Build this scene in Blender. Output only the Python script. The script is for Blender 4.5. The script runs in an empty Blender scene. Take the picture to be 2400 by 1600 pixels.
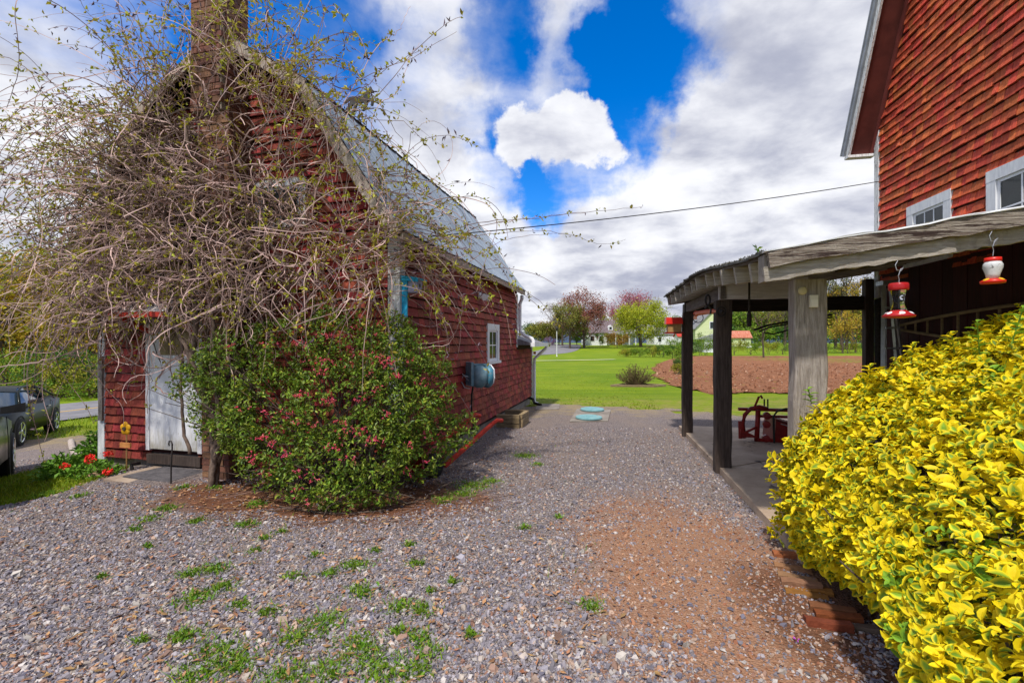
import bpy, math, random
import numpy as np
from mathutils import Vector, Matrix

rng = np.random.default_rng(11)
random.seed(11)
scene = bpy.context.scene
COL = scene.collection
F = 1067.0          # focal length in photo pixels (2400 wide)
EYE = 1.6
HZ = 797.0

# ------------------------------------------------------------------ camera
cam_d = bpy.data.cameras.new('camera')
cam_d.sensor_width = 36.0
cam_d.lens = 36.0 * F / 2400.0
cam_d.clip_end = 9000.0
cam_d.clip_start = 0.05
cam_d.shift_y = 3.0 / 2400.0
cam = bpy.data.objects.new('camera', cam_d)
cam.location = (0, 0, EYE)
cam.rotation_euler = (math.radians(90), 0, 0)
COL.objects.link(cam)
scene.camera = cam

# ------------------------------------------------------------------ sun and sky
TO_SUN = Vector((-0.25, -0.56, 1.0)).normalized()
sun_d = bpy.data.lights.new('sun', 'SUN')
sun_d.energy = 3.6
sun_d.angle = math.radians(3.0)
sun_d.color = (1.0, 0.95, 0.87)
sun = bpy.data.objects.new('sun', sun_d)
sun.rotation_euler = TO_SUN.to_track_quat('Z', 'Y').to_euler()
COL.objects.link(sun)

def pdir(px, py):
    return Vector(((px - 1200) / F, 1.0, (HZ - py) / F)).normalized()

world = bpy.data.worlds.new('World')
scene.world = world
world.use_nodes = True
wn = world.node_tree.nodes
wl = world.node_tree.links
wn.clear()

def wnode(t, **kw):
    n = wn.new(t)
    for k, v in kw.items():
        setattr(n, k, v)
    return n

def wmath(op, a, b=None, clamp=False):
    n = wnode('ShaderNodeMath', operation=op, use_clamp=clamp)
    for i, s in enumerate((a, b)):
        if s is None:
            continue
        if isinstance(s, (int, float)):
            n.inputs[i].default_value = s
        else:
            wl.new(s, n.inputs[i])
    return n.outputs[0]

def wrange(v, a, b, c, d, smooth=True):
    n = wnode('ShaderNodeMapRange', interpolation_type='SMOOTHSTEP' if smooth else 'LINEAR')
    wl.new(v, n.inputs['Value'])
    for k, x in zip(('From Min', 'From Max', 'To Min', 'To Max'), (a, b, c, d)):
        n.inputs[k].default_value = x
    return n.outputs['Result']

sky = wnode('ShaderNodeTexSky', sky_type='NISHITA', sun_disc=False)
sky.sun_elevation = math.asin(TO_SUN.z)
sky.sun_rotation = math.atan2(TO_SUN.x, TO_SUN.y)
sky.air_density = 0.8
sky.dust_density = 0.2
sky.ozone_density = 3.0
SKY_STRENGTH = 0.11
tc = wnode('ShaderNodeTexCoord')
sep = wnode('ShaderNodeSeparateXYZ')
wl.new(tc.outputs['Generated'], sep.inputs[0])
zc = wmath('MAXIMUM', sep.outputs['Z'], 0.0)
den = wmath('ADD', zc, 0.22)
comb = wnode('ShaderNodeCombineXYZ')
wl.new(wmath('DIVIDE', sep.outputs['X'], den), comb.inputs[0])
wl.new(wmath('DIVIDE', sep.outputs['Y'], den), comb.inputs[1])
wl.new(wmath('MULTIPLY', zc, 1.5), comb.inputs[2])

def wnoise(scale, detail, rough, dist, off):
    mp = wnode('ShaderNodeMapping')
    mp.inputs['Location'].default_value = off
    wl.new(comb.outputs[0], mp.inputs['Vector'])
    n = wnode('ShaderNodeTexNoise')
    n.inputs['Scale'].default_value = scale
    n.inputs['Detail'].default_value = detail
    n.inputs['Roughness'].default_value = rough
    n.inputs['Distortion'].default_value = dist
    wl.new(mp.outputs[0], n.inputs['Vector'])
    return n.outputs['Fac']

n1 = wnoise(1.25, 9, 0.55, 0.25, (3.1, 0.4, 0))
n2 = wnoise(2.1, 7, 0.55, 0.2, (7.3, 2.2, 1.0))
n3 = wnoise(5.5, 6, 0.6, 0.1, (1.0, 9.0, 4.0))
base = wmath('ADD', wmath('MULTIPLY', wmath('SUBTRACT', n1, 0.5), 1.15), 0.66)
base = wmath('ADD', base, wmath('MULTIPLY', wmath('SUBTRACT', n3, 0.5), 0.42))
# breaks and clouds: (photo x, photo y, inner deg, outer deg, amount)
LOBES = [
    (1560, 60, 1, 10, -0.60), (1490, 200, 1, 8.5, -0.62), (1500, 310, 1, 7, -0.5), (1380, 150, 0, 6, -0.3),
    (1440, 400, 1, 7, -0.42), (1330, 430, 1, 7, -0.5), (1190, 400, 1, 6, -0.42), (1210, 300, 0, 5, -0.3),
    (1170, 90, 0, 6, -0.42), (1120, 300, 0, 4, -0.2), (1270, 470, 0, 5, -0.35),
    (1235, 320, 1.5, 4.2, 0.95), (1310, 300, 2.0, 4.5, 0.95), (1385, 320, 1.2, 3.6, 0.8), (1300, 350, 2, 4, 0.4),
    (640, 110, 3, 15, -0.30), (330, 70, 3, 14, -0.34), (930, 140, 0, 7, -0.22), (800, 60, 0, 8, -0.15),
    (120, 330, 5, 24, 0.40), (1800, 420, 8, 26, 0.45), (1850, 120, 6, 18, 0.30), (1010, 60, 3, 10, 0.15), (1330, 60, 1, 6, 0.25),
    (1040, 440, 2, 9, 0.25), (1500, 640, 10, 24, 0.35),
]
wv_ = wnode('ShaderNodeTexNoise'); wv_.inputs['Scale'].default_value = 6.5; wv_.inputs['Detail'].default_value = 7; wv_.inputs['Roughness'].default_value = 0.6
wl.new(tc.outputs['Generated'], wv_.inputs['Vector'])
wsub = wnode('ShaderNodeVectorMath', operation='SUBTRACT'); wl.new(wv_.outputs['Color'], wsub.inputs[0]); wsub.inputs[1].default_value = (.5, .5, .5)
wsc = wnode('ShaderNodeVectorMath', operation='SCALE'); wl.new(wsub.outputs[0], wsc.inputs[0]); wsc.inputs['Scale'].default_value = 0.22
wad = wnode('ShaderNodeVectorMath', operation='ADD'); wl.new(tc.outputs['Generated'], wad.inputs[0]); wl.new(wsc.outputs[0], wad.inputs[1])
wno = wnode('ShaderNodeVectorMath', operation='NORMALIZE'); wl.new(wad.outputs[0], wno.inputs[0])
dens = base
for (px, py, a, b, amt) in LOBES:
    vd = wnode('ShaderNodeVectorMath', operation='DOT_PRODUCT')
    wl.new(wno.outputs[0], vd.inputs[0])
    vd.inputs[1].default_value = pdir(px, py)
    amt = amt * (.86 if amt < 0 else 1.0)
    dens = wmath('ADD', dens, wrange(vd.outputs['Value'], math.cos(math.radians(b)), math.cos(math.radians(a)), 0.0, amt))
cover = wrange(dens, 0.26, 0.88, 0.0, 1.0)
# thickness shading of the clouds: thin edges bright, thick cores greyer, streaked low down
thick = wmath('ADD', wmath('MULTIPLY', wmath('SUBTRACT', n2, 0.5), 2.6), wmath('MULTIPLY', wmath('SUBTRACT', n3, 0.5), 0.5))
lowband = wrange(sep.outputs['Z'], 0.02, 0.42, 0.16, 0.0)
grey = wrange(wmath('ADD', thick, lowband), -0.28, 0.62, 0.0, 1.0)
ccol = wnode('ShaderNodeMix', data_type='RGBA')
ccol.inputs[6].default_value = (0.97, 0.98, 1.0, 1)
ccol.inputs[7].default_value = (0.42, 0.445, 0.55, 1)
wl.new(grey, ccol.inputs[0])
csc = wnode('ShaderNodeMix', data_type='RGBA', blend_type='MULTIPLY')
csc.inputs[0].default_value = 1.0
wl.new(ccol.outputs[2], csc.inputs[6])
csc.inputs[7].default_value = (0.82 / SKY_STRENGTH, 0.82 / SKY_STRENGTH, 0.84 / SKY_STRENGTH, 1)
hs = wnode('ShaderNodeHueSaturation')
hs.inputs['Saturation'].default_value = 1.42
hs.inputs['Hue'].default_value = 0.509
hs.inputs['Value'].default_value = 1.75
wl.new(sky.outputs[0], hs.inputs['Color'])
mix = wnode('ShaderNodeMix', data_type='RGBA')
wl.new(cover, mix.inputs[0])
wl.new(hs.outputs[0], mix.inputs[6])
wl.new(csc.outputs[2], mix.inputs[7])
bg = wnode('ShaderNodeBackground')
bg.inputs['Strength'].default_value = SKY_STRENGTH
wl.new(mix.outputs[2], bg.inputs['Color'])
wo = wnode('ShaderNodeOutputWorld')
wl.new(bg.outputs[0], wo.inputs['Surface'])

vs = scene.view_settings
vs.view_transform = 'Standard'
vs.look = 'None'
vs.exposure = 0.35
vs.gamma = 1.0
vs.use_curve_mapping = False

# ------------------------------------------------------------------ terrain helpers
def sstep(a, b, x):
    t = np.clip((np.asarray(x, float) - a) / (b - a), 0, 1)
    return t * t * (3 - 2 * t)

def tz(x, y):
    """ground height: level yard, falling to the road on the left, rising a little at the far houses"""
    x = np.asarray(x, float); y = np.asarray(y, float)
    s = np.log1p(np.exp(np.clip((-x - 4.7) * 3.0, -40, 40))) / 3.0
    drop = -0.14 * s
    drop = -1.25 * np.tanh(-drop / 1.25 * 1.05) 
    drop = drop * (1 - sstep(26, 58, y)) * (1 - sstep(60, 160, -x) * 0.6)
    return drop + 1.15 * sstep(62, 104, y) * (1 - sstep(400, 900, y))

def tzf(x, y):
    return float(tz(x, y))

def P(px, py, d):
    return Vector(((px - 1200) / F * d, d, EYE - (py - HZ) / F * d))

def G(px, py):
    """where the ground stands under a point of the photograph"""
    d = 5.0
    k = max(py - HZ, 1.0) / F
    for _ in range(60):
        d = 0.5 * d + 0.5 * (EYE - tzf((px - 1200) / F * d, d)) / k
    x = (px - 1200) / F * d
    return Vector((x, d, tzf(x, d)))

# ------------------------------------------------------------------ mesh builder
class MB:
    def __init__(self):
        self.V = []; self.F = []; self.n = 0; self.C = []; self.hascol = False
    def add(self, V, faces, col=None):
        V = np.asarray(V, float).reshape(-1, 3)
        for f in faces:
            f = np.asarray(f, dtype=np.int64)
            if f.ndim == 1:
                f = f[None, :]
            if len(f):
                self.F.append(f + self.n)
        self.V.append(V)
        if col is not None:
            self.hascol = True
            c = np.asarray(col, float)
            if c.ndim == 1:
                c = np.tile(c, (len(V), 1))
            self.C.append(c)
        else:
            self.C.append(np.ones((len(V), 3)))
        self.n += len(V)
        return self
    def hexa(self, c8, col=None):
        """eight corners: bottom ring 0-3 counter-clockwise, top ring 4-7"""
        return self.add(c8, [[(3, 2, 1, 0), (4, 5, 6, 7), (0, 1, 5, 4), (1, 2, 6, 5), (2, 3, 7, 6), (3, 0, 4, 7)]], col)
    def box(self, x0, x1, y0, y1, z0, z1, col=None):
        return self.hexa([(x0, y0, z0), (x1, y0, z0), (x1, y1, z0), (x0, y1, z0), (x0, y0, z1), (x1, y0, z1), (x1, y1, z1), (x0, y1, z1)], col)
    def beam(self, p0, p1, w, h, up=(0, 0, 1), seg=1, jit=0.0, taper=1.0):
        p0 = np.array(p0, float); p1 = np.array(p1, float)
        t = p1 - p0; t /= np.linalg.norm(t)
        u = np.array(up, float); s = np.cross(t, u)
        if np.linalg.norm(s) < 1e-5:
            s = np.cross(t, (1, 0, 0))
        s /= np.linalg.norm(s); u = np.cross(s, t)
        b = min(w, h) * 0.08
        prof = [(-w/2 + b, -h/2), (w/2 - b, -h/2), (w/2, -h/2 + b), (w/2, h/2 - b), (w/2 - b, h/2), (-w/2 + b, h/2), (-w/2, h/2 - b), (-w/2, -h/2 + b)]
        V = []
        for i in range(seg + 1):
            k = i / seg
            c = p0 + (p1 - p0) * k
            sc = 1 + (taper - 1) * k
            o = (rng.random(2) - .5) * 2 * jit
            for (a, bb) in prof:
                j = (rng.random(2) - .5) * jit
                V.append(c + s * (a * sc + o[0] + j[0]) + u * (bb * sc + o[1] + j[1]))
        fs = []
        for i in range(seg):
            for k in range(8):
                a = i * 8 + k; bb = i * 8 + (k + 1) % 8
                fs.append((a, bb, bb + 8, a + 8))
        self.add(V, [fs])
        m = self.n - len(V)
        self.F.append(np.array([[m + k for k in range(7, -1, -1)]]))
        self.F.append(np.array([[m + seg * 8 + k for k in range(8)]]))
        return self
    def tube(self, pts, r, sides=5, cap=True, col=None):
        p = np.asarray(pts, float)
        n = len(p)
        r = np.broadcast_to(np.asarray(r, float), (n,))
        t = np.gradient(p, axis=0)
        t /= np.linalg.norm(t, axis=1)[:, None] + 1e-9
        ref = np.array((0.31, 0.22, 0.92)); ref /= np.linalg.norm(ref)
        if abs(t @ ref).max() > .97:
            ref = np.array((0.95, -0.3, 0.05)); ref /= np.linalg.norm(ref)
        a = np.cross(t, ref); a /= np.linalg.norm(a, axis=1)[:, None] + 1e-9
        b = np.cross(t, a)
        th = np.linspace(0, 2 * np.pi, sides, endpoint=False)
        V = p[:, None, :] + r[:, None, None] * (np.cos(th)[None, :, None] * a[:, None, :] + np.sin(th)[None, :, None] * b[:, None, :])
        i = np.arange(n - 1)[:, None] * sides; k = np.arange(sides)[None, :]; k2 = (k + 1) % sides
        q = np.stack([i + k, i + k2, i + sides + k2, i + sides + k], -1).reshape(-1, 4)
        fs = [q]
        if cap and sides > 2:
            fs.append(np.array([list(range(sides))[::-1]])); fs.append(np.array([list(range((n - 1) * sides, n * sides))]))
        return self.add(V.reshape(-1, 3), fs, col)
    def lathe(self, prof, c=(0, 0, 0), axis=(0, 0, 1), sides=16, cap=True):
        """prof: list of (radius, height along the axis)"""
        ax = np.array(axis, float); ax /= np.linalg.norm(ax)
        s = np.cross(ax, (0, 0, 1.0)) if abs(ax[2]) < .9 else np.cross(ax, (1.0, 0, 0))
        s /= np.linalg.norm(s); u = np.cross(ax, s)
        th = np.linspace(0, 2 * np.pi, sides, endpoint=False)
        V = []
        for (r, h) in prof:
            for t in th:
                V.append(np.array(c) + ax * h + r * (math.cos(t) * s + math.sin(t) * u))
        fs = []
        for i in range(len(prof) - 1):
            for k in range(sides):
                k2 = (k + 1) % sides
                fs.append((i * sides + k, i * sides + k2, (i + 1) * sides + k2, (i + 1) * sides + k))
        f2 = [fs]
        if cap:
            f2 += [np.array([list(range(sides))[::-1]]), np.array([list(range((len(prof) - 1) * sides, len(prof) * sides))])]
        return self.add(V, f2)
    def ball(self, c, r, sq=(1, 1, 1), seg=8, ring=6):
        prof = [(max(1e-4, math.sin(math.pi * i / ring)) * r, -math.cos(math.pi * i / ring) * r) for i in range(ring + 1)]
        m = len(self.V); self.lathe(prof, (0, 0, 0), (0, 0, 1), seg, cap=False)
        self.V[m] = self.V[m] * np.array(sq) + np.array(c)
        return self
    def prism(self, poly, axis, a, b):
        """poly: 2-D outline swept between a and b along 'x', 'y' or 'z'"""
        n = len(poly)
        def pt(q, h):
            return {'x': (h, q[0], q[1]), 'y': (q[0], h, q[1]), 'z': (q[0], q[1], h)}[axis]
        V = [pt(q, a) for q in poly] + [pt(q, b) for q in poly]
        fs = [(i, (i + 1) % n, n + (i + 1) % n, n + i) for i in range(n)]
        return self.add(V, [fs, [tuple(range(n))[::-1]], [tuple(range(n, 2 * n))]])
    def mesh(self, name, m, smooth=False):
        me = bpy.data.meshes.new(name)
        V = np.concatenate(self.V) if self.V else np.zeros((0, 3))
        me.vertices.add(len(V)); me.vertices.foreach_set('co', V.astype(np.float32).ravel())
        lv = np.concatenate([f.ravel() for f in self.F]); tot = np.concatenate([np.full(len(f), f.shape[1]) for f in self.F])
        st = np.concatenate([[0], np.cumsum(tot)[:-1]])
        me.loops.add(len(lv)); me.loops.foreach_set('vertex_index', lv.astype(np.int32))
        me.polygons.add(len(tot)); me.polygons.foreach_set('loop_start', st.astype(np.int32)); me.polygons.foreach_set('loop_total', tot.astype(np.int32))
        me.polygons.foreach_set('use_smooth', np.full(len(tot), bool(smooth)))
        if self.hascol:
            ca = me.color_attributes.new('tint', 'FLOAT_COLOR', 'POINT')
            C = np.concatenate(self.C); C = np.concatenate([C, np.ones((len(C), 1))], 1)
            ca.data.foreach_set('color', C.astype(np.float32).ravel())
        me.update(calc_edges=True)
        me.validate()
        if m is not None:
            me.materials.append(m)
        return me
    def build(self, name, m, parent=None, smooth=False, kind=None):
        return link(name, self.mesh(name, m, smooth), parent, kind)

def link(name, me, parent=None, kind=None):
    o = bpy.data.objects.new(name, me)
    COL.objects.link(o)
    if parent is not None:
        o.parent = parent
    if kind:
        o['kind'] = kind
    return o

def tag(o, label, cat, group=None):
    o['label'] = label; o['category'] = cat
    if group:
        o['group'] = group
    return o

def thing(name, label, cat, loc=(0, 0, 0), rz=0.0, group=None):
    o = bpy.data.objects.new(name, None)
    o.empty_display_size = 0.2
    o.location = loc; o.rotation_euler = (0, 0, rz)
    COL.objects.link(o)
    return tag(o, label, cat, group)

def frame(o):
    """world matrix of an unparented empty"""
    return Matrix.Translation(o.location) @ o.rotation_euler.to_matrix().to_4x4()

# ------------------------------------------------------------------ materials
def mat(name, c1, c2=None, scale=6.0, rough=0.8, bump=0.0, bscale=40.0, detail=5.0, stretch=(1, 1, 1), metal=0.0,
        island=0.0, spec=0.3, c3=None, lo=0.35, hi=0.65, fleck=None, fleck_amt=0.0, fleck_scale=9.0, translucent=0.0,
        coat=0.0, tint=False, hue=0.0, bstretch=None, fstretch=(1, 1, 1), dist=0.3):
    m = bpy.data.materials.new(name); m.use_nodes = True
    nt = m.node_tree; N = nt.nodes; L = nt.links
    b = N['Principled BSDF']
    b.inputs['Roughness'].default_value = rough
    b.inputs['Metallic'].default_value = metal
    b.inputs['Specular IOR Level'].default_value = spec
    if coat:
        b.inputs['Coat Weight'].default_value = coat
        b.inputs['Coat Roughness'].default_value = 0.05
    tcn = N.new('ShaderNodeTexCoord')
    def mapped(st):
        mp = N.new('ShaderNodeMapping'); mp.inputs['Scale'].default_value = st
        L.new(tcn.outputs['Object'], mp.inputs['Vector']); return mp.outputs[0]
    def noise(vec, s, d=5.0, r=0.6, ds=0.0):
        n = N.new('ShaderNodeTexNoise'); n.inputs['Scale'].default_value = s; n.inputs['Detail'].default_value = d
        n.inputs['Roughness'].default_value = r; n.inputs['Distortion'].default_value = ds
        L.new(vec, n.inputs['Vector']); return n.outputs['Fac']
    rand = None
    if island or hue:
        g = N.new('ShaderNodeNewGeometry'); oi = N.new('ShaderNodeObjectInfo')
        ad = N.new('ShaderNodeMath'); ad.operation = 'ADD'
        L.new(g.outputs['Random Per Island'], ad.inputs[0]); L.new(oi.outputs['Random'], ad.inputs[1])
        fr = N.new('ShaderNodeMath'); fr.operation = 'FRACT'; L.new(ad.outputs[0], fr.inputs[0]); rand = fr.outputs[0]
    vec = mapped(stretch)
    if rand is not None:
        # shift the grain from piece to piece
        va = N.new('ShaderNodeVectorMath'); va.operation = 'ADD'
        sc = N.new('ShaderNodeMath'); sc.operation = 'MULTIPLY'; sc.inputs[1].default_value = 37.0
        L.new(rand, sc.inputs[0]); L.new(vec, va.inputs[0]); L.new(sc.outputs[0], va.inputs[1]); vec = va.outputs[0]
    if c2 is not None:
        rp = N.new('ShaderNodeValToRGB')
        rp.color_ramp.elements[0].position = lo; rp.color_ramp.elements[1].position = hi
        rp.color_ramp.elements[0].color = (*c1, 1); rp.color_ramp.elements[1].color = (*c2, 1)
        if c3 is not None:
            e = rp.color_ramp.elements.new(min(0.98, hi + 0.12)); e.color = (*c3, 1)
        L.new(noise(vec, scale, detail, 0.62, dist), rp.inputs['Fac'])
        colr = rp.outputs['Color']
    else:
        rg = N.new('ShaderNodeRGB'); rg.outputs[0].default_value = (*c1, 1); colr = rg.outputs[0]
    if fleck is not None:
        mx = N.new('ShaderNodeMix'); mx.data_type = 'RGBA'
        mr = N.new('ShaderNodeMapRange'); mr.inputs['From Min'].default_value = 1 - fleck_amt; mr.inputs['From Max'].default_value = 1 - fleck_amt + 0.05
        L.new(noise(mapped(fstretch), fleck_scale, 6, 0.7), mr.inputs['Value'])
        L.new(mr.outputs[0], mx.inputs[0]); L.new(colr, mx.inputs[6]); mx.inputs[7].default_value = (*fleck, 1)
        colr = mx.outputs[2]
    if rand is not None:
        h = N.new('ShaderNodeHueSaturation')
        mr = N.new('ShaderNodeMapRange'); mr.inputs['To Min'].default_value = 1 - island; mr.inputs['To Max'].default_value = 1 + island
        L.new(rand, mr.inputs['Value']); L.new(mr.outputs[0], h.inputs['Value'])
        if hue:
            f2 = N.new('ShaderNodeMath'); f2.operation = 'MULTIPLY'; f2.inputs[1].default_value = 7.31; L.new(rand, f2.inputs[0])
            f3 = N.new('ShaderNodeMath'); f3.operation = 'FRACT'; L.new(f2.outputs[0], f3.inputs[0])
            mh = N.new('ShaderNodeMapRange'); mh.inputs['To Min'].default_value = 0.5 - hue; mh.inputs['To Max'].default_value = 0.5 + hue
            L.new(f3.outputs[0], mh.inputs['Value']); L.new(mh.outputs[0], h.inputs['Hue'])
        L.new(colr, h.inputs['Color']); colr = h.outputs[0]
    if tint:
        at = N.new('ShaderNodeAttribute'); at.attribute_name = 'tint'
        mx = N.new('ShaderNodeMix'); mx.data_type = 'RGBA'; mx.blend_type = 'MULTIPLY'; mx.inputs[0].default_value = 1.0
        L.new(colr, mx.inputs[6]); L.new(at.outputs['Color'], mx.inputs[7]); colr = mx.outputs[2]
    L.new(colr, b.inputs['Base Color'])
    if bump:
        bp = N.new('ShaderNodeBump'); bp.inputs['Strength'].default_value = bump; bp.inputs['Distance'].default_value = 0.02
        L.new(noise(mapped(bstretch or stretch), bscale, 6, 0.65), bp.inputs['Height']); L.new(bp.outputs[0], b.inputs['Normal'])
    if translucent:
        tr = N.new('ShaderNodeBsdfTranslucent'); L.new(colr, tr.inputs['Color'])
        ms = N.new('ShaderNodeMixShader'); ms.inputs[0].default_value = translucent
        out = N['Material Output']
        L.new(b.outputs[0], ms.inputs[1]); L.new(tr.outputs[0], ms.inputs[2]); L.new(ms.outputs[0], out.inputs['Surface'])
    return m

M = {}
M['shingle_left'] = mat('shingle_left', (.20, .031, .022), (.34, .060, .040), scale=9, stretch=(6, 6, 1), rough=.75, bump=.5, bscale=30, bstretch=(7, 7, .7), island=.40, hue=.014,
                        fleck=(.30, .16, .13), fleck_amt=.30, fleck_scale=22, fstretch=(3, 3, .6))
M['shingle_right'] = mat('shingle_right', (.44, .068, .026), (.66, .128, .050), scale=7, stretch=(6, 6, 1), rough=.75, bump=.6, bscale=30, bstretch=(7, 7, .7), island=.30, hue=.012,
                         fleck=(.50, .30, .24), fleck_amt=.385, fleck_scale=13, fstretch=(2.5, 2.5, .6))
M['sheathing_left'] = mat('sheathing_left', (.018, .004, .003), (.03, .006, .005), scale=10)  # near black, so gaps between courses stand in for butt shadow and dirt
M['sheathing_right'] = mat('sheathing_right', (.045, .007, .004), (.07, .011, .006), scale=10)  # dark for the same painted shadow lines between courses
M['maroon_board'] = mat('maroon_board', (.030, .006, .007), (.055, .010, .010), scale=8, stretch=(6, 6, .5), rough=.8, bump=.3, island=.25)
M['white_paint'] = mat('white_paint', (.62, .63, .66), (.78, .79, .80), scale=7, stretch=(3, 3, .6), rough=.6, bump=.25, bscale=35, fleck=(.30, .27, .24), fleck_amt=.36, fleck_scale=16, fstretch=(2, 2, .4))
M['white_clean'] = mat('white_clean', (.70, .71, .74), (.80, .80, .82), scale=5, rough=.45)
M['white_worn'] = mat('white_worn', (.58, .57, .57), (.80, .80, .82), scale=11, stretch=(4, 4, .5), rough=.7, bump=.4, fleck=(.22, .20, .19), fleck_amt=.44, fleck_scale=20, fstretch=(3, 3, .35))
M['door_white'] = mat('door_white', (.66, .67, .69), (.80, .80, .81), scale=2.5, rough=.55, bump=.1, fleck=(.30, .26, .13), fleck_amt=.33, fleck_scale=7, fstretch=(2, 2, .8))
M['grey_wood'] = mat('grey_wood', (.16, .135, .115), (.30, .265, .23), scale=7, stretch=(9, 9, .6), rough=.85, bump=.6, bscale=26, fleck=(.06, .045, .04), fleck_amt=.34, fleck_scale=9, fstretch=(8, 8, .5), island=.12)
M['grey_wood_long'] = mat('grey_wood_long', (.28, .245, .205), (.48, .43, .37), scale=7, stretch=(.6, 9, 9), rough=.85, bump=.6, bscale=26, fleck=(.06, .045, .04), fleck_amt=.36, fleck_scale=8, fstretch=(.5, 7, 7), island=.12)
M['grey_wood_deep'] = mat('grey_wood_deep', (.12, .10, .095), (.23, .20, .19), scale=7, stretch=(9, .6, 9), rough=.85, bump=.5, bscale=26, island=.15)
M['worn_edge'] = mat('worn_edge', (.13, .09, .07), (.42, .37, .31), scale=9, stretch=(.45, 9, 9), rough=.9, bump=1.0, bscale=14, bstretch=(.5, 7, 9), fleck=(.05, .03, .025), fleck_amt=.46, fleck_scale=5, fstretch=(.45, 6, 8))
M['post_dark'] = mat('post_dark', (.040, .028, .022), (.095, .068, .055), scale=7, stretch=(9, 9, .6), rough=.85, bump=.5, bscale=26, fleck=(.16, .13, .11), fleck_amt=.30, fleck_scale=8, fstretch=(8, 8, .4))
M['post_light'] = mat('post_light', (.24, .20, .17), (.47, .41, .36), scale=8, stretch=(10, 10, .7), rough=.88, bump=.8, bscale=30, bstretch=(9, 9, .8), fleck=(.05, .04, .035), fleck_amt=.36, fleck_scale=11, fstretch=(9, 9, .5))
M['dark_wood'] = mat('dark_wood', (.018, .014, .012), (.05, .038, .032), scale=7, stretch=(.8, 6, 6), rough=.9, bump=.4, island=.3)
M['barge_wood'] = mat('barge_wood', (.27, .22, .18), (.46, .39, .33), scale=9, stretch=(5, 5, 1), rough=.85, bump=.4, fleck=(.08, .06, .05), fleck_amt=.36, fleck_scale=8)
M['metal_roof'] = mat('metal_roof', (.20, .245, .30), (.29, .34, .40), scale=2.2, stretch=(1, 1, 1), rough=.55, metal=.15, spec=.5, island=.10, bump=.05, fleck=(.16, .17, .19), fleck_amt=.30, fleck_scale=6, fstretch=(1, 4, .3))
M['roof_edge'] = mat('roof_edge', (.22, .23, .26), (.32, .33, .36), scale=6, rough=.6, metal=.2)
M['brick'] = mat('brick', (.095, .042, .028), (.20, .092, .055), scale=8, rough=.85, bump=.4, island=.38, hue=.018, fleck=(.07, .05, .03), fleck_amt=.36, fleck_scale=12)
M['mortar'] = mat('mortar', (.15, .12, .095), (.25, .20, .16), scale=20, rough=.95, bump=.4)
M['concrete'] = mat('concrete', (.17, .145, .12), (.29, .255, .22), scale=3, rough=.9, bump=.35, bscale=60, fleck=(.10, .085, .07), fleck_amt=.38, fleck_scale=6)
M['slab'] = mat('slab', (.36, .265, .19), (.54, .42, .31), scale=2.2, rough=.85, bump=.35, bscale=45, fleck=(.12, .09, .07), fleck_amt=.40, fleck_scale=3.2, fstretch=(1.2, .6, 1))
def _stain():
    m = M['door_white']; nt = m.node_tree; N = nt.nodes; L = nt.links; b = N['Principled BSDF']; src = b.inputs['Base Color'].links[0].from_socket
    t = N.new('ShaderNodeTexCoord'); s = N.new('ShaderNodeSeparateXYZ'); L.new(t.outputs['Object'], s.inputs[0])
    n = N.new('ShaderNodeTexNoise'); n.inputs['Scale'].default_value = 14; n.inputs['Detail'].default_value = 7; mp = N.new('ShaderNodeMapping'); mp.inputs['Scale'].default_value = (2.5, 2.5, .6); L.new(t.outputs['Object'], mp.inputs[0]); L.new(mp.outputs[0], n.inputs['Vector'])
    a = N.new('ShaderNodeMath'); a.operation = 'MULTIPLY_ADD'; L.new(n.outputs['Fac'], a.inputs[0]); a.inputs[1].default_value = -.55; L.new(s.outputs['Z'], a.inputs[2])
    r = N.new('ShaderNodeMapRange'); L.new(a.outputs[0], r.inputs['Value'])
    for k, v in zip(('From Min', 'From Max', 'To Min', 'To Max'), (-.12, .22, .75, 0)): r.inputs[k].default_value = v
    x = N.new('ShaderNodeMix'); x.data_type = 'RGBA'; L.new(r.outputs[0], x.inputs[0]); L.new(src, x.inputs[6]); x.inputs[7].default_value = (.24, .20, .10, 1); L.new(x.outputs[2], b.inputs['Base Color'])
_stain()
M['glass_dark'] = mat('glass_dark', (.010, .014, .015), (.022, .030, .028), scale=3, rough=.08, spec=.35)
M['red_paint'] = mat('red_paint', (.36, .028, .018), (.50, .045, .025), scale=8, rough=.5, bump=.1)
M['red_bright'] = mat('red_bright', (.55, .018, .012), (.68, .03, .016), scale=8, rough=.35)
M['red_iron'] = mat('red_iron', (.16, .008, .008), (.28, .016, .012), scale=12, rough=.45, fleck=(.05, .02, .015), fleck_amt=.36)
M['black_iron'] = mat('black_iron', (.012, .010, .010), (.03, .024, .022), scale=14, rough=.5)
M['rubber'] = mat('rubber', (.012, .012, .013), (.022, .022, .023), scale=14, rough=.75)
M['aluminium'] = mat('aluminium', (.32, .32, .34), (.45, .45, .47), scale=9, rough=.4, metal=.6)
M['hose_teal'] = mat('hose_teal', (.05, .16, .24), (.08, .30, .42), scale=5, rough=.4, fleck=(.20, .26, .28), fleck_amt=.45, fleck_scale=9)
M['hose_grey'] = mat('hose_grey', (.10, .22, .28), (.24, .36, .41), scale=8, rough=.55)
M['blue_paint'] = mat('blue_paint', (.012, .27, .50), (.03, .40, .66), scale=9, rough=.5, fleck=(.25, .45, .60), fleck_amt=.32)
M['lilac_wood'] = mat('lilac_wood', (.34, .33, .50), (.46, .45, .64), scale=9, rough=.7)
M['timber'] = mat('timber', (.17, .12, .065), (.30, .22, .12), scale=8, stretch=(1, 1, 4), rough=.85, bump=.4, island=.2)
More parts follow.
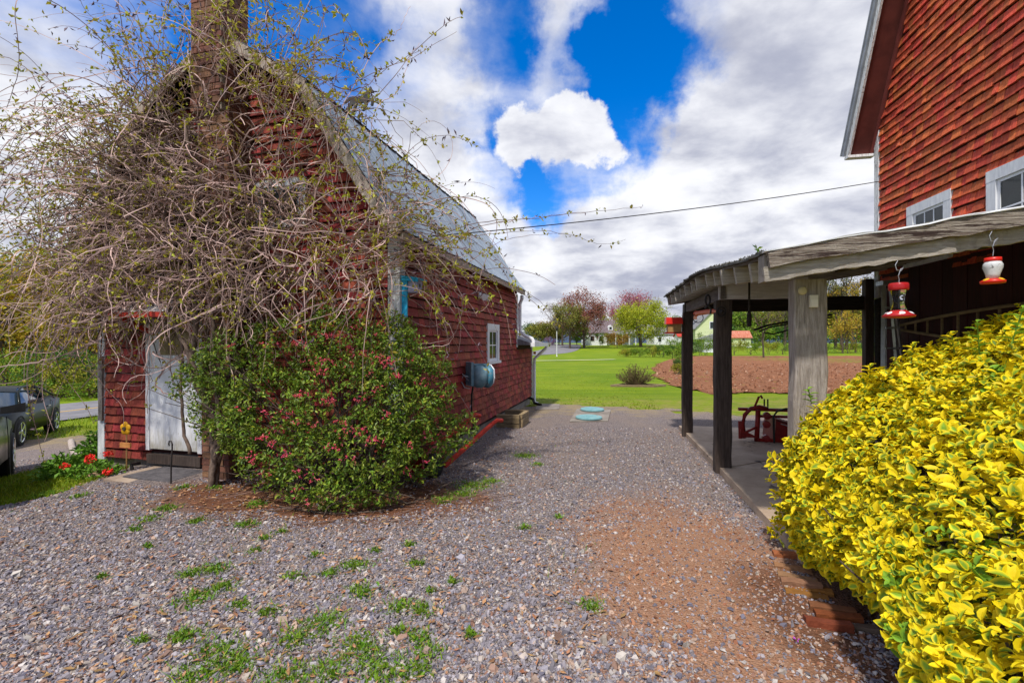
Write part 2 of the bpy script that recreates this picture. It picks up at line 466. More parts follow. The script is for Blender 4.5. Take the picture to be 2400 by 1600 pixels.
M['log'] = mat('log', (.30, .24, .20), (.48, .41, .36), scale=9, rough=.9, bump=.5, fleck=(.16, .10, .07), fleck_amt=.38)
M['yellow_paint'] = mat('yellow_paint', (.62, .30, .01), (.72, .38, .02), scale=9, rough=.5)
M['tan_wood'] = mat('tan_wood', (.30, .17, .06), (.42, .25, .09), scale=9, rough=.7)
M['manhole'] = mat('manhole', (.13, .29, .31), (.20, .37, .385), scale=8, rough=.7, bump=.2, fleck=(.26, .25, .22), fleck_amt=.38, fleck_scale=9)
M['cane'] = mat('cane', (.27, .165, .145), (.58, .41, .365), scale=3, rough=.8, island=.42)
M['cane_old'] = mat('cane_old', (.09, .055, .045), (.20, .135, .11), scale=3, rough=.85, island=.4)
M['cane_thick'] = mat('cane_thick', (.085, .055, .04), (.20, .14, .105), scale=12, rough=.85, bump=.5, bscale=30)
M['vine_leaf'] = mat('vine_leaf', (.30, .29, .022), (.46, .42, .045), scale=2, rough=.6, island=.35, hue=.035, translucent=.30)
M['vine_bud'] = mat('vine_bud', (.10, .065, .10), (.20, .14, .16), scale=2, rough=.7, island=.3)
M['shrub_leaf'] = mat('shrub_leaf', (.085, .17, .012), (.19, .27, .022), scale=2.0, tint=True, rough=.5, island=.40, hue=.03, translucent=.22, spec=.4)
M['shrub_flower'] = mat('shrub_flower', (.80, .05, .15), (.85, .20, .22), scale=3, rough=.6, island=.25, hue=.02, translucent=.25)
M['bark'] = mat('bark', (.055, .038, .028), (.13, .095, .07), scale=9, stretch=(4, 4, .8), rough=.9, bump=.6)
M['grass_blade'] = mat('grass_blade', (.15, .235, .006), (.25, .31, .010), scale=1.2, rough=.6, island=.35, hue=.03, translucent=.25)
M['weed_leaf'] = mat('weed_leaf', (.085, .19, .010), (.19, .30, .02), scale=3, rough=.55, island=.35, hue=.03, translucent=.25)
M['dry_leaf'] = mat('dry_leaf', (.22, .10, .04), (.44, .25, .12), scale=5, rough=.75, island=.4, hue=.02)
M['hosta'] = mat('hosta', (.09, .22, .016), (.17, .32, .03), scale=3, rough=.5, island=.3, translucent=.2)
M['red_petal'] = mat('red_petal', (.70, .012, .010), (.78, .03, .02), scale=4, rough=.5, island=.2)
M['car_body'] = mat('car_body', (.007, .009, .006), rough=.36, spec=.14, coat=.04)
M['car_body_near'] = mat('car_body_near', (.014, .020, .010), rough=.3, spec=.25, coat=.12)
M['car_glass'] = mat('car_glass', (.02, .035, .05), rough=.03, spec=1.0)
M['chrome'] = mat('chrome', (.60, .61, .63), rough=.22, metal=.9)
M['road'] = mat('road', (.15, .145, .155), (.22, .21, .22), scale=1.5, rough=.9, bump=.2, bscale=80)
M['road_line'] = mat('road_line', (.62, .36, .06), (.72, .44, .08), scale=10, rough=.8)
M['hill'] = mat('hill', (.035, .055, .10), (.05, .075, .12), scale=.01, rough=1)  # bluish haze of distance put into the ridge's base colour
M['ornament'] = mat('ornament', (.03, .028, .026), (.07, .062, .055), scale=10, rough=.6, metal=.3)

# ------------------------------------------------------------------ ground materials with soil zones
def soil_material(name, kind):
    m = bpy.data.materials.new(name); m.use_nodes = True
    nt = m.node_tree; N = nt.nodes; L = nt.links; b = N['Principled BSDF']
    b.inputs['Roughness'].default_value = .95; b.inputs['Specular IOR Level'].default_value = .15
    tcn = N.new('ShaderNodeTexCoord'); obj = tcn.outputs['Object']
    def mp(v, st, loc=(0, 0, 0)):
        n = N.new('ShaderNodeMapping'); n.inputs['Scale'].default_value = st; n.inputs['Location'].default_value = loc; L.new(v, n.inputs['Vector']); return n.outputs[0]
    def noise(s, d=6, r=.62, st=(1, 1, 1), loc=(0, 0, 0)):
        n = N.new('ShaderNodeTexNoise'); n.inputs['Scale'].default_value = s; n.inputs['Detail'].default_value = d; n.inputs['Roughness'].default_value = r
        L.new(mp(obj, st, loc), n.inputs['Vector']); return n.outputs['Fac']
    def ma(op, a, c, clamp=False):
        n = N.new('ShaderNodeMath'); n.operation = op; n.use_clamp = clamp
        for i, s in enumerate((a, c)):
            if isinstance(s, (int, float)): n.inputs[i].default_value = s
            else: L.new(s, n.inputs[i])
        return n.outputs[0]
    def rg(v, a, c, x=0., y=1., smooth=True):
        n = N.new('ShaderNodeMapRange'); n.interpolation_type = 'SMOOTHSTEP' if smooth else 'LINEAR'; L.new(v, n.inputs['Value'])
        for k, q in zip(('From Min', 'From Max', 'To Min', 'To Max'), (a, c, x, y)): n.inputs[k].default_value = q
        return n.outputs['Result']
    def mixc(f, a, c, bl='MIX'):
        n = N.new('ShaderNodeMix'); n.data_type = 'RGBA'; n.blend_type = bl
        for i, s in ((0, f), (6, a), (7, c)):
            if isinstance(s, (int, float)): n.inputs[i].default_value = s
            elif isinstance(s, tuple): n.inputs[i].default_value = (*s, 1)
            else: L.new(s, n.inputs[i])
        return n.outputs[2]
    def ramp(v, cols):
        n = N.new('ShaderNodeValToRGB'); e = n.color_ramp.elements
        while len(e) < len(cols): e.new(0.5)
        for k, (p, c) in zip(e, cols): k.position = p; k.color = (*c, 1)
        L.new(v, n.inputs['Fac']); return n.outputs['Color']
    def zone(cx, cy, rx, ry, rot=0.0, soft=.5, amp=.6, ns=1.7):
        q = N.new('ShaderNodeMapping'); q.vector_type = 'TEXTURE'
        q.inputs['Location'].default_value = (cx, cy, 0); q.inputs['Rotation'].default_value = (0, 0, rot); q.inputs['Scale'].default_value = (rx, ry, 1000.0)
        L.new(obj, q.inputs['Vector'])
        n = N.new('ShaderNodeVectorMath'); n.operation = 'LENGTH'; L.new(q.outputs[0], n.inputs[0])
        dd = ma('ADD', n.outputs['Value'], ma('MULTIPLY', ma('SUBTRACT', noise(ns, 7), .5), amp * 2))
        return rg(dd, 1 - soft * .5, 1 + soft * .5, 1., 0.)
    bump_h = None
    if kind == 'gravel':
        def vor(s):
            n = N.new('ShaderNodeTexVoronoi'); n.inputs['Scale'].default_value = s; n.inputs['Randomness'].default_value = 1.0
            L.new(mp(obj, (1, 1.25, 1)), n.inputs['Vector']); return n
        v1 = vor(62); v2 = vor(120)
        sp = N.new('ShaderNodeSeparateColor'); L.new(v1.outputs['Color'], sp.inputs[0])
        sp2 = N.new('ShaderNodeSeparateColor'); L.new(v2.outputs['Color'], sp2.inputs[0])
        pal = [(0., (.12, .105, .11)), (.3, (.235, .205, .215)), (.55, (.32, .28, .28)), (.74, (.34, .26, .215)), (.88, (.43, .36, .32)), (1., (.24, .135, .09))]
        g = mixc(.5, ramp(sp.outputs[0], pal), ramp(sp2.outputs[0], pal))
        g = mixc(rg(v1.outputs['Distance'], .35, .8), g, (.06, .05, .05))
        g = mixc(ma('MULTIPLY', rg(noise(.9, 6), .40, .62), .45), g, (.24, .185, .15))
        dirt = mixc(noise(6, 9, .7), (.25, .115, .060), (.43, .235, .135))
        dirt = mixc(rg(noise(70, 5, .7), .58, .68), dirt, (.42, .30, .23))
        z1 = zone(1.32, 3.05, .85, 1.6, -.12, .9, .7)
        col = mixc(ma('MULTIPLY', z1, .84), g, dirt)
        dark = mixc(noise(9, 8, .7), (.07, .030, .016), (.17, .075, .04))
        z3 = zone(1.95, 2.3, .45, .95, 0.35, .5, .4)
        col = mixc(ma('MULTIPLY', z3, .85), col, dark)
        mulch = mixc(noise(22, 7, .7, (1, 2.2, 1)), (.055, .026, .016), (.24, .10, .05))
        z2 = zone(-2.0, 4.75, 1.75, .75, -.15, .5, .45, 2.5)
        col = mixc(z2, col, mulch)
        far = rg(ma('ADD', N_sep_y(nt, obj), ma('MULTIPLY', noise(.8), 3)), 9.0, 12.5)
        straw = mixc(noise(14, 6), (.26, .20, .09), (.36, .28, .16))
        col = mixc(ma('MULTIPLY', rg(ma('MULTIPLY', far, noise(2.2, 6)), .33, .6), .7), col, straw)
        h = ma('MULTIPLY', ma('SUBTRACT', 1.0, v1.outputs['Distance']), .7)
        bump_h = ma('ADD', h, ma('MULTIPLY', noise(90, 4), .5)); bs, bd = .9, .02
    elif kind == 'grass':
        a = mixc(rg(noise(.35, 7), .36, .64), (.135, .215, .005), (.215, .285, .008))
        a = mixc(ma('MULTIPLY', rg(noise(9, 7, .75), .40, .72), .55), a, (.080, .150, .004))
        a = mixc(ma('MULTIPLY', rg(noise(1.1, 6, .6, (.25, 1.4, 1)), .50, .66), .40), a, (.25, .28, .018))
        a = mixc(ma('MULTIPLY', rg(noise(.55, 4, .5, (.12, 1.5, 1), (3, 1, 0)), .42, .58), .45), a, (.085, .165, .004))
        a = mixc(ma('MULTIPLY', rg(noise(.16, 5, .6), .45, .62), .35), a, (.20, .24, .012))
        yv = N_sep_y(nt, obj)
        edge = ma('MULTIPLY', rg(ma('ADD', yv, ma('MULTIPLY', noise(1.4, 6), 3.0)), 13.0, 15.8, 1., 0.), rg(noise(3.2, 6), .38, .62))
        a = mixc(ma('MULTIPLY', edge, .7), a, (.30, .235, .075))
        speck = rg(noise(30, 3, .5), .71, .74)
        col = mixc(ma('MULTIPLY', speck, .5), a, (.34, .33, .12))
        bump_h = noise(55, 6, .7); bs, bd = .9, .04
    elif kind == 'plough':
        a = mixc(noise(1.2, 8, .68), (.22, .088, .040), (.36, .165, .085))
        a = mixc(ma('MULTIPLY', rg(noise(5, 7, .7, (1, 3, 1)), .45, .62), .55), a, (.14, .055, .026))
        qm = N.new('ShaderNodeMapping'); qm.inputs['Rotation'].default_value = (0, 0, .35); qm.inputs['Scale'].default_value = (6.0, .35, 1); L.new(obj, qm.inputs['Vector'])
        qn = N.new('ShaderNodeTexNoise'); qn.inputs['Scale'].default_value = 1.0; qn.inputs['Detail'].default_value = 6; L.new(qm.outputs[0], qn.inputs['Vector'])
        a = mixc(ma('MULTIPLY', rg(qn.outputs['Fac'], .48, .62), .6), a, (.16, .062, .030))
        a = mixc(ma('MULTIPLY', rg(noise(34, 5, .75), .60, .66), .7), a, (.44, .28, .19))
        col = a
        bump_h = noise(9, 7, .75); bs, bd = 1.0, .09
    L.new(col, b.inputs['Base Color'])
    bp = N.new('ShaderNodeBump'); bp.inputs['Strength'].default_value = bs; bp.inputs['Distance'].default_value = bd
    L.new(bump_h, bp.inputs['Height']); L.new(bp.outputs[0], b.inputs['Normal'])
    return m

def N_sep_y(nt, obj):
    n = nt.nodes.new('ShaderNodeSeparateXYZ'); nt.links.new(obj, n.inputs[0]); return n.outputs['Y']

M['gravel'] = soil_material('gravel', 'gravel')
M['grass'] = soil_material('grass', 'grass')
M['plough'] = soil_material('plough', 'plough')

# ------------------------------------------------------------------ ground, yard, road, field, hills
def axis_coords(a, b, step, far, grow=1.13):
    c = list(np.arange(a, b + 1e-6, step)); s = step; x = a
    lo = []
    while x > -far:
        s *= grow; x -= s; lo.append(x)
    x = b; s = step; hi = []
    while x < far:
        s *= grow; x += s; hi.append(x)
    return np.array(lo[::-1] + c + hi)

gx = axis_coords(-22, 14, .3, 4000); gy = axis_coords(-3, 24, .3, 5000)
X, Y = np.meshgrid(gx, gy)
nx, ny = len(gx), len(gy)
Z = tz(X, Y)
und = .035 * np.sin(X * .13 + 1) * np.sin(Y * .11) * sstep(14, 30, Y)
g = MB(); i = np.arange(ny - 1)[:, None] * nx + np.arange(nx - 1)[None, :]
g.add(np.stack([X, Y, Z + und], -1), [np.stack([i, i + 1, i + nx + 1, i + nx], -1).reshape(-1, 4)])
g.build('ground', M['grass'], smooth=True, kind='structure')

def vnoise(x, y, s, seed=0):
    x = np.asarray(x) * s; y = np.asarray(y) * s
    return (np.sin(x * 1.3 + y * .7 + seed) + np.sin(-x * .8 + y * 1.7 + 2 * seed + 1) + .6 * np.sin(2.3 * x + 1.9 * y + 3 * seed) + .5 * np.sin(4.1 * x - 3.7 * y + seed)) / 3.1

def sheet(name, m, fn, x0, x1, y0, y1, st, lift, disp=None, kind='structure'):
    xs = np.arange(x0, x1 + st, st); ys = np.arange(y0, y1 + st, st)
    A, B = np.meshgrid(xs, ys); n = len(xs)
    H = tz(A, B) + lift
    if disp is not None: H = H + disp(A, B)
    cx = (A[:-1, :-1] + st / 2); cy = (B[:-1, :-1] + st / 2)
    keep = fn(cx, cy)
    q = np.arange(len(ys) - 1)[:, None] * n + np.arange(n - 1)[None, :]
    q = q[keep]
    F_ = np.stack([q, q + 1, q + n + 1, q + n], -1)
    used = np.unique(F_); rm = np.full(A.size, -1); rm[used] = np.arange(len(used))
    mb = MB(); mb.add(np.stack([A, B, H], -1).reshape(-1, 3)[used], [rm[F_]])
    return mb.build(name, m, smooth=True, kind=kind)

# the lawn's edge beyond the yard (photo y about 945 in the middle), the verge at the left, the slab at the right
def in_verge(x, y):
    # grass strip between the log edging and the parked cars
    u = (x + 5.9) * .80 + (y - 6.0) * .60; v = -(x + 5.9) * .60 + (y - 6.0) * .80
    return ((u + .15) / .95) ** 2 + ((v - .4) / 1.75) ** 2 + .22 * vnoise(x, y, 3.0, 2) < 1

def yard_f(x, y):
    far = 11.6 + .55 * vnoise(x, y, 1.1, 4) + .3 * vnoise(x, y, 4, 1) - np.clip(x - 1.9, 0, 9) * .45
    left = (x > -14 - .6 * vnoise(x, y, 1.0, 3))
    drive = (y < 9.0 + (-x - 4) * .55) | (x > -4)
    return (y < far) & left & drive & ~in_verge(x, y) & (x < 12)
sheet('gravel_yard', M['gravel'], yard_f, -14.2, 7.4, -2, 15, .12, .012)

def plough_f(x, y):
    near = 14.2 + .35 * vnoise(x, y, .9, 2)
    leftb = 5.3 + .16 * (y - 14) + .006 * (y - 14) ** 2 + .25 * vnoise(x, y, .8, 5) + np.clip(19 - y, 0, 9) ** 2 * .035
    return (y > near) & (x > leftb) & (y < 54 + .6 * vnoise(x, y, .5, 1)) & (x < 60)
def furrow(x, y):
    r = .022 * np.sin((x * .94 + y * .34) * 7.5 + vnoise(x, y, .7, 1) * 1.2) + .022 * vnoise(x, y, 2.1, 6) + .014 * vnoise(x, y, 5.3, 2)
    return r
sheet('ploughed_field', M['plough'], plough_f, 4, 60, 13, 56, .24, .03, furrow)

def strip(name, m, pts, w, lift, kind='structure', n=60):
    p = np.array(pts, float); t = np.linspace(0, len(p) - 1, n)
    # Catmull-Rom through the points
    out = []
    for s in t:
        i0 = int(min(len(p) - 2, math.floor(s))); f = s - i0
        a = p[max(i0 - 1, 0)]; b_ = p[i0]; c = p[i0 + 1]; d = p[min(i0 + 2, len(p) - 1)]
        out.append(.5 * ((2 * b_) + (-a + c) * f + (2 * a - 5 * b_ + 4 * c - d) * f * f + (-a + 3 * b_ - 3 * c + d) * f ** 3))
    o = np.array(out); tg = np.gradient(o, axis=0); tg /= np.linalg.norm(tg, axis=1)[:, None]
    nr = np.stack([-tg[:, 1], tg[:, 0]], 1)
    k = 7; V = []
    for j in range(k):
        q = o + nr * (w * (j / (k - 1) - .5))
        V.append(np.stack([q[:, 0], q[:, 1], tz(q[:, 0], q[:, 1]) + lift], 1))
    V = np.stack(V, 1); mb = MB()
    i = np.arange(n - 1)[:, None] * k + np.arange(k - 1)[None, :]
    mb.add(V.reshape(-1, 3), [np.stack([i, i + k, i + k + 1, i + 1], -1).reshape(-1, 4)])
    return mb.build(name, m, smooth=True, kind=kind)

ROAD = [(-30, -6), (-23, 6), (-17.4, 18), (-10, 36), (-2.5, 53), (6.5, 72), (11.5, 98), (13, 130), (14, 180)]
strip('road', M['road'], ROAD, 6.2, .05, n=110)
strip('road_markings', M['road_line'], ROAD[:4], .16, .058, n=110)
strip('lawn_path', mat('path_gravel', (.50, .46, .36), (.60, .56, .46), scale=6, rough=.9), [(-6, 38), (1, 39.2), (5.5, 40.6), (9.6, 42.5)], .55, .06, n=24)

# far ridge
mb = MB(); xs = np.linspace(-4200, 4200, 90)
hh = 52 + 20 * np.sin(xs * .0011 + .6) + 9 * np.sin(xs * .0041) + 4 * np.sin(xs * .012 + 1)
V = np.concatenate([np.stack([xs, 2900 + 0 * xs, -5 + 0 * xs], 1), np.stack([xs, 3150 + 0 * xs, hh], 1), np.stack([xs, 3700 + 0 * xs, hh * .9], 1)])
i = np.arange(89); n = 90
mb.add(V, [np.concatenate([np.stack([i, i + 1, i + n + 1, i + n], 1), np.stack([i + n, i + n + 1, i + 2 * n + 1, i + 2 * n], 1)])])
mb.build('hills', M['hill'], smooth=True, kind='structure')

# ------------------------------------------------------------------ loose stones, litter, weeds and grass
def chips(name, n, sampler, size_fn, m, flat=(.25, .55), palette=None, seedo=1, sink=.25, gain=1.0):
    """angular stones: irregular six-sided boxes, one mesh"""
    r = np.random.default_rng(seedo)
    x, y = sampler(r, n); n = len(x)
    s = size_fn(r, n)
    base = np.array([(-1, -1, -1), (1, -1, -1), (1, 1, -1), (-1, 1, -1), (-1, -1, 1), (1, -1, 1), (1, 1, 1), (-1, 1, 1)], float) * .5
    V = np.tile(base, (n, 1, 1)) + (r.random((n, 8, 3)) - .5) * .62
    V[:, 4:, :2] *= .72
    V *= np.stack([s, s * r.uniform(.55, .95, n), s * r.uniform(*flat, n)], 1)[:, None, :]
    a = r.uniform(0, 2 * np.pi, n); tl = r.normal(0, .28, (n, 2))
    ca, sa = np.cos(a)[:, None], np.sin(a)[:, None]
    vx = V[..., 0] * ca - V[..., 1] * sa; vy = V[..., 0] * sa + V[..., 1] * ca
    vz = V[..., 2] + vx * tl[:, :1] + vy * tl[:, 1:]
    zb = tz(x, y) + .012
    V = np.stack([vx + x[:, None], vy + y[:, None], vz + (zb + s * sink)[:, None]], -1)
    fb = np.array([(3, 2, 1, 0), (4, 5, 6, 7), (0, 1, 5, 4), (1, 2, 6, 5), (2, 3, 7, 6), (3, 0, 4, 7)])
    F_ = (fb[None] + (np.arange(n) * 8)[:, None, None]).reshape(-1, 4)
    pal = np.array(palette); c = pal[r.integers(0, len(pal), n)] * r.uniform(.75, 1.25, (n, 1)) * gain
    mb = MB(); mb.add(V.reshape(-1, 3), [F_], np.repeat(c, 8, 0))
    return mb.build(name, m, kind='stuff')

def blocked(x, y):
    lx = .981 * (x - 2.053) - .194 * (y - 3.15)        # right of the slab edge
    bx = .968 * (x + 1.267) - .25 * (y - 5.1); by = .25 * (x + 1.267) + .968 * (y - 5.1)   # inside the left barn
    step = (bx > -3.55) & (bx < -2.4) & (by > -.7) & (by < 0)
    return ((lx > -.01) & (y > 2.6)) | ((bx < .02) & (bx > -4.5) & (by > -.02) & (by < 7.2)) | step
def dirt_d(x, y):
    return np.sqrt(((x - 1.32) / .85) ** 2 + ((y - 3.05) / 1.6) ** 2) + .38 * vnoise(x, y, 2.4, 3) + .15 * vnoise(x, y, 7, 1)
def dirtness(x, y):
    return dirt_d(x, y) < 1.0
def yard_sampler(dmin, dmax, p):
    def f(r, n):
        u = r.uniform(-1.2, 1.2, n * 2)
        k = r.random(n * 2); d = dmin * (dmax / dmin) ** (k ** p)
        x = u * d; y = d + r.normal(0, .02, n * 2)
        ok = yard_f(x, y) & ~blocked(x, y) & (r.random(n * 2) > .86 * (1 - sstep(.55, 1.35, dirt_d(x, y)))) & ~((((x + 2.0) / 1.7) ** 2 + ((y - 4.75) / .62) ** 2 + .5 * vnoise(x, y, 3, 2) < .9) & (r.random(n * 2) < .9))
        return x[ok][:n], y[ok][:n]
    return f
PAL = [(.11, .10, .115), (.17, .155, .175), (.22, .20, .22), (.27, .245, .26), (.19, .172, .19), (.28, .25, .26), (.33, .28, .24), (.36, .25, .185), (.40, .36, .33), (.24, .13, .09), (.13, .12, .15), (.19, .17, .18)]
M['stone'] = mat('stone', (.85, .85, .85), (1.05, 1.05, 1.05), scale=90, rough=.85, tint=True)
chips('gravel_stones', 112000, yard_sampler(1.75, 8.5, 1.15), lambda r, n: np.clip(r.lognormal(math.log(.0100), .46, n), .004, .030), M['stone'], palette=[(a, b * 1.0, c * 1.02) for a, b, c in PAL], seedo=2, gain=1.14)
chips('large_pebbles', 700, yard_sampler(1.75, 5.5, 1.0), lambda r, n: np.clip(r.lognormal(math.log(.026), .3, n), .018, .055), M['stone'], flat=(.4, .8),
      palette=[(.33, .24, .19), (.38, .32, .27), (.22, .20, .22), (.42, .38, .34), (.26, .16, .12), (.28, .26, .29)], seedo=5)
def dirt_sampler(r, n):
    x = r.uniform(.3, 2.1, n * 3); y = r.uniform(1.8, 4.6, n * 3); ok = dirtness(x, y) & ~blocked(x, y)
    return x[ok][:n], y[ok][:n]
chips('soil_crumbs', 7000, dirt_sampler, lambda r, n: np.clip(r.lognormal(math.log(.008), .5, n), .003, .03), M['stone'],
      palette=[(.30, .14, .075), (.36, .19, .11), (.24, .10, .055), (.40, .27, .19), (.30, .20, .16)], seedo=7, sink=.2)
def field_sampler(r, n):
    x = r.uniform(5, 32, n * 3); y = 13.5 + 20 * r.random(n * 3) ** 1.6; ok = plough_f(x, y)
    return x[ok][:n], y[ok][:n]
chips('field_clods', 9000, field_sampler, lambda r, n: np.clip(r.lognormal(math.log(.035), .45, n), .015, .10), M['stone'], flat=(.5, .9),
      palette=[(.28, .12, .06), (.34, .16, .085), (.20, .08, .04), (.26, .11, .055), (.38, .22, .14)], seedo=8, sink=.75)

def leafset(n, pos, size, asp, r, up=None, upw=0.0, fold=.18):
    """diamond leaves with a folded midrib: 4 points, two triangles each"""
    d = r.normal(0, 1, (n, 3))
    if up is not None: d = d + up * upw
    d /= np.linalg.norm(d, axis=1)[:, None]
    q = r.normal(0, 1, (n, 3)); s = np.cross(d, q); s /= np.linalg.norm(s, axis=1)[:, None] + 1e-9
    nn = np.cross(d, s)
    L_ = np.broadcast_to(size, (n,))[:, None]; W = L_ * asp
    p0 = pos; p2 = pos + d * L_; mid = pos + d * L_ * .45
    p1 = mid + s * W * .5 + nn * L_ * fold; p3 = mid - s * W * .5 + nn * L_ * fold
    V = np.stack([p0, p1, p2, p3], 1).reshape(-1, 3)
    b = (np.arange(n) * 4)[:, None]
    F_ = np.concatenate([b + np.array([0, 1, 2]), b + np.array([0, 2, 3])])
    return V, F_

def blades(n, x, y, h, w, r, lean=.5):
    z = tz(x, y) + .005
    a = r.uniform(0, 2 * np.pi, n); l = r.normal(0, lean, (n, 2)) * h[:, None]
    p = np.stack([x, y, z], 1); s = np.stack([np.cos(a), np.sin(a), 0 * a], 1) * w[:, None]
    tip = p + np.concatenate([l, h[:, None]], 1)
    mid = p + np.concatenate([l * .35, h[:, None] * .6], 1)
    V = np.stack([p - s, p + s, mid + s * .7, tip, mid - s * .7], 1).reshape(-1, 3)
    b = (np.arange(n) * 5)[:, None]
    return V, [b + np.array([0, 1, 2, 4]), b + np.array([4, 2, 3])]

# grass: lawn front edge and verge
r = np.random.default_rng(21)
n = 17000
d = 10.3 + 16 * r.random(n) ** 2.2; u = r.uniform(-.12, 1.15, n); x = u * d; y = d
ok = ~yard_f(x, y) & ~plough_f(x, y) & ~blocked(x, y); x, y = x[ok], y[ok]
mb = MB(); h = r.uniform(.012, .034, len(x)) * (1 + .6 * (y < 12)); V, f = blades(len(x), x, y, h, np.full(len(x), .004) + .0004 * y, r, .9); mb.add(V, f)
x = r.uniform(-9, -4.4, 30000); y = r.uniform(4.2, 8.6, 30000); ok = in_verge(x, y); x, y = x[ok], y[ok]
h = r.uniform(.02, .06, len(x)); V, f = blades(len(x), x, y, h, np.full(len(x), .005), r); mb.add(V, f)
x = r.uniform(-15, -5, 9000); y = r.uniform(7, 22, 9000); ok = ~yard_f(x, y) & ~in_verge(x, y); x, y = x[ok], y[ok]
h = r.uniform(.05, .16, len(x)); V, f = blades(len(x), x, y, h, np.full(len(x), .012), r); mb.add(V, f)
mb.build('grass', M['grass_blade'], kind='stuff')

# weeds growing through the gravel (photo positions, size in metres)
WEED = [(580, 1228, .15), (495, 1335, .17), (520, 1375, .13), (455, 1405, .20), (560, 1420, .10), (440, 1345, .10), (515, 1530, .22), (480, 1580, .22), (560, 1560, .15), (700, 1500, .2), (760, 1460, .2), (690, 1350, .10), (770, 1345, .09),
        (830, 1325, .16), (850, 1388, .17), (990, 1432, .12), (940, 1422, .15), (1385, 1420, .10), (1105, 1488, .06), (840, 1510, .16), (930, 1480, .08), (980, 1495, .12), (1000, 1530, .14), (860, 1545, .18), (630, 1435, .1), (440, 1490, .12), (420, 1500, .08),
        (390, 1190, .16), (350, 1215, .12), (315, 1240, .08), (460, 1220, .1), (345, 1280, .06), (240, 1352, .05), (330, 1503, .06), (1110, 1135, .3), (1230, 1065, .25), (1085, 1155, .2), (1040, 1170, .16), (185, 1160, .12), (110, 1155, .2),
        (960, 1275, .07), (975, 1320, .09), (620, 1260, .08), (660, 1245, .06), (740, 1300, .06), (600, 1290, .07), (900, 1590, .2), (980, 1570, .14), (760, 1580, .2), (660, 1590, .2), (1230, 1235, .08), (1310, 1210, .05), (880, 1290, .05),
        (500, 1140, .12), (430, 1140, .12), (600, 1180, .15), (1150, 1125, .15), (1260, 1085, .12), (1010, 1385, .05), (1060, 1365, .05)]
mb = MB()
for (px, py, s) in WEED:
    c = G(px, py); s *= .72; k = int(260 * s / .15)
    x = c.x + r.normal(0, s * .55, k); y = c.y + r.normal(0, s * .40, k)
    h = r.uniform(.010, .048, k) * (0.8 + s * 2); V, f = blades(k, x, y, h, r.uniform(.002, .005, k), r, .9); mb.add(V, f)
    k2 = int(85 * s / .15)
    pos = np.stack([c.x + r.normal(0, s * .35, k2), c.y + r.normal(0, s * .35, k2), 0 * r.random(k2)], 1); pos[:, 2] = tz(pos[:, 0], pos[:, 1]) + r.uniform(.01, .03, k2)
    V, F_ = leafset(k2, pos, r.uniform(.016, .038, k2), .55, r, np.array((0, 0, 1.0)), .8); mb.add(V, [F_])
# thin scattered sprouts
k = 1500; d = 1.9 * (8 / 1.9) ** r.random(k); u = r.uniform(-1.15, .2, k); x = u * d; y = d
ok = yard_f(x, y) & ~blocked(x, y) & (vnoise(x, y, 1.9, 8) > .25); x, y = x[ok], y[ok]
V, f = blades(len(x), x, y, r.uniform(.015, .05, len(x)), r.uniform(.002, .004, len(x)), r, 1.0); mb.add(V, f)
mb.build('weeds', M['weed_leaf'], kind='stuff')

# dry leaves and twigs on the gravel
mb = MB(); k = 3200
d = 1.8 * (7.5 / 1.8) ** r.random(k); u = r.uniform(-1.15, .35, k); x = u * d; y = d
dens = np.exp(-((x + 1.2) / 1.3) ** 2) + .25
ok = yard_f(x, y) & ~blocked(x, y) & (r.random(k) < dens * .8); x, y = x[ok], y[ok]
kk = 1500; x = np.concatenate([x, r.normal(-2.2, .9, kk)]); y = np.concatenate([y, r.normal(4.75, .38, kk)])
ok = ~blocked(x, y); x, y = x[ok], y[ok]; k = len(x)
pos = np.stack([x, y, tz(x, y) + .018 + r.uniform(0, .012, k)], 1)
V, F_ = leafset(k, pos, r.uniform(.03, .075, k), .38, r, None, 0, .12)
V = V.reshape(k, 4, 3); V[:, :, 2] = pos[:, None, 2] + (V[:, :, 2] - pos[:, None, 2]) * .22 + .004; mb.add(V.reshape(-1, 3), [F_])
mb.build('leaf_litter', M['dry_leaf'], kind='stuff')
mb = MB()
for k in range(170):
    if k < 75: c = (r.normal(-1.6, 1.0), r.normal(4.35, .30)); L_ = r.uniform(.15, .5)
    else:
        dd = r.uniform(2, 5.5); c = (r.uniform(-1.1, .1) * dd, dd); L_ = r.uniform(.05, .16)
    if blocked(np.array(c[0]), np.array(c[1])): continue
    a = r.normal(.25, .5); t = np.linspace(-.5, .5, 6)
    p = np.stack([c[0] + t * L_ * math.cos(a), c[1] + t * L_ * math.sin(a) + .08 * L_ * np.sin(t * 5 + k), 0 * t], 1); p[:, 2] = tz(p[:, 0], p[:, 1]) + .022 + .015 * np.abs(np.sin(t * 4 + k))
    mb.tube(p, r.uniform(.0015, .004), 3, cap=False)
mb.build('fallen_twigs', M['cane_old'], kind='stuff')

# ------------------------------------------------------------------ wall-plane helpers
class Plane:
    """a wall plane in a thing's own coordinates: origin, horizontal direction, outward normal"""
    def __init__(self, o, u, n):
        self.o = np.array(o, float); self.u = np.array(u, float); self.n = np.array(n, float)
    def p(self, u, v, n):
        return self.o + self.u * u + np.array((0, 0, 1.0)) * v + self.n * n
    def box(self, mb, u0, u1, v0, v1, n0, n1):
        c = [self.p(u, v, n) for v in (v0, v1) for (u, n) in ((u0, n0), (u1, n0), (u1, n1), (u0, n1))]
        return mb.hexa(c)

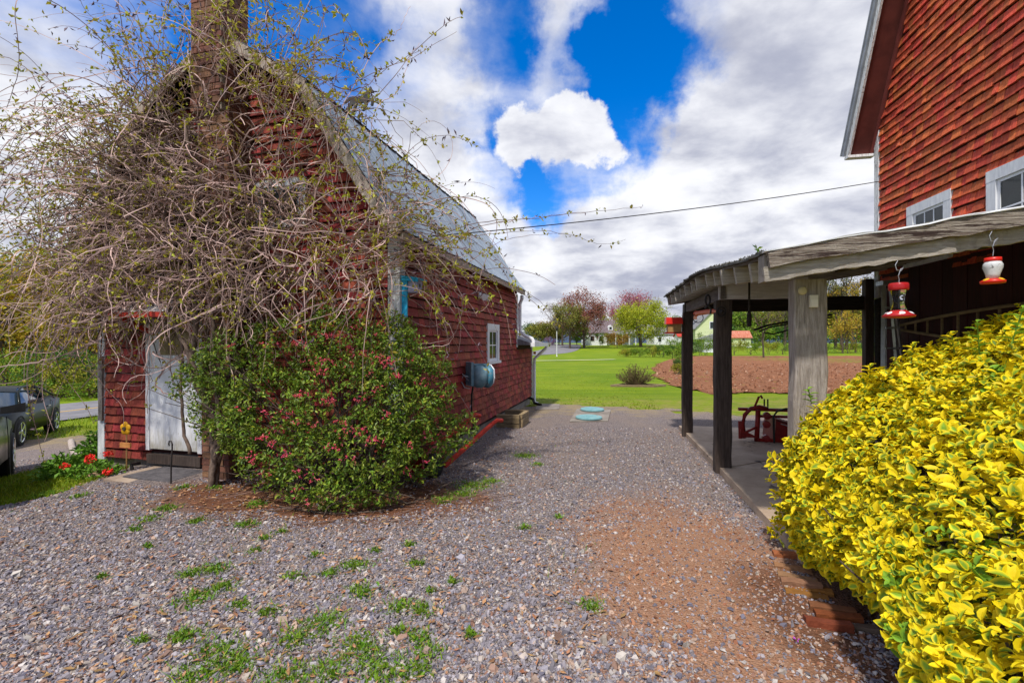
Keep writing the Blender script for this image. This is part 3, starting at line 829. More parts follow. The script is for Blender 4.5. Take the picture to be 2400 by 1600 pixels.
def shingle_course(plane, u0, u1, v0, v1, expo, inside, r, wmin=.10, wmax=.24):
    """all shingles of one wall: (u centre, butt height, width, height, lift)"""
    out = []; k = 0; v = v0
    while v < v1:
        u = u0 - r.random() * wmax; wob = r.normal(0, .003)
        while u < u1:
            w = r.uniform(wmin, wmax); a, b = max(u, u0), min(u + w, u1); u += w
            if b - a < .025: continue
            c = (a + b) / 2
            if inside(c, v + expo * .5) and inside(c, v + expo * .1):
                out.append((c, v + wob + r.normal(0, .0022), b - a - r.uniform(.002, .007), expo * .90, r.uniform(.88, 1.14), r.normal(0, .006)))  # stops short of the next course; dark gap draws its butt shadow and dirt
        v += expo; k += 1
    return out

def shingle_verts(w, h, lift, sk=0.0):
    """butt end thick and standing off the wall, top tucked in; in (u, v, n)"""
    t = .024 * lift
    return [(-w/2, 0 + sk * w, .002), (w/2, 0 - sk * w, .002), (w/2, 0 - sk * w, .002 + t), (-w/2, 0 + sk * w, .002 + t),
            (-w/2, h, .001), (w/2, h, .001), (w/2, h, .004), (-w/2, h, .004)]

def lay_shingles(parent, groups, m, n_single):
    """groups: list of (plane, shingles). The n_single that show largest are parts of their own, the others one mass"""
    W = frame(parent); allp = []
    for pl, sh in groups:
        nn = (W.to_3x3() @ Vector(pl.n))
        for s in sh:
            q = W @ Vector(pl.p(s[0], s[1] + .05, 0)); d = q - Vector((0, 0, EYE))
            px = 1200 + q.x / max(q.y, .1) * F; py = HZ - (q.z - EYE) / max(q.y, .1) * F
            vis = 1.0 if (q.y > .3 and -20 < px < 2420 and -20 < py < 1620) else 0.0
            if seen_behind is not None and seen_behind(px, py): vis *= .02
            area = s[2] * .11 * abs(nn.dot(-d.normalized())) / d.length ** 2
            allp.append((area * vis, pl, s))
    allp.sort(key=lambda a: -a[0])
    ws = (.085, .11, .135, .165, .195); cache = {}
    rest = MB()
    for i, (sc, pl, s) in enumerate(allp):
        c, v, w, h, lift, sk = s
        if i < n_single:
            k = min(range(len(ws)), key=lambda j: abs(ws[j] - w)); kk = (id(pl), k, int(lift > 1), int(sk > 0))
            if kk not in cache:
                mb = MB(); hh = h
                V = [pl.u * a + np.array((0, 0, 1.0)) * b + pl.n * cc for (a, b, cc) in shingle_verts(ws[k], hh, .9 if lift <= 1 else 1.2, 0.004 if sk > 0 else -.004)]
                mb.hexa(V); cache[kk] = mb.mesh('shingle', m)
            o = link('shingle', cache[kk], parent)
            o.location = pl.p(c, v, 0); f = w / ws[k]
            o.scale = (abs(pl.u[0]) * (f - 1) + 1, abs(pl.u[1]) * (f - 1) + 1, 1)
        else:
            rest.hexa([pl.p(c + a, v + b, cc) for (a, b, cc) in shingle_verts(w, h, lift, sk)])
    rest.build('shingles', m, parent, kind='stuff')

def window(parent, pl, u0, u1, v0, v1, trim, m_trim, m_sash, cols, rows, depth=.05, sill=True, name='window', pane_m=None):
    mb = MB(); t = trim; f = .034
    pl.box(mb, u0, u1, v1 - t, v1, 0, f); pl.box(mb, u0, u0 + t, v0, v1 - t, 0, f - .002); pl.box(mb, u1 - t, u1, v0, v1 - t, 0, f - .002)
    pl.box(mb, u0 - .02, u1 + .02, v0 - .05, v0, 0, f + .03)
    o = mb.build(name, m_trim, parent)
    a, b, c, d = u0 + t, u1 - t, v0, v1 - t
    mb = MB(); s = .035
    pl.box(mb, a, a + s, c, d, -.03, .014); pl.box(mb, b - s, b, c, d, -.03, .014); pl.box(mb, a + s, b - s, c, c + s * 1.4, -.03, .013); pl.box(mb, a + s, b - s, d - s, d, -.03, .013)
    mb.build('sash', m_sash, o)
    a += s; b -= s; c += s * 1.4; d -= s
    cw = (b - a) / cols; rh = (d - c) / rows
    for i in range(1, cols):
        mb = MB(); pl.box(mb, a + cw * i - .009, a + cw * i + .009, c, d, -.028, .010); mb.build('glazing_bar', m_sash, o)
    for j in range(1, rows):
        mb = MB(); pl.box(mb, a, b, c + rh * j - .009, c + rh * j + .009, -.027, .011); mb.build('glazing_bar', m_sash, o)
    for i in range(cols):
        for j in range(rows):
            mb = MB(); pl.box(mb, a + cw * i, a + cw * (i + 1), c + rh * j, c + rh * (j + 1), .001, .004); mb.build('pane', pane_m or M['glass_dark'], o)
    return o

# ------------------------------------------------------------------ the small gambrel barn on the left
LB = thing('gambrel_barn', 'small red shingled barn with gambrel metal roof, half hidden by bare vine', 'barn', (-1.267, 5.1, 0), math.radians(-14.48))
LM = frame(LB)
def LW(x, y, z): return LM @ Vector((x, y, z))
FR = Plane((0, 0, 0), (1, 0, 0), (0, -1, 0)); SD = Plane((0, 0, 0), (0, 1, 0), (1, 0, 0)); LS = Plane((-4.5, 0, 0), (0, 1, 0), (-1, 0, 0))
LEN = 5.45; WING = 7.12
mb = MB(); mb.prism([(-.01, .16), (-.01, 2.84), (-1.05, 4.40), (-2.27, 5.18), (-3.49, 4.40), (-4.49, 2.84), (-4.49, .16)], 'y', .01, LEN)
mb.box(-4.2, -.012, LEN, WING, .16, 1.60)
mb.build('wall', M['sheathing_left'], LB)
mb = MB(); mb.box(-4.47, -.035, .035, WING - .02, -.9, .235); mb.build('foundation', M['concrete'], LB)

GP = [(.02, 2.80), (-1.06, 4.36), (-2.27, 5.12), (-3.48, 4.36), (-4.52, 2.80)]
def under_gable(x, z):
    if z < 2.8: return -4.5 < x < 0
    for (a, b) in zip(GP[:-1], GP[1:]):
        if b[0] <= x <= a[0]:
            return z < a[1] + (b[1] - a[1]) * (x - a[0]) / (b[0] - a[0])
    return False
def front_ok(u, v):
    if not under_gable(u, v): return False
    if -3.60 < u < -2.76 and v < 2.03: return False
    if -2.33 < u < -2.02: return False
    if -1.88 < u < -1.24 and 3.03 < v < 3.52: return False
    if -3.34 < u < -2.80 and 2.70 < v < 3.20: return False
    return -4.40 < u < -.13
def side_ok(u, v):
    if 3.24 < u < 3.92 and 1.24 < v < 1.90: return False
    if u > LEN: return v < 1.46
    return v < 2.78
rs = np.random.default_rng(3)
seen_behind = lambda px, py: (440 < px < 1010 and 700 < py < 1180) or (380 < px < 800 and 300 < py < 900) or (0 < px < 300 and py < 800)
sh_f = shingle_course(FR, -4.40, -.13, .07, 5.1, .113, front_ok, rs)
sh_s = shingle_course(SD, .11, WING - .06, .22, 2.8, .113, side_ok, rs)
sh_l = shingle_course(LS, .1, LEN - .1, .07, 2.8, .113, lambda u, v: v < 2.75, rs)
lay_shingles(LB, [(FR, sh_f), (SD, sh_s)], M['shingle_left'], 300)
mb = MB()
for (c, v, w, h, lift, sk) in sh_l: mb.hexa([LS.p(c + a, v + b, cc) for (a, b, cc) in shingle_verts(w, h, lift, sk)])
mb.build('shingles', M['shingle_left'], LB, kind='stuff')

# corner boards
for (pl, u0, u1, z0, z1, m) in ((FR, -.125, .022, .12, 2.78, 'white_worn'), (SD, 0.0, .10, .12, 2.76, 'white_worn'), (FR, -4.52, -4.40, .02, 2.78, 'white_paint'), (LS, -.02, .12, .02, 2.7, 'white_paint'), (SD, LEN - .02, LEN + .07, 1.5, 2.7, 'white_paint'), (SD, WING - .05, WING + .03, .1, 1.5, 'white_paint')):
    mb = MB(); pl.box(mb, u0, u1, z0, z1, .0, .022 if pl is FR else .024); mb.build('corner_board', M[m], LB)
mb = MB(); FR.box(mb, -4.475, -4.405, .55, 1.42, .023, .05); mb.build('grey_plank', M['grey_wood'], LB)

# roof: ribbed metal sheets, one part each
def sheets(path, y0, y1, nsh, name='roof_panel'):
    w = (y1 - y0) / nsh
    for k in range(nsh):
        a = y0 + w * k
        prof = [(0, 0)]
        for c in (.06, .31, .56, .70):
            cc = c / .76 * w; prof += [(cc - .022, 0), (cc - .008, .011), (cc + .008, .011), (cc + .022, 0)]
        prof += [(w + .012, 0.004)]
        pts = np.array(path); tg = np.gradient(pts, axis=0); tg /= np.linalg.norm(tg, axis=1)[:, None]
        nr = np.stack([-tg[:, 1], tg[:, 0]], 1); nr *= np.sign(nr[:, 1:2] + 1e-9)
        V = []
        for (p, n_) in zip(pts, nr):
            for (py, h) in prof:
                j = .0018 * math.sin(7 * k + 3 * py)
                V.append((p[0] + n_[0] * (h + j), a + py, p[1] + n_[1] * (h + j)))
        m_ = len(prof); fs = [(i * m_ + q, i * m_ + q + 1, (i + 1) * m_ + q + 1, (i + 1) * m_ + q) for i in range(len(path) - 1) for q in range(m_ - 1)]
        mb = MB(); mb.add(V, [fs]); mb.build(name, M['metal_roof'], LB)
RP = [(-1.02, 4.535), (-.50, 3.76), (-.16, 3.24), (.05, 2.95), (.19, 2.79)]
RU = [(-2.27, 5.345), (-1.00, 4.555)]
sheets(RP, -.26, LEN + .16, 7); sheets(RU, -.26, LEN + .16, 7)
mir = lambda path: [(-4.54 - x, z) for (x, z) in path]
sheets(mir(RP), -.26, LEN + .16, 7); sheets(mir(RU), -.26, LEN + .16, 7)
mb = MB(); mb.tube([(-2.27, -.27, 5.36), (-2.27, LEN + .17, 5.36)], .035, 8); mb.build('ridge_cap', M['roof_edge'], LB)
# roof deck below the metal, boards along the rakes and eaves
def deck(path, y0, y1, t=.035):
    p = np.array(path); tg = np.gradient(p, axis=0); tg /= np.linalg.norm(tg, axis=1)[:, None]
    nr = np.stack([-tg[:, 1], tg[:, 0]], 1); nr *= np.sign(nr[:, 1:2]); q = p - nr * t; p = p - nr * .004
    mb = MB(); mb.prism([tuple(a) for a in p] + [tuple(a) for a in q[::-1]], 'y', y0, y1); mb.build('roof_deck', M['dark_wood'], LB)
for pth in (RP, RU, mir(RP), mir(RU)): deck(pth, -.22, LEN + .12)
def barge(a, b, y, wd=.13, t=.03):
    mb = MB(); mb.beam((a[0], y, a[1]), (b[0], y, b[1]), t, wd, up=(0, 0, 1), seg=4, jit=.004); mb.build('barge_board', M['barge_wood'], LB)
for y in (-.255, LEN + .15):
    for pth in (RP, RU, mir(RP), mir(RU)):
        a, b = np.array(pth[0]), np.array(pth[-1]); nrm = np.array((-(b - a)[1], (b - a)[0])); nrm /= np.linalg.norm(nrm); nrm *= np.sign(nrm[1])
        off = nrm * .075
        if len(pth) > 2:
            k = np.array(pth[2]); barge(a - off, k - off, y); barge(k - off, b - off * .95, y)
        else: barge(a - off, b - off, y)
for x in (.165, -4.705):
    mb = MB(); mb.beam((x, -.25, 2.735), (x, LEN + .15, 2.735), .025, .085, seg=6, jit=.003); mb.build('eave_board', M['barge_wood'], LB)

# wing roof and gutters at the far end
mb = MB(); mb.prism([(-4.2, 1.64), (.32, 1.545), (.32, 1.60), (-.9, 1.98), (-4.2, 1.98)], 'y', LEN + .02, WING + .15); mb.build('wing_roof', mat('wing_shingles', (.13, .125, .13), (.22, .21, .215), scale=12, stretch=(3, 1, 1), rough=.9), LB)
mb = MB(); mb.box(.325, .42, LEN + .05, WING + .2, 1.51, 1.60); mb.build('gutter', M['white_clean'], LB)
mb = MB(); mb.tube([(.14, LEN - .02, 2.66), (.13, LEN + .02, 2.60), (.075, LEN + .04, 2.48), (.075, LEN + .04, 2.0), (.08, LEN + .05, 1.86), (.18, LEN + .12, 1.76), (.34, LEN + .14, 1.69), (.375, LEN + .14, 1.63), (.375, LEN + .14, 1.56)], .042, 8)
mb.build('downspout', M['white_clean'], LB, smooth=True)
mb = MB(); mb.tube([(.37, WING + .1, 1.53), (.37, WING + .1, 1.46), (.2, WING + .07, 1.30), (.075, WING + .03, 1.18), (.07, WING + .02, 1.0), (.07, WING + .02, .05), (.16, WING + .02, .0)], .042, 8)
mb.build('downspout', M['white_clean'], LB, smooth=True)
# the short splash pipe at the foundation
mb = MB(); mb.tube([(.0, WING - .35, .20), (.12, WING - .38, .16), (.16, WING - .40, .07), (.36, WING - .55, .05)], .035, 7); mb.build('drain_pipe', M['black_iron'], LB)

# window in the long side, upper gable window, small window above the door
window(LB, SD, 3.20, 3.96, 1.26, 1.95, .115, M['white_paint'], M['white_clean'], 2, 2)
window(LB, FR, -1.92, -1.20, 3.02, 3.56, .085, M['white_worn'], M['white_worn'], 2, 1)
window(LB, FR, -3.38, -2.76, 2.68, 3.24, .08, M['white_worn'], M['white_worn'], 2, 2)

# door with its pane, frame, threshold and hood
dr = MB(); FR.box(dr, -3.57, -2.79, .22, 2.02, .01, .04); door = dr.build('door', M['door_white'], LB)
mb = MB(); FR.box(mb, -3.40, -2.84, 1.44, 1.80, .041, .046); mb.build('pane', mat('door_pane', (.16, .11, .045), (.26, .19, .09), scale=6, rough=.25), door)
mb = MB(); FR.box(mb, -3.43, -2.81, 1.40, 1.44, .042, .055); FR.box(mb, -3.43, -2.81, 1.80, 1.84, .042, .055); mb.build('pane_trim', M['white_worn'], door)
mb = MB(); mb.lathe([(.012, 0), (.012, .03), (.026, .035), (.028, .055), (.014, .066)], (-2.85, -.04, 1.12), (0, -1, 0), 10); mb.build('handle', M['black_iron'], door)
for (u0, u1, z0, z1) in ((-3.64, -3.575, .2, 2.1), (-2.785, -2.72, .2, 2.1), (-3.64, -2.72, 2.03, 2.11)):
    mb = MB(); FR.box(mb, u0, u1, z0, z1, .002, .046); mb.build('door_frame', M['white_worn'], LB)
mb = MB(); FR.box(mb, -3.62, -2.74, .03, .15, .0, .05); mb.build('threshold', M['post_dark'], LB)
hood = MB(); hood.hexa([(-3.55, -.52, 1.93), (-2.72, -.52, 1.93), (-2.72, -.03, 2.22), (-3.55, -.03, 2.22), (-3.55, -.52, 1.965), (-2.72, -.52, 1.965), (-2.72, -.03, 2.255), (-3.55, -.03, 2.255)])
ho = hood.build('door_hood', M['white_worn'], LB)
mb = MB(); mb.box(-3.57, -2.70, -.545, -.521, 1.90, 1.965); mb.build('hood_board', M['red_paint'], ho)
for x in (-3.52, -2.76):
    mb = MB(); mb.beam((x, -.03, 1.72), (x, -.48, 1.93), .04, .05); mb.build('hood_bracket', M['red_paint'], ho)

# brick chimney against the gable
ch = MB(); ch.box(-2.362, -1.988, -.332, .0, -.25, 4.30); ch.box(-2.482, -2.058, -.372, -.02, 4.30, 6.95); chim = ch.build('chimney', M['mortar'], LB)
bl = {}
def brick_mesh(w):
    k = round(w, 2)
    if k not in bl:
        mb = MB(); b_ = .004
        mb.hexa([(0, 0, 0), (k, 0, 0), (k, .05, 0), (0, .05, 0), (b_, -.002, .064), (k - b_, .001, .065), (k, .05, .065), (0, .05, .065)]); bl[k] = mb.mesh('brick', M['brick'])
    return bl[k]
side_b = MB(); cnt = 0
for z0, z1, xa, xb, yf in ((-.2, 4.30, -2.37, -1.98, -.345), (4.31, 6.95, -2.49, -2.05, -.385)):
    zz = z0; row = 0
    while zz + .065 < z1:
        x = xa if row % 2 == 0 else xa - .10
        while x < xb - .02:
            a, b_ = max(x, xa), min(x + .20, xb)
            if b_ - a > .04:
                jit = rng.normal(0, .003, 2)
                if cnt < 300:
                    o = link('brick', brick_mesh(b_ - a), chim); o.location = (a, yf + jit[0], zz + jit[1] * .5); cnt += 1
                else:
                    side_b.box(a, b_, yf + jit[0], yf + .05, zz, zz + .065)
            x += .21
        y = yf + .06
        while y < -.02:
            for (x0, x1) in ((xa - .004, xa + .03), (xb - .03, xb + .004)):
                side_b.box(x0 + rng.normal(0, .002), x1, y, min(y + .2, -.005), zz, zz + .065)
            y += .21
        zz += .075; row += 1
side_b.build('bricks', M['brick'], chim, kind='stuff')

# ------------------------------------------------------------------ things on and round the small barn
# weather vane on the ridge: a running horse over compass arms
wv = thing('weather_vane', 'dark horse weather vane on the ridge of the metal roof', 'weather vane', LW(-2.27, 2.72, 5.33), math.radians(-14.48))
mb = MB(); mb.tube([(0, 0, 0), (0, 0, .52)], .012, 6); mb.ball((0, 0, .27), .045); mb.ball((0, 0, .40), .03); mb.build('rod', M['ornament'], wv)
mb = MB(); mb.tube([(-.2, 0, .33), (.2, 0, .33)], .007, 5); mb.tube([(0, -.2, .335), (0, .2, .335)], .007, 5); mb.build('compass_arms', M['ornament'], wv)
LET = {'N': [(0, 0), (0, 1), (.6, 0), (.6, 1)], 'S': [(.6, .9), (.3, 1), (0, .8), (.1, .55), (.5, .45), (.6, .2), (.3, 0), (0, .1)], 'E': [(.6, 1), (0, 1), (0, .5), (.5, .5), (0, .5), (0, 0), (.6, 0)], 'W': [(0, 1), (.2, 0), (.35, .7), (.5, 0), (.7, 1)]}
for ltr, (lx, ly) in (('E', (.2, 0)), ('W', (-.25, 0)), ('N', (-.02, .2)), ('S', (-.02, -.2))):
    mb = MB(); mb.tube([(lx + a * .07, ly, .295 + b * .075) for (a, b) in LET[ltr]], .007, 4); mb.build('letter', M['ornament'], wv)
HP = [(1.0, .80), (.97, .86), (.92, .92), (.90, 1.0), (.87, .95), (.80, .90), (.72, .78), (.62, .69), (.48, .66), (.34, .71), (.26, .70), (.18, .70), (.08, .62), (0, .52), (.03, .50), (.12, .57), (.21, .60), (.19, .48), (.12, .34), (.02, .22), (-.03, .16), (.03, .14), (.10, .20),
      (.20, .30), (.30, .40), (.33, .30), (.30, .18), (.24, .06), (.31, .05), (.36, .16), (.40, .30), (.44, .43), (.58, .42), (.66, .43), (.69, .30), (.64, .18), (.60, .10), (.67, .10), (.72, .18), (.77, .32), (.80, .46), (.90, .44), (.92, .34), (.90, .25), (.96, .25), (.98, .36), (.98, .50), (.86, .56), (.82, .64), (.86, .76), (.94, .76), (.985, .75)]
mb = MB(); mb.prism([((a - .5) * .60, b * .46 + .44) for (a, b) in HP], 'y', -.022, .022); mb.build('horse', M['ornament'], wv)
mb = MB(); mb.tube([(-.30, 0, .50), (.30, 0, .50)], .008, 5); mb.build('arrow_bar', M['ornament'], wv)

# blue nest box on the corner
nb = thing('nest_box', 'bright blue nest box with lilac front on the corner of the small barn', 'birdhouse', LW(.03, .06, 1.90), math.radians(-14.48))
mb = MB(); mb.box(-.02, .0, -.04, .09, -.02, .42); mb.box(.001, .06, -.045, -.02, -.02, .40); mb.build('backboard', M['blue_paint'], nb)
mb = MB(); mb.box(.002, .17, -.015, .12, .27, .43); mb.build('box', M['lilac_wood'], nb)
mb = MB(); mb.hexa([(-.02, -.07, .43), (.21, -.07, .40), (.21, .15, .40), (-.02, .15, .43), (-.02, -.07, .455), (.215, -.075, .42), (.215, .155, .42), (-.02, .15, .47)]); mb.hexa([(-.02, -.065, .40), (.2, -.065, .375), (.2, -.045, .375), (-.02, -.045, .40), (-.02, -.065, .43), (.2, -.065, .40), (.2, -.045, .40), (-.02, -.045, .43)]); mb.build('roof', M['blue_paint'], nb)
mb = MB(); mb.lathe([(.022, 0), (.022, .004)], (.171, .05, .345), (1, 0, 0), 12); mb.build('entrance_hole', M['black_iron'], nb)

# hose reel
hr = thing('hose_reel', 'teal and grey wall mounted hose reel on the red shingle wall', 'hose reel', LW(.16, 2.20, 1.1), math.radians(-14.48 - 48))
mb = MB(); mb.lathe([(.06, -.13), (.15, -.12), (.175, -.06), (.178, .0), (.15, .06)], (.17, 0, -.02), (0, 1, 0), 20); mb.build('casing', M['hose_grey'], hr, smooth=True)
mb = MB(); mb.lathe([(.15, .062), (.178, .07), (.18, .12), (.165, .155), (.12, .175), (.03, .18)], (.17, 0, -.02), (0, 1, 0), 20); mb.build('cover', M['hose_teal'], hr, smooth=True)
mb = MB(); mb.box(-.05, .20, -.17, -.13, -.16, .2); mb.box(.05, .20, -.12, .10, .145, .175); mb.build('wall_bracket', M['hose_grey'], hr)
mb = MB(); mb.tube([(.12, .13, .16), (.24, .14, .155), (.335, .15, .09), (.35, .15, -.04), (.31, .15, -.12)], .010, 6); mb.build('rim_band', M['white_clean'], hr)
mb = MB(); mb.tube([(.10, -.12, -.05), (.06, -.24, .0), (.10, -.30, -.08), (.18, -.27, -.18), (.17, -.18, -.2)], .008, 6); mb.tube([(.17, -.2, -.08), (.1, -.3, .05)], .006, 5); mb.build('crank', M['aluminium'], hr)
mb = MB(); mb.tube([(.10, -.10, -.18), (.05, -.10, -.30), (.035, -.10, -.5), (.05, -.08, -.75), (.08, -.05, -.95)], .014, 6); mb.build('hose', M['rubber'], hr)

# security light
sl = thing('security_light', 'twin head white security light high on the red side wall', 'lamp', LW(.03, 2.74, 2.40), math.radians(-14.48))
mb = MB(); mb.lathe([(.055, 0), (.055, .02), (.03, .04)], (0, 0, 0), (1, 0, 0), 12); mb.build('base', M['white_clean'], sl)
for s in (-1, 1):
    mb = MB(); mb.lathe([(.018, 0), (.03, .03), (.055, .09), (.058, .12)], (.04, .02 * s, 0), (.6, .6 * s, -.3), 12); mb.build('lamp_head', M['white_clean'], sl)

# timber edging frame stacked by the foundation
tb = thing('timber_box', 'stacked landscaping timbers forming an open box beside the foundation', 'timber frame', LW(.06, 3.62, 0), math.radians(-14.48))
for k in range(3):
    z = .045 + k * .085; o = .012 * (k % 2)
    for (p, q) in (((0.02, 0 + o, z), (.46, 0 - o, z)), ((.46 + o, .05, z), (.46, .62, z)), ((0.02, .62, z), (.42, .62 + o, z))):
        mb = MB(); mb.beam(p, q, .08, .08, seg=2, jit=.004); mb.build('timber', M['timber'], tb)

# overturned red hand cart by the shrub
hc = thing('hand_cart', 'red two wheeled hand cart tipped under the flowering shrub', 'hand cart', (-.80, 5.42, 0), math.radians(0))
for (p, q, e) in (((-.02, .12, .10), (.52, .90, .47), (.66, 1.02, .50)), ((-.38, .20, .12), (.22, 1.02, .53), (.34, 1.12, .55))):
    mb = MB(); mb.beam(p, q, .055, .04, seg=3); mb.tube([q, ((q[0] + e[0]) / 2, (q[1] + e[1]) / 2, q[2] + .045), e], .03, 7); mb.build('handle', M['red_paint'], hc)
mb = MB(); mb.hexa([(-.62, -.10, .05), (-.10, -.02, .05), (-.02, .34, .22), (-.56, .30, .24), (-.55, -.16, .30), (-.2, -.1, .30), (-.12, .26, .42), (-.5, .22, .42)]); mb.build('tray', M['red_iron'], hc)
for (c, ax) in (((-.12, -.02, .145), (.86, -.5, .1)), ((-.58, -.2, .145), (.86, -.5, .1))):
    mb = MB(); mb.lathe([(.06, -.035), (.125, -.04), (.145, -.02), (.145, .02), (.125, .04), (.06, .035)], c, ax, 18); w_ = mb.build('wheel', M['rubber'], hc, smooth=True)
    mb = MB(); mb.lathe([(.055, -.03), (.055, .03)], c, ax, 12); mb.build('rim', M['red_iron'], w_)
mb = MB(); mb.tube([(-.25, -.30, .02), (-.22, -.22, .16), (-.24, -.1, .26)], .02, 6); mb.build('stand', M['red_iron'], hc)

# door step, mat, crook, flower ornament, geraniums, edging, hosta
st = MB(); st.prism([(-3.52, -.62), (-2.50, -.72), (-2.46, -.04), (-3.5, -.04)], 'z', -.30, -.005)
sto = thing('door_step', 'low concrete slab step in front of the white door', 'step', LM.translation, math.radians(-14.48))
st.build('slab', mat('step_concrete', (.26, .19, .14), (.40, .31, .235), scale=3, rough=.9, bump=.3), sto)
mt = thing('door_mat', 'dark grey mat lying on the concrete door step', 'mat', LW(-3.0, -.3, -.003), math.radians(-14.48))
mb = MB(); mb.prism([(-.36, -.22), (.40, -.27), (.42, .22), (-.30, .24)], 'z', .0, .014); mb.build('mat', mat('mat_rubber', (.06, .055, .06), (.12, .11, .115), scale=14, rough=.95, bump=.4), mt)
ck = tag(MB().tube([LW(-2.52, -.60, -.02), LW(-2.53, -.59, .22), LW(-2.54, -.57, .40), LW(-2.54, -.57, .45), LW(-2.565, -.565, .48), LW(-2.595, -.56, .475), LW(-2.61, -.555, .445), LW(-2.60, -.555, .42)], .0085, 6).build('garden_crook', M['black_iron']), 'thin rusty crook stuck in the ground at the door step', 'crook')
bp_ = tag(MB().tube([LW(-3.72, -.06, .02), LW(-3.72, -.16, .03), LW(-3.70, -.17, -.02), LW(-3.70, -.17, -.16)], .022, 7).build('tap_pipe', M['black_iron']), 'short dark bent pipe at the foot of the wall by the step', 'pipe')
fo = thing('flower_ornament', 'yellow painted wooden flower on a stick against the shingles', 'garden ornament', LW(-3.74, -.22, -.15), math.radians(-14.48))
for k in range(5):
    a = math.pi / 2 + k * 2 * math.pi / 5
    mb = MB(); mb.ball((.046 * math.cos(a), 0, .655 + .046 * math.sin(a)), .043, (1, .35, 1), 10, 6); mb.build('petal', M['yellow_paint'], fo, smooth=True)
mb = MB(); mb.lathe([(.026, 0), (.024, .02)], (0, -.005, .655), (0, -1, 0), 12); mb.build('flower_centre', M['bark'], fo)
mb = MB(); mb.tube([(.0, .012, 0), (0, .012, .62)], .009, 5); mb.build('stick', M['tan_wood'], fo)
mb = MB(); mb.box(-.07, .10, -.02, .0, .415, .475); mb.build('board', mat('board_peach', (.55, .22, .06), (.62, .28, .09), scale=9), fo)

# ------------------------------------------------------------------ the tall barn on the right and its lean-to
RZ = math.radians(-11.19)
RB = thing('tall_barn', 'tall red barn at right with weathered shingle gable and white trimmed windows', 'barn', (2.053, 3.15, 0), RZ)
RM = frame(RB)
def RW(x, y, z): return RM @ Vector((x, y, z))
GW = Plane((2.84, 0, 0), (0, 1, 0), (-1, 0, 0))
gable = [(4.65, .0), (4.65, 4.86), (2.90, 8.56), (.30, 10.0), (-2.30, 8.56), (-4.05, 4.86), (-4.05, .0)]
mb = MB(); mb.prism([(a, b) for a, b in gable], 'x', 2.85, 9.0); mb.build('wall', M['sheathing_right'], RB)
def wall_ok(u, v):
    if 3.10 < u < 3.85 and v < 3.42: return False
    if 1.74 < u < 2.495 and v < 3.42: return False
    if v > 4.86 and u > 4.65 - (v - 4.86) / 2.114 - .05: return False
    return 0.2 < u < 4.56
rs = np.random.default_rng(9); seen_behind = None
sh_r = [(c, v + rs.normal(0, .004), w, h, l_ * rs.uniform(.8, 1.45), s_ + rs.normal(0, .012)) for (c, v, w, h, l_, s_) in shingle_course(GW, .4, 4.56, 2.52, 7.1, .120, wall_ok, rs, .07, .19)]
lay_shingles(RB, [(GW, sh_r)], M['shingle_right'], 300)
window(RB, GW, 3.06, 3.89, 2.70, 3.50, .125, M['white_paint'], M['white_clean'], 3, 2)
window(RB, GW, 1.70, 2.535, 2.70, 3.50, .125, M['white_paint'], M['white_clean'], 2, 2)
mb = MB(); GW.box(mb, 4.56, 4.675, 2.3, 5.02, -.01, .028); mb.build('corner_board', M['white_worn'], RB)
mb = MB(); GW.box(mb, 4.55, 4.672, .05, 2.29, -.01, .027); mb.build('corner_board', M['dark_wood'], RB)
# steep lower roof slope with overhanging rake
def slope(t0, t1, x0, x1, name, m):
    d = np.array((-1.75, 3.70)); d /= np.linalg.norm(d); nn = np.array((d[1], -d[0])); nn *= np.sign(nn[0])
    a = np.array((4.78, 4.60)); b = np.array((2.88, 8.62))
    mb = MB(); mb.prism([tuple(a + nn * t0), tuple(b + nn * t0), tuple(b + nn * t1), tuple(a + nn * t1)], 'x', x0, x1); return mb.build(name, m, RB)
slope(.03, .10, 2.44, 9.0, 'roof', M['roof_edge'])
slope(.005, .03, 2.50, 9.0, 'soffit', mat('soffit_maroon', (.10, .025, .022), (.15, .038, .032), scale=5, rough=.6))
slope(-.06, .028, 2.47, 2.50, 'rake_board', M['white_worn'])
slope(.102, .13, 2.43, 2.475, 'rake_trim', M['roof_edge'])
slope(-.07, .0, 2.80, 2.84, 'frieze_board', mat('maroon_frieze', (.16, .035, .03), (.22, .05, .04), scale=6))
mb = MB(); mb.box(2.46, 2.84, 4.70, 4.82, 4.56, 4.60); mb.build('eave_return', M['white_worn'], RB)
mb = MB(); mb.prism([(2.88, 8.62), (.30, 10.1), (-2.28, 8.62), (-4.2, 4.6), (-4.3, 4.62), (-2.36, 8.74), (.30, 10.24), (2.96, 8.74)], 'x', 2.44, 9.0); mb.build('roof', M['roof_edge'], RB)
# dark vertical boarding below the lean-to
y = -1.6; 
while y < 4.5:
    w = rng.uniform(.17, .24); mb = MB(); GW.box(mb, y, min(y + w - .006, 4.545), .0, 2.95, -.009, .012 + rng.uniform(0, .006)); mb.build('wall_board', M['maroon_board'], RB); y += w

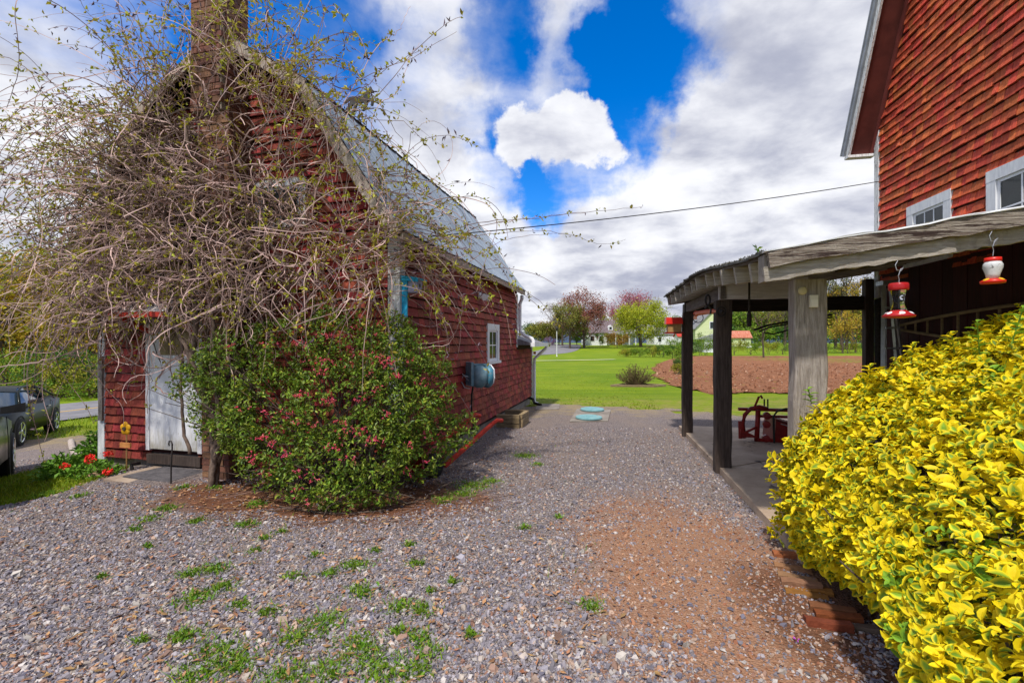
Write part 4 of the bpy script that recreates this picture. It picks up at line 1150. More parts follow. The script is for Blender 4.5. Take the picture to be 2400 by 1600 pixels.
# lean-to shed
SH = thing('lean_to_shed', 'open weathered timber lean-to with posts along a concrete slab', 'shed', (2.053, 3.15, 0), RZ)
def ze(y): return 2.215 + .205 * float(sstep(-.3, 2.5, y))
def zr(x, y): return ze(y) + .148 * (x + .28)
def post(x0, x1, y0, y1, z0, z1, m):
    mb = MB(); mb.beam(((x0 + x1) / 2, (y0 + y1) / 2, z0), ((x0 + x1) / 2 + .006, (y0 + y1) / 2, z1), x1 - x0, y1 - y0, up=(0, 1, 0), seg=9, jit=.006); return mb.build('post', m, SH)
post(-.0, .222, .25, .375, .02, 2.07, M['post_light'])
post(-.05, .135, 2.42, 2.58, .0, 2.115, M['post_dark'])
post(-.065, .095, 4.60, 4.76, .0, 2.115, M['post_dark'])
mb = MB(); mb.beam((.02, 2.36, 2.195), (.02, 4.95, 2.195), .06, .15, seg=8, jit=.006); mb.build('side_beam', M['grey_wood_deep'], SH)
mb = MB(); mb.beam((-.02, 2.40, 2.245), (.95, 2.40, 2.245), .05, .25, seg=8, jit=.003); mb.build('cross_beam', mat('lilac_grey_wood', (.48, .44, .47), (.64, .60, .63), scale=7, stretch=(.8, 9, 9), rough=.85, bump=.3, fleck=(.08, .06, .06), fleck_amt=.35, fleck_scale=7, fstretch=(2, 6, 6)), SH)
mb = MB(); mb.beam((-.02, 4.70, 2.23), (2.80, 4.70, 2.23), .09, .22, seg=6, jit=.005); mb.build('back_beam', M['dark_wood'], SH)
for k in range(12):
    y = .30 + k * .405
    xe = -.275 + rng.normal(0, .014)
    mb = MB(); mb.beam((xe, y, zr(xe, y) - .105), (2.80, y, zr(2.80, y) - .105), .042, .145, seg=5, jit=.004); mb.build('rafter', M['grey_wood_long'], SH)
# roof boards laid across the rafters, and the felt on top
def roofstrip(name, xa, xb, y0, y1, dz0, dz1, m, seg=10, jit=0.0):
    mb = MB(); ys = np.linspace(y0, y1, seg + 1); V = []
    for q in ys:
        j = rng.normal(0, jit, 2)
        V += [(xa + j[0], q, zr(xa, q) + dz0), (xb, q, zr(xb, q) + dz0), (xb, q, zr(xb, q) + dz1), (xa + j[0], q, zr(xa, q) + dz1)]
    fs = [(i * 4 + k, i * 4 + (k + 1) % 4, i * 4 + 4 + (k + 1) % 4, i * 4 + 4 + k) for i in range(seg) for k in range(4)]
    mb.add(V, [fs, [(3, 2, 1, 0)], [tuple(seg * 4 + k for k in range(4))]]); return mb.build(name, m, SH)
x = -.28
while x < 2.76:
    w = rng.uniform(.13, .16); roofstrip('roof_board', x, min(x + w - .007, 2.80), -.06, 5.0, -.030, -.006, M['dark_wood'] if x > -.2 else M['grey_wood_deep']); x += w
roofstrip('roof_felt', -.325, 2.82, -.09, 5.04, -.002, .016, mat('roof_felt', (.05, .05, .05), (.12, .115, .105), scale=14, rough=.95, bump=.6), 60, .014)
# doubled boards along the front rake
def rake(xa, xb, y, dz, h, t, m, name):
    p = (xa, y, zr(xa, -.05) + dz); q = (xb, y, zr(xb, -.05) + dz)
    mb = MB(); mb.beam(p, q, t, h, up=(0, 0, 1), seg=22, jit=.006); return mb.build(name, m, SH)
rake(-.30, 2.2, -.125, -.054, .106, .044, M['worn_edge'], 'rake_board')
rake(-.315, .80, -.085, -.152, .098, .036, M['grey_wood_long'], 'lower_rake_board')
rake(.79, 1.42, -.060, -.152, .098, .030, M['grey_wood_long'], 'lower_rake_board')
rake(1.435, 2.3, -.085, -.152, .096, .036, M['grey_wood_long'], 'lower_rake_board')
rake(.25, 2.7, .06, -.165, .06, .035, M['dark_wood'], 'ledger')
rake(.25, 2.7, .18, -.165, .05, .03, M['dark_wood'], 'ledger')
rake(-.33, 2.3, -.130, .004, .010, .05, M['white_clean'], 'drip_edge')
mb = MB(); mb.box(-.315, -.28, -.10, .02, zr(-.3, 0) - .20, zr(-.3, 0) - .015); mb.build('end_block', M['grey_wood'], SH)
# shaded end wall boards behind (far barn corner post)
mb = MB(); mb.beam((2.72, 4.66, 0), (2.72, 4.66, 2.6), .12, .12, up=(0, 1, 0), seg=3); mb.build('post', M['post_dark'], SH)
# moss and a seedling on the felt
mb = MB(); n = 900; yy = rng.uniform(-.05, 5.0, n); xx = -.31 + np.abs(rng.normal(0, .02, n)); pos = np.stack([xx, yy, [zr(a, b) + .014 for a, b in zip(xx, yy)]], 1)
V, F_ = leafset(n, pos, rng.uniform(.008, .028, n), .4, rng, np.array((0, 0, 1.0)), .9); mb.add(V, [F_])
mb.build('moss', mat('moss', (.045, .04, .03), (.10, .09, .05), scale=8, island=.3), SH, kind='stuff')
sd = thing('roof_seedling', 'tiny green seedling growing on the edge of the shed roof', 'seedling', RW(-.22, .35, zr(-.2, .35) + .012), 0)
mb = MB(); mb.tube([(0, 0, 0), (.005, 0, .06)], .002, 4); mb.build('stem', M['weed_leaf'], sd)
pos = np.stack([rng.normal(0, .008, 14), rng.normal(0, .008, 14), rng.uniform(.01, .065, 14)], 1); V, F_ = leafset(14, pos, rng.uniform(.025, .05, 14), .5, rng, np.array((0, 0, 1.0)), .8)
mb = MB(); mb.add(V, [F_]); mb.build('leaves', M['weed_leaf'], sd)

# slab in three pieces, with a joint and a crack
for poly in ([(0, .12), (2.83, .12), (2.83, 2.455), (0, 2.44)], [(0, 2.452), (.10, 2.467), (2.83, 4.55), (2.83, 5.3), (-.02, 5.3)], [(.125, 2.468), (2.83, 2.467), (2.83, 4.53)]):
    mb = MB(); mb.prism(poly, 'z', -.1, .085 - .004 * (len(poly) == 3)); o = mb.build('concrete_slab', M['slab'], kind='structure'); o.matrix_world = RM

# ---- things on and in the shed
dk = thing('round_plate', 'round beige cap nailed to the head of the pale front post', 'cap', RW(.055, .245, 1.985), RZ)
mb = MB(); mb.lathe([(.030, 0), (.030, .012), (.022, .018), (.004, .02)], (0, 0, 0), (0, -1, 0), 16); mb.build('disc', mat('beige_plastic', (.48, .40, .22), (.56, .48, .28), scale=6, rough=.5), dk)
bx = thing('sensor_box', 'small cream box fixed high on the pale front post', 'sensor', RW(.125, .245, 1.905), RZ)
mb = MB(); mb.prism([(-.027, -.045), (.027, -.045), (.027, .045), (-.027, .045)], 'y', -.026, 0); mb.build('casing', mat('cream_plastic', (.62, .56, .44), (.68, .62, .50), scale=4, rough=.45), bx)
mb = MB(); mb.prism([(-.021, -.040), (.021, -.040), (.021, .012), (-.021, .012)], 'y', -.030, -.0261); mb.build('cover', mat('cream_cover', (.70, .65, .54), rough=.4), bx)

FEED = .88
def feeder(loc, label, prof, base_prof, cap_prof, m_glass, flowers, m_fl):
    t = thing('hummingbird_feeder', label, 'bird feeder', loc, RZ, 'hummingbird feeders under the shed roof')
    mb = MB(); mb.tube([(.0, 0, .17), (.012, 0, .21), (.03, 0, .225), (.015, 0, .20), (-.01, 0, .205), (-.02, 0, .24), (-.005, 0, .27)], .0028, 5); mb.tube([(0, 0, .105), (.004, 0, .14), (-.002, 0, .172)], .0022, 5); mb.build('hook', M['aluminium'], t)
    m_red = M['red_bright'] if m_glass is not gl else mat('feeder_red', (.34, .012, .014), (.42, .02, .02), scale=6, rough=.25)
    mb = MB(); mb.lathe(cap_prof, sides=20); mb.build('lid', m_red, t, smooth=True)
    mb = MB(); mb.lathe(prof, sides=20); mb.build('bottle', m_glass, t, smooth=True)
    mb = MB(); mb.lathe(base_prof, sides=24); bo = mb.build('base', m_red, t, smooth=True)
    t.scale = (FEED, FEED, FEED)
    for k in range(flowers[0]):
        a = 2 * math.pi * k / flowers[0] + .3
        mb = MB(); mb.lathe([(.014, 0), (.017, .006), (.005, .010)], (flowers[1] * math.cos(a), flowers[1] * math.sin(a), flowers[2]), (math.cos(a) * .6, math.sin(a) * .6, .9), 10); mb.build('feeding_port', m_fl, bo)
    return t
gl = bpy.data.materials.new('feeder_glass'); gl.use_nodes = True
_b = gl.node_tree.nodes['Principled BSDF']; _b.inputs['Transmission Weight'].default_value = 1.0; _b.inputs['Roughness'].default_value = .05; _b.inputs['IOR'].default_value = 1.2; _b.inputs['Base Color'].default_value = (.92, .94, .93, 1)
gf = mat('frosted_bottle', (.50, .50, .50), (.66, .66, .66), scale=16, rough=.25, fleck=(.20, .19, .20), fleck_amt=.42, fleck_scale=40)
fl1 = P(2106, 697, 2.75)
feeder(fl1, 'hourglass hummingbird feeder with clear bottle hung nearer the corner ladder',
       [(.044, -.07), (.040, -.055), (.031, -.025), (.033, .02), (.050, .075)], [(.03, -.125), (.088, -.118), (.094, -.108), (.060, -.085), (.042, -.07), (.0, -.069)], [(.054, .066), (.057, .074), (.057, .108), (.050, .116), (.0, .117)], gl, (6, .066, -.094), M['white_clean'])
fl2 = P(2327, 630, 2.70)
feeder(fl2, 'small red and white hummingbird feeder with a round frosted bottle and yellow ports',
       [(.032, -.052), (.036, -.02), (.050, .025), (.050, .045), (.040, .066)], [(.02, -.082), (.062, -.08), (.064, -.064), (.040, -.052), (.0, -.05)], [(.040, .064), (.044, .07), (.043, .092), (.0, .096)], gf, (4, .048, -.060), M['yellow_paint'])

# red birdhouse on the far post
rb_ = thing('bird_feeder_house', 'red roofed hopper bird feeder fixed to the farthest shed post', 'bird feeder', RW(-.20, 4.62, 1.80), RZ)
mb = MB(); mb.hexa([(-.15, -.12, .115), (.12, -.12, .115), (.12, .12, .115), (-.15, .12, .115), (-.14, -.10, .225), (.11, -.10, .225), (.11, .10, .225), (-.14, .10, .225)]); mb.build('roof', M['red_bright'], rb_)
mb = MB(); mb.box(-.115, .10, -.09, .09, -.02, .114); mb.build('box', M['tan_wood'], rb_)
mb = MB(); mb.box(-.16, .125, -.13, .13, -.045, -.021); mb.build('tray', M['red_iron'], rb_)
# red pipe clamp bar and rings
rbar = thing('red_bar', 'orange red iron bar slung between the two dark shed posts', 'bar', RW(.0, 0, 0), RZ)
a = RM.inverted() @ P(1632, 729, 6.6); b_ = RM.inverted() @ P(1684, 723, 5.55)
mb = MB(); mb.tube([tuple(a), tuple((a + b_) / 2 + Vector((0, 0, .008))), tuple(b_)], .034, 8); mb.ball(tuple(a), .042); mb.build('bar', mat('orange_iron', (.58, .075, .02), (.66, .11, .03), scale=8, rough=.5), rbar)
th = np.linspace(0, 2 * np.pi, 17); mb = MB(); mb.tube([(a.x + .07 * math.cos(t) + .02, a.y - .02, a.z - .06 + .07 * math.sin(t)) for t in th], .006, 5); mb.build('ring', M['black_iron'], rbar)
rg_ = MB(); c = RM.inverted() @ P(1659, 697, 5.45); rg_.tube([(c.x + .025 * math.cos(t), c.y, c.z + .06 * math.sin(t)) for t in th], .012, 6); rg_.tube([(c.x, c.y, c.z + .06), (c.x, c.y + .05, c.z + .07)], .008, 5); rg_.tube([(c.x - .03, c.y, c.z - .10), (c.x, c.y, c.z - .06), (c.x + .035, c.y, c.z - .11), (c.x + .03, c.y, c.z - .17)], .012, 5)
o = rg_.build('iron_ring', M['black_iron']); o.matrix_world = RM; tag(o, 'black iron ring hanging on the end of the grey side beam', 'ring')
p2 = MB(); c = RM.inverted() @ P(1691, 724, 5.36); p2.tube([(c.x + .045 * math.cos(t), c.y, c.z + .055 * math.sin(t)) for t in th], .010, 6); p2.ball((c.x, c.y, c.z), .03)
o = p2.build('pulley', M['black_iron']); o.matrix_world = RM; tag(o, 'dark round pulley on the front of the middle shed post', 'pulley')
# mallet on a strap
ml = thing('mallet', 'dark wooden club hanging by its thin handle under the cross beam', 'mallet', P(1756, 715, 4.9), RZ)
mb = MB(); mb.tube([(0, 0, .36), (0, 0, -.06)], .012, 6); mb.build('handle', M['dark_wood'], ml)
mb = MB(); mb.lathe([(.012, -.03), (.022, -.07), (.026, -.12), (.022, -.19), (.012, -.205)], sides=10); mb.build('head', M['dark_wood'], ml, smooth=True)
# curved rods showing left of the pale post
for k, (dz, lab) in enumerate(((0, 'upper dark curved rod stored across the shed behind the front post'), (-.035, 'middle dark rod close under the topmost rod behind the front post'), (-.13, 'lowest dark bent rod stored across the shed behind the front post'))):
    p = [P(1768 + k * 12, 767 + k * 3, 4.55), P(1800 + k * 6, 757 - dz * 120, 4.6), P(1842, 749 - dz * 150, 4.65), P(1890, 740 - dz * 170, 4.7), P(1950, 731 - dz * 180, 4.75)]
    p[1].z += (-.02 if k == 2 else .005)
    tag(MB().tube([tuple(q) for q in p], .011 if k == 0 else .008, 6).build('curved_rod', M['black_iron']), lab, 'rod', 'rods stored in the shed')

# implement parked on the slab
im = thing('farm_implement', 'dark red three point farm implement parked on the shed slab', 'farm implement', P(1790, 1000, 7.0), RZ)
im.location.z = .085
mb = MB(); mb.tube([(-.28, 0, .04), (-.30, 0, .25), (-.27, 0, .40), (-.18, 0, .50), (-.06, 0, .53), (.05, .0, .50)], .032, 8); mb.tube([(-.10, 0, .0), (-.08, 0, .48)], .036, 8); mb.tube([(-.28, 0, .12), (-.10, -.02, .22)], .02, 6); mb.build('hitch_frame', M['red_iron'], im, smooth=True)
mb = MB(); mb.tube([(-.14, 0, .50), (-.10, 0, .60), (-.07, 0, .68), (-.04, 0, .70), (-.02, 0, .66)], .018, 6); mb.build('hook', M['red_iron'], im)
mb = MB(); mb.box(-.34, .40, .05, .11, .455, .50); mb.box(-.05, .9, .16, .21, .34, .38); mb.build('cross_bar', M['red_iron'], im)
mb = MB(); mb.tube([(-.33, 0, .03), (-.33, .02, .30)], .03, 6); mb.hexa([(-.34, -.05, .06), (-.08, -.05, .06), (-.08, .02, .06), (-.34, .02, .06), (-.34, -.05, .18), (-.2, -.05, .12), (-.2, .02, .12), (-.34, .02, .18)]); mb.build('lower_arm', M['red_iron'], im)
mb = MB(); mb.hexa([(.14, -.05, .02), (.95, -.05, .02), (.95, .5, .02), (.14, .5, .02), (.16, -.03, .36), (.95, .0, .12), (.95, .45, .12), (.16, .45, .36)]); mb.build('guard', M['red_iron'], im)
for k in range(4):
    mb = MB(); mb.beam((.17, -.05 + .015 * k, .37 - .035 * k), (.80, -.07, .19 - .035 * k), .012, .014); mb.build('stripe', M['aluminium'] if k % 2 == 0 else M['black_iron'], im)
mb = MB(); mb.tube([(.12, -.08, .0), (.11, -.08, .40), (.16, -.08, .48), (.28, -.08, .52), (.9, -.08, .52)], .016, 7); mb.build('hoop', M['black_iron'], im)
for (c) in ((.03, -.02, .27), (.02, -.03, .055), (.06, .05, .39)):
    mb = MB(); mb.lathe([(.02, -.05), (.055, -.045), (.055, .045), (.02, .05)], c, (.2, 1, 0), 12); mb.build('roller', M['red_iron'], im)
for x_ in (.02, .07):
    mb = MB(); mb.tube([(x_ + .02, .1, .48), (x_ + .02, .1, .64)], .012, 6); mb.build('pin', M['black_iron'], im)
mb = MB(); mb.tube([(-.10, -.05, .03), (.2, -.06, .03), (.55, -.06, .03)], .028, 6); mb.build('skid', M['red_iron'], im)

# aluminium step ladder leaning in the corner
sl_ = thing('step_ladder', 'folded aluminium step ladder leaning at the far barn corner', 'ladder', RW(2.62, 3.85, .085), RZ)
top = (.12, .10, 2.36)
for (p, q) in (((-.16, -.05, 0), (-.06, .10, 2.36)), ((.20, -.10, 0), (.05, .10, 2.36)), ((.02, .22, 0), (-.02, .16, 2.3)), ((.24, .2, 0), (.06, .16, 2.3))):
    mb = MB(); mb.beam(p, q, .05, .022); mb.build('rail', M['aluminium'], sl_)
for k in range(1, 8):
    f = k / 8; z = 2.3 * f; xa = -.16 + .10 * f; xb = .20 - .15 * f; yy = -.07 + .16 * f
    mb = MB(); mb.box(xa, xb, yy - .05, yy + .05, z - .012, z + .012); mb.build('tread', M['aluminium'], sl_)
mb = MB(); mb.box(-.10, .10, .04, .22, 2.34, 2.40); mb.build('top_cap', M['aluminium'], sl_)

# tapered wooden orchard ladder hung on the wall
ol = thing('orchard_ladder', 'long tapered wooden orchard ladder hung flat on the dark wall', 'ladder', (2.053, 3.15, 0), RZ)
def rail(s, t):
    y = 4.05 - 2.9 * t; half = .02 + .21 * (1 - (1 - t) ** 1.9)
    return (2.775, y, 1.82 - .05 * t + s * half)
for s in (-1, 1):
    mb = MB(); mb.tube([rail(s, t) for t in np.linspace(0, 1, 14)], .020, 6); mb.build('rail', M['timber'], ol)
for t in (.07, .14, .22, .31, .40, .50, .60, .70, .80, .90):
    mb = MB(); mb.tube([rail(-1, t), rail(1, t)], .014, 6); mb.build('rung', M['timber'], ol)
# white bottle-like socket box on the wall
sk = thing('wall_switch', 'small pale conduit box on the dark wall beside the step ladder', 'switch box', RW(2.80, 3.62, 1.28), RZ)
mb = MB(); mb.box(-.03, .02, -.025, .025, -.07, .07); mb.build('box', M['white_worn'], sk)
mb = MB(); mb.tube([(-.0, 0, -.07), (0, .01, -.9)], .011, 6); mb.build('conduit', M['aluminium'], sk)

# bricks set along the hedge's edge
BR = [(1853, 1303, .0, 0), (1857, 1330, .1, 1), (1868, 1352, .1, 1), (1878, 1372, .12, 0), (1903, 1382, .12, 1), (1950, 1432, .1, 0), (1965, 1450, .05, 0), (1942, 1468, .0, 0), (2000, 1470, .1, 1), (1890, 1392, .1, 1)]
LBL = ['broad orange brick, first of the row nearest the slab', 'pale brick second in the row beside the hedge', 'worn buff brick third in the row beside the hedge', 'thin mossy brick in the middle of the hedge row', 'ochre brick beside the hedge, before the gap in the row',
       'half buried brick just past the gap in the row', 'dark rust brick tucked under the hedge leaves', 'deep red brick end of the row, farthest from slab', 'grey brown brick lying at the end under the hedge', 'sliver of brick sunk below the ochre brick']
bcol = [(.46, .15, .055), (.42, .21, .10), (.40, .22, .11), (.36, .18, .10), (.38, .16, .03), (.26, .10, .04), (.28, .075, .02), (.26, .06, .025), (.20, .14, .10), (.34, .15, .03)]
for (px, py, rz, sk_), lab, c in zip(BR, LBL, bcol):
    q = G(px, py); t = tag(MB().beam((-.115, 0, 0), (.115, 0, 0), .062, .07, seg=3, jit=.005).build('edging_brick', mat('brick_edge', tuple(v * .55 for v in c), tuple(v * .78 for v in c), scale=14, rough=.9, bump=.5, bscale=30)), lab, 'brick', 'bricks set along the hedge')
    t.location = (q.x, q.y, .012 - .02 * sk_); t.rotation_euler = (rng.normal(0, .06), rng.normal(0, .05), -.30 - rz)

# septic lids on their pad and the flat slab by the barn
pd = MB(); pd.prism([tuple(G(px, py).xy) for (px, py) in ((1335, 985), (1425, 983), (1432, 957), (1352, 955))], 'z', -.05, .035); tag(pd.build('concrete_pad', M['concrete']), 'flat square concrete pad carrying two teal lids', 'pad')
for (px, py, lab) in ((1388, 959, 'far teal round lid on the concrete pad'), (1380, 978.5, 'near teal round lid at the edge of the pad')):
    q = G(px, py); mb = MB(); mb.lathe([(.265, 0), (.275, .02), (.265, .045), (.22, .055), (.21, .048), (.06, .05), (.05, .06), (.0, .06)], (0, 0, 0), sides=28); o = mb.build('tank_lid', M['manhole'], smooth=False); o.location = (q.x, q.y, .036); tag(o, lab, 'lid', 'teal lids in the yard')
pd = MB(); pd.prism([tuple(G(px, py).xy) for (px, py) in ((1253, 956), (1310, 955), (1312, 943), (1262, 942))], 'z', -.05, .03); tag(pd.build('paving_slab', M['concrete']), 'low tan paving slab at the far end of the small barn', 'paving slab')

# overhead wire from barn to barn
wa = P(1010, 548, 5.3); wb = P(2063, 419, 6.9)
wp = [wa + (wb - wa) * t - Vector((0, 0, .06 * 4 * t * (1 - t))) for t in np.linspace(0, 1, 30)]
tag(MB().tube([tuple(p) for p in wp], .0065, 5).build('overhead_wire', M['black_iron']), 'thin dark wire strung between the two barns', 'wire')

# ------------------------------------------------------------------ the vine on the small barn
vr = np.random.default_rng(77)
LMn = np.array(LM)
def l2w(p):
    p = np.asarray(p, float); return p @ LMn[:3, :3].T + LMn[:3, 3]
canes_w = []     # (points, r0)
def grow(p0, d0, length, step=.075, grav=.0, curl=.25, wander=None):
    n = max(5, int(length / step)); p = np.array(p0, float); d = np.array(d0, float); d /= np.linalg.norm(d)
    pts = [p.copy()]; ax = vr.normal(0, 1, 3); ax /= np.linalg.norm(ax); w = vr.normal(0, curl) * .5
    for i in range(n):
        if vr.random() < .12: w = vr.normal(0, curl) * .7; ax = ax + vr.normal(0, .6, 3); ax /= np.linalg.norm(ax)
        d = d + np.cross(ax, d) * w + vr.normal(0, curl * .22, 3) + np.array((0, 0, -grav * (i / n + .25)))
        d /= np.linalg.norm(d); p = p + d * step
        if p[1] > -.03 and p[0] < .05 and p[2] < 5.0 and p[0] > -4.55 and -.03 < p[1] < 5:   # stays outside the walls
            if p[0] > -.25 and d[0] > 0: p[0] = .06
            else: p[1] = -.04 - .04 * vr.random(); d[1] = -abs(d[1]) * .4
        if 4.9 > p[1] > -.3 and p[0] > -1.0 and p[2] > 2.6:
            zroof = 2.79 + (.19 - p[0]) * 1.47
            if p[2] < zroof + .05 and p[0] < .2 and p[1] > -.22 and p[2] > zroof - .6: p[2] = zroof + .06; d[2] = abs(d[2]) * .3
        pts.append(p.copy())
    return np.array(pts)
def U(a, b): return vr.uniform(a, b)
def rdir(x, y, z, s): return np.array((x, y, z)) + vr.normal(0, s, 3)

for _ in range(900):      # old matted stems against wall and chimney
    x = vr.normal(-2.95, .95); z = vr.normal(3.0, .75)
    if not (-4.5 < x < -.7 and 1.9 < z < 5.0): continue
    if z > 5.2 - .75 * abs(x + 2.27) or z > 2.9 + (4.6 + x) * 1.4: continue
    canes_w.append((grow((x, U(-.30, -.05), z), rdir(0, -.1, -.15, .8), U(.6, 1.6), grav=.05, curl=.45), U(.006, .012), 0.06))
N_OLD = len(canes_w)
for _ in range(1050):      # the tangle
    x = vr.normal(-2.9, 1.0); z = vr.normal(3.0, .75)
    if not (-4.7 < x < -.6 and 2.0 < z < 5.1): continue
    if z > 5.5 - .62 * abs(x + 2.27): continue
    canes_w.append((grow((x, U(-.5, -.06), z), rdir(-.25, -.35, .0, .75), U(.7, 2.0), grav=.10, curl=.66), U(.0045, .0105), .22))
for _ in range(400):      # long sprays to the left
    x = U(-4.6, -2.4); z = vr.normal(3.4, .85)
    if not 2.1 < z < 5.0: continue
    el = U(-.12, .75) if z > 3 else U(-.15, .35)
    canes_w.append((grow((x, U(-.6, -.1), z), rdir(-1, U(-.35, .25), el, .16), U(1.3, 3.3), grav=.085, curl=.14), U(.0038, .0085), .46))
for _ in range(230):      # sprays over the roof
    x = U(-4.0, -.9); z = 5.2 - .75 * abs(x + 2.27) - U(0, .5)
    canes_w.append((grow((x, U(-.6, -.3), z), rdir(U(-.9, .9), -.1, .85, .3), U(.6, 1.7), grav=.12, curl=.2), U(.003, .006), .6))
for _ in range(95):       # right sprays, curling against the sky
    x = U(-1.9, -.5); z = 4.9 - 1.4 * max(0, x + 1.3) - U(.1, .7)
    canes_w.append((grow((x, U(-.7, -.35), z), rdir(.75, -.15, U(.1, 1.0), .25), U(.9, 2.1), grav=.09, curl=.22), U(.003, .006), .5))
for _ in range(135):      # along the eave on the long side
    x = U(-.5, .15); z = U(2.05, 2.95)
    canes_w.append((grow((x, U(-.6, -.25), z), rdir(.55, .55, U(-.1, .45), .3), U(.7, 2.4), grav=.11, curl=.2), U(.0035, .0075), .5))
for _ in range(260):      # drooping fringe
    x = U(-4.4, .0); z = U(1.95, 2.7)
    canes_w.append((grow((x, U(-.75, -.25), z), rdir(U(-.6, .6), -.35, -.35, .3), U(.5, 1.25), grav=.07, curl=.6), U(.0045, .0095), .35))
for _ in range(95):      # right part of the gable
    x = U(-1.6, .05); z = U(2.1, 3.6)
    canes_w.append((grow((x, U(-.4, -.06), z), rdir(.4, -.2, .1, .7), U(.6, 1.6), grav=.1, curl=.3), U(.004, .008), .4))
world_canes = []
for k, (p, r_, lf) in enumerate(canes_w):
    q = l2w(p); px = 1200 + q[:, 0] / q[:, 1] * F; py = HZ - (q[:, 2] - EYE) / q[:, 1] * F
    if ((px > 922) & (px < 990) & (py > 625) & (py < 740)).sum() > 1 and vr.random() < .88: continue
    if ((px > 435) & (px < 565) & (py < 300)).sum() > 2 and vr.random() < (.25 if k < N_OLD else .5): continue
    if ((px > 565) & (px < 960) & (py < 420) & (py > 60 + (px - 565) * .9)).sum() > 3 and vr.random() < .26: continue
    if ((px < 240) & (py > 120) & (py < 620)).sum() > 4 and vr.random() < .30: continue
    world_canes.append((q, r_, lf, k < N_OLD))

def spline(px_list, n=26, wob=.012):
    p = np.array([tuple(P(*q)) for q in px_list]); t = np.linspace(0, len(p) - 1, n); out = []
    for s in t:
        i0 = int(min(len(p) - 2, math.floor(s))); f = s - i0
        a = p[max(i0 - 1, 0)]; b = p[i0]; c = p[i0 + 1]; d = p[min(i0 + 2, len(p) - 1)]
        out.append(.5 * ((2 * b) + (-a + c) * f + (2 * a - 5 * b + 4 * c - d) * f * f + (-a + 3 * b - 3 * c + d) * f ** 3))
    return np.array(out) + vr.normal(0, wob, (n, 3)) * .5
for q, r_, lf in (
    ([(985, 560, 5.2), (1120, 545, 5.4), (1250, 535, 5.6), (1345, 545, 5.7), (1410, 567, 5.8), (1465, 555, 5.8)], .0045, .5),
    ([(960, 690, 5.0), (1080, 620, 5.3), (1170, 562, 5.5), (1250, 545, 5.6), (1330, 540, 5.6)], .005, .6),
    ([(1000, 560, 5.2), (1120, 515, 5.3), (1230, 508, 5.4), (1310, 498, 5.5), (1420, 487, 5.6), (1505, 478, 5.7)], .006, .95),
    ([(1000, 590, 5.2), (1110, 530, 5.3), (1200, 512, 5.4), (1280, 500, 5.5), (1370, 492, 5.55)], .006, .95),
    ([(930, 640, 5.0), (1060, 640, 5.2), (1170, 655, 5.4), (1240, 680, 5.5), (1300, 735, 5.55), (1310, 760, 5.55)], .0055, .7),
    ([(980, 610, 5.1), (1100, 625, 5.3), (1200, 665, 5.4), (1270, 720, 5.5), (1300, 755, 5.55)], .0055, .7),
    ([(1000, 640, 5.1), (1080, 690, 5.0), (1060, 780, 4.9), (985, 800, 4.8)], .006, .3),
    ([(930, 600, 5.0), (1000, 700, 4.9), (1055, 760, 4.85), (1050, 800, 4.85), (960, 812, 4.8)], .0065, .25),
    ([(1020, 640, 5.2), (1070, 715, 5.1), (1130, 722, 5.3), (1150, 690, 5.5)], .006, .4),
    ([(240, 785, 5.2), (200, 805, 5.1), (120, 835, 4.9), (40, 850, 4.8), (-40, 858, 4.7)], .011, .1),
    ([(300, 720, 5.3), (200, 760, 5.1), (90, 740, 4.9), (-30, 690, 4.8)], .008, .2),
    ([(300, 640, 5.3), (160, 690, 5.0), (40, 705, 4.8), (-40, 700, 4.7)], .008, .3),
    ([(255, 800, 5.6), (330, 852, 5.5), (420, 850, 5.4), (500, 830, 5.3), (570, 840, 5.2)], .008, .2),
    ([(470, 800, 5.3), (400, 840, 5.3), (365, 900, 5.3), (420, 920, 5.2), (455, 880, 5.2), (440, 820, 5.3)], .011, .25),
    ([(520, 700, 5.2), (470, 770, 5.2), (430, 820, 5.25), (470, 850, 5.2), (480, 800, 5.2)], .012, .2),
    ([(860, 380, 4.9), (880, 250, 4.8), (930, 210, 4.8), (960, 130, 4.8), (985, 95, 4.8)], .005, .6),
    ([(800, 250, 4.9), (880, 110, 4.8), (930, 70, 4.8), (960, 10, 4.8)], .005, .5),
    ([(740, 260, 4.9), (820, 230, 4.9), (900, 160, 4.8), (985, 110, 4.8)], .0055, .6)):
    world_canes.append((spline(q), r_, lf, False))

vine = thing('climbing_vine', 'huge tangled leafing vine sprawling over the front of the small barn', 'vine', LW(-2.3, -.5, -.05))
ox = np.array(vine.location)
mbs = MB(); mbo = MB(); lp = []; bp2 = []
for (p, r0, lf, old) in world_canes:
    n = len(p); (mbo if old else mbs).tube(p - ox, np.linspace(r0, r0 * .38, n), 3, cap=False)
    for i in range(2, n):
        if vr.random() < lf * .50: lp.append(p[i])
        elif lf > .45 and vr.random() < .22: bp2.append(p[i])
mbs.build('canes', M['cane'], vine, kind='stuff'); mbo.build('old_canes', M['cane_old'], vine, kind='stuff')
lp = np.array(lp); k = 4
pos = np.repeat(lp, k, 0) + vr.normal(0, .012, (len(lp) * k, 3)); n = len(pos)
V, F_ = leafset(n, pos - ox, vr.uniform(.025, .062, n), .52, vr, np.array((0, 0, 1.0)), .35)
mb = MB(); mb.add(V, [F_]); mb.build('leaves', M['vine_leaf'], vine, kind='stuff')
bp2 = np.array(bp2); pos = np.repeat(bp2, 2, 0) + vr.normal(0, .01, (len(bp2) * 2, 3)); n = len(pos)
V, F_ = leafset(n, pos - ox, vr.uniform(.03, .075, n), .26, vr, np.array((0, 0, 1.0)), .2)
mb = MB(); mb.add(V, [F_]); mb.build('buds', M['vine_bud'], vine, kind='stuff')
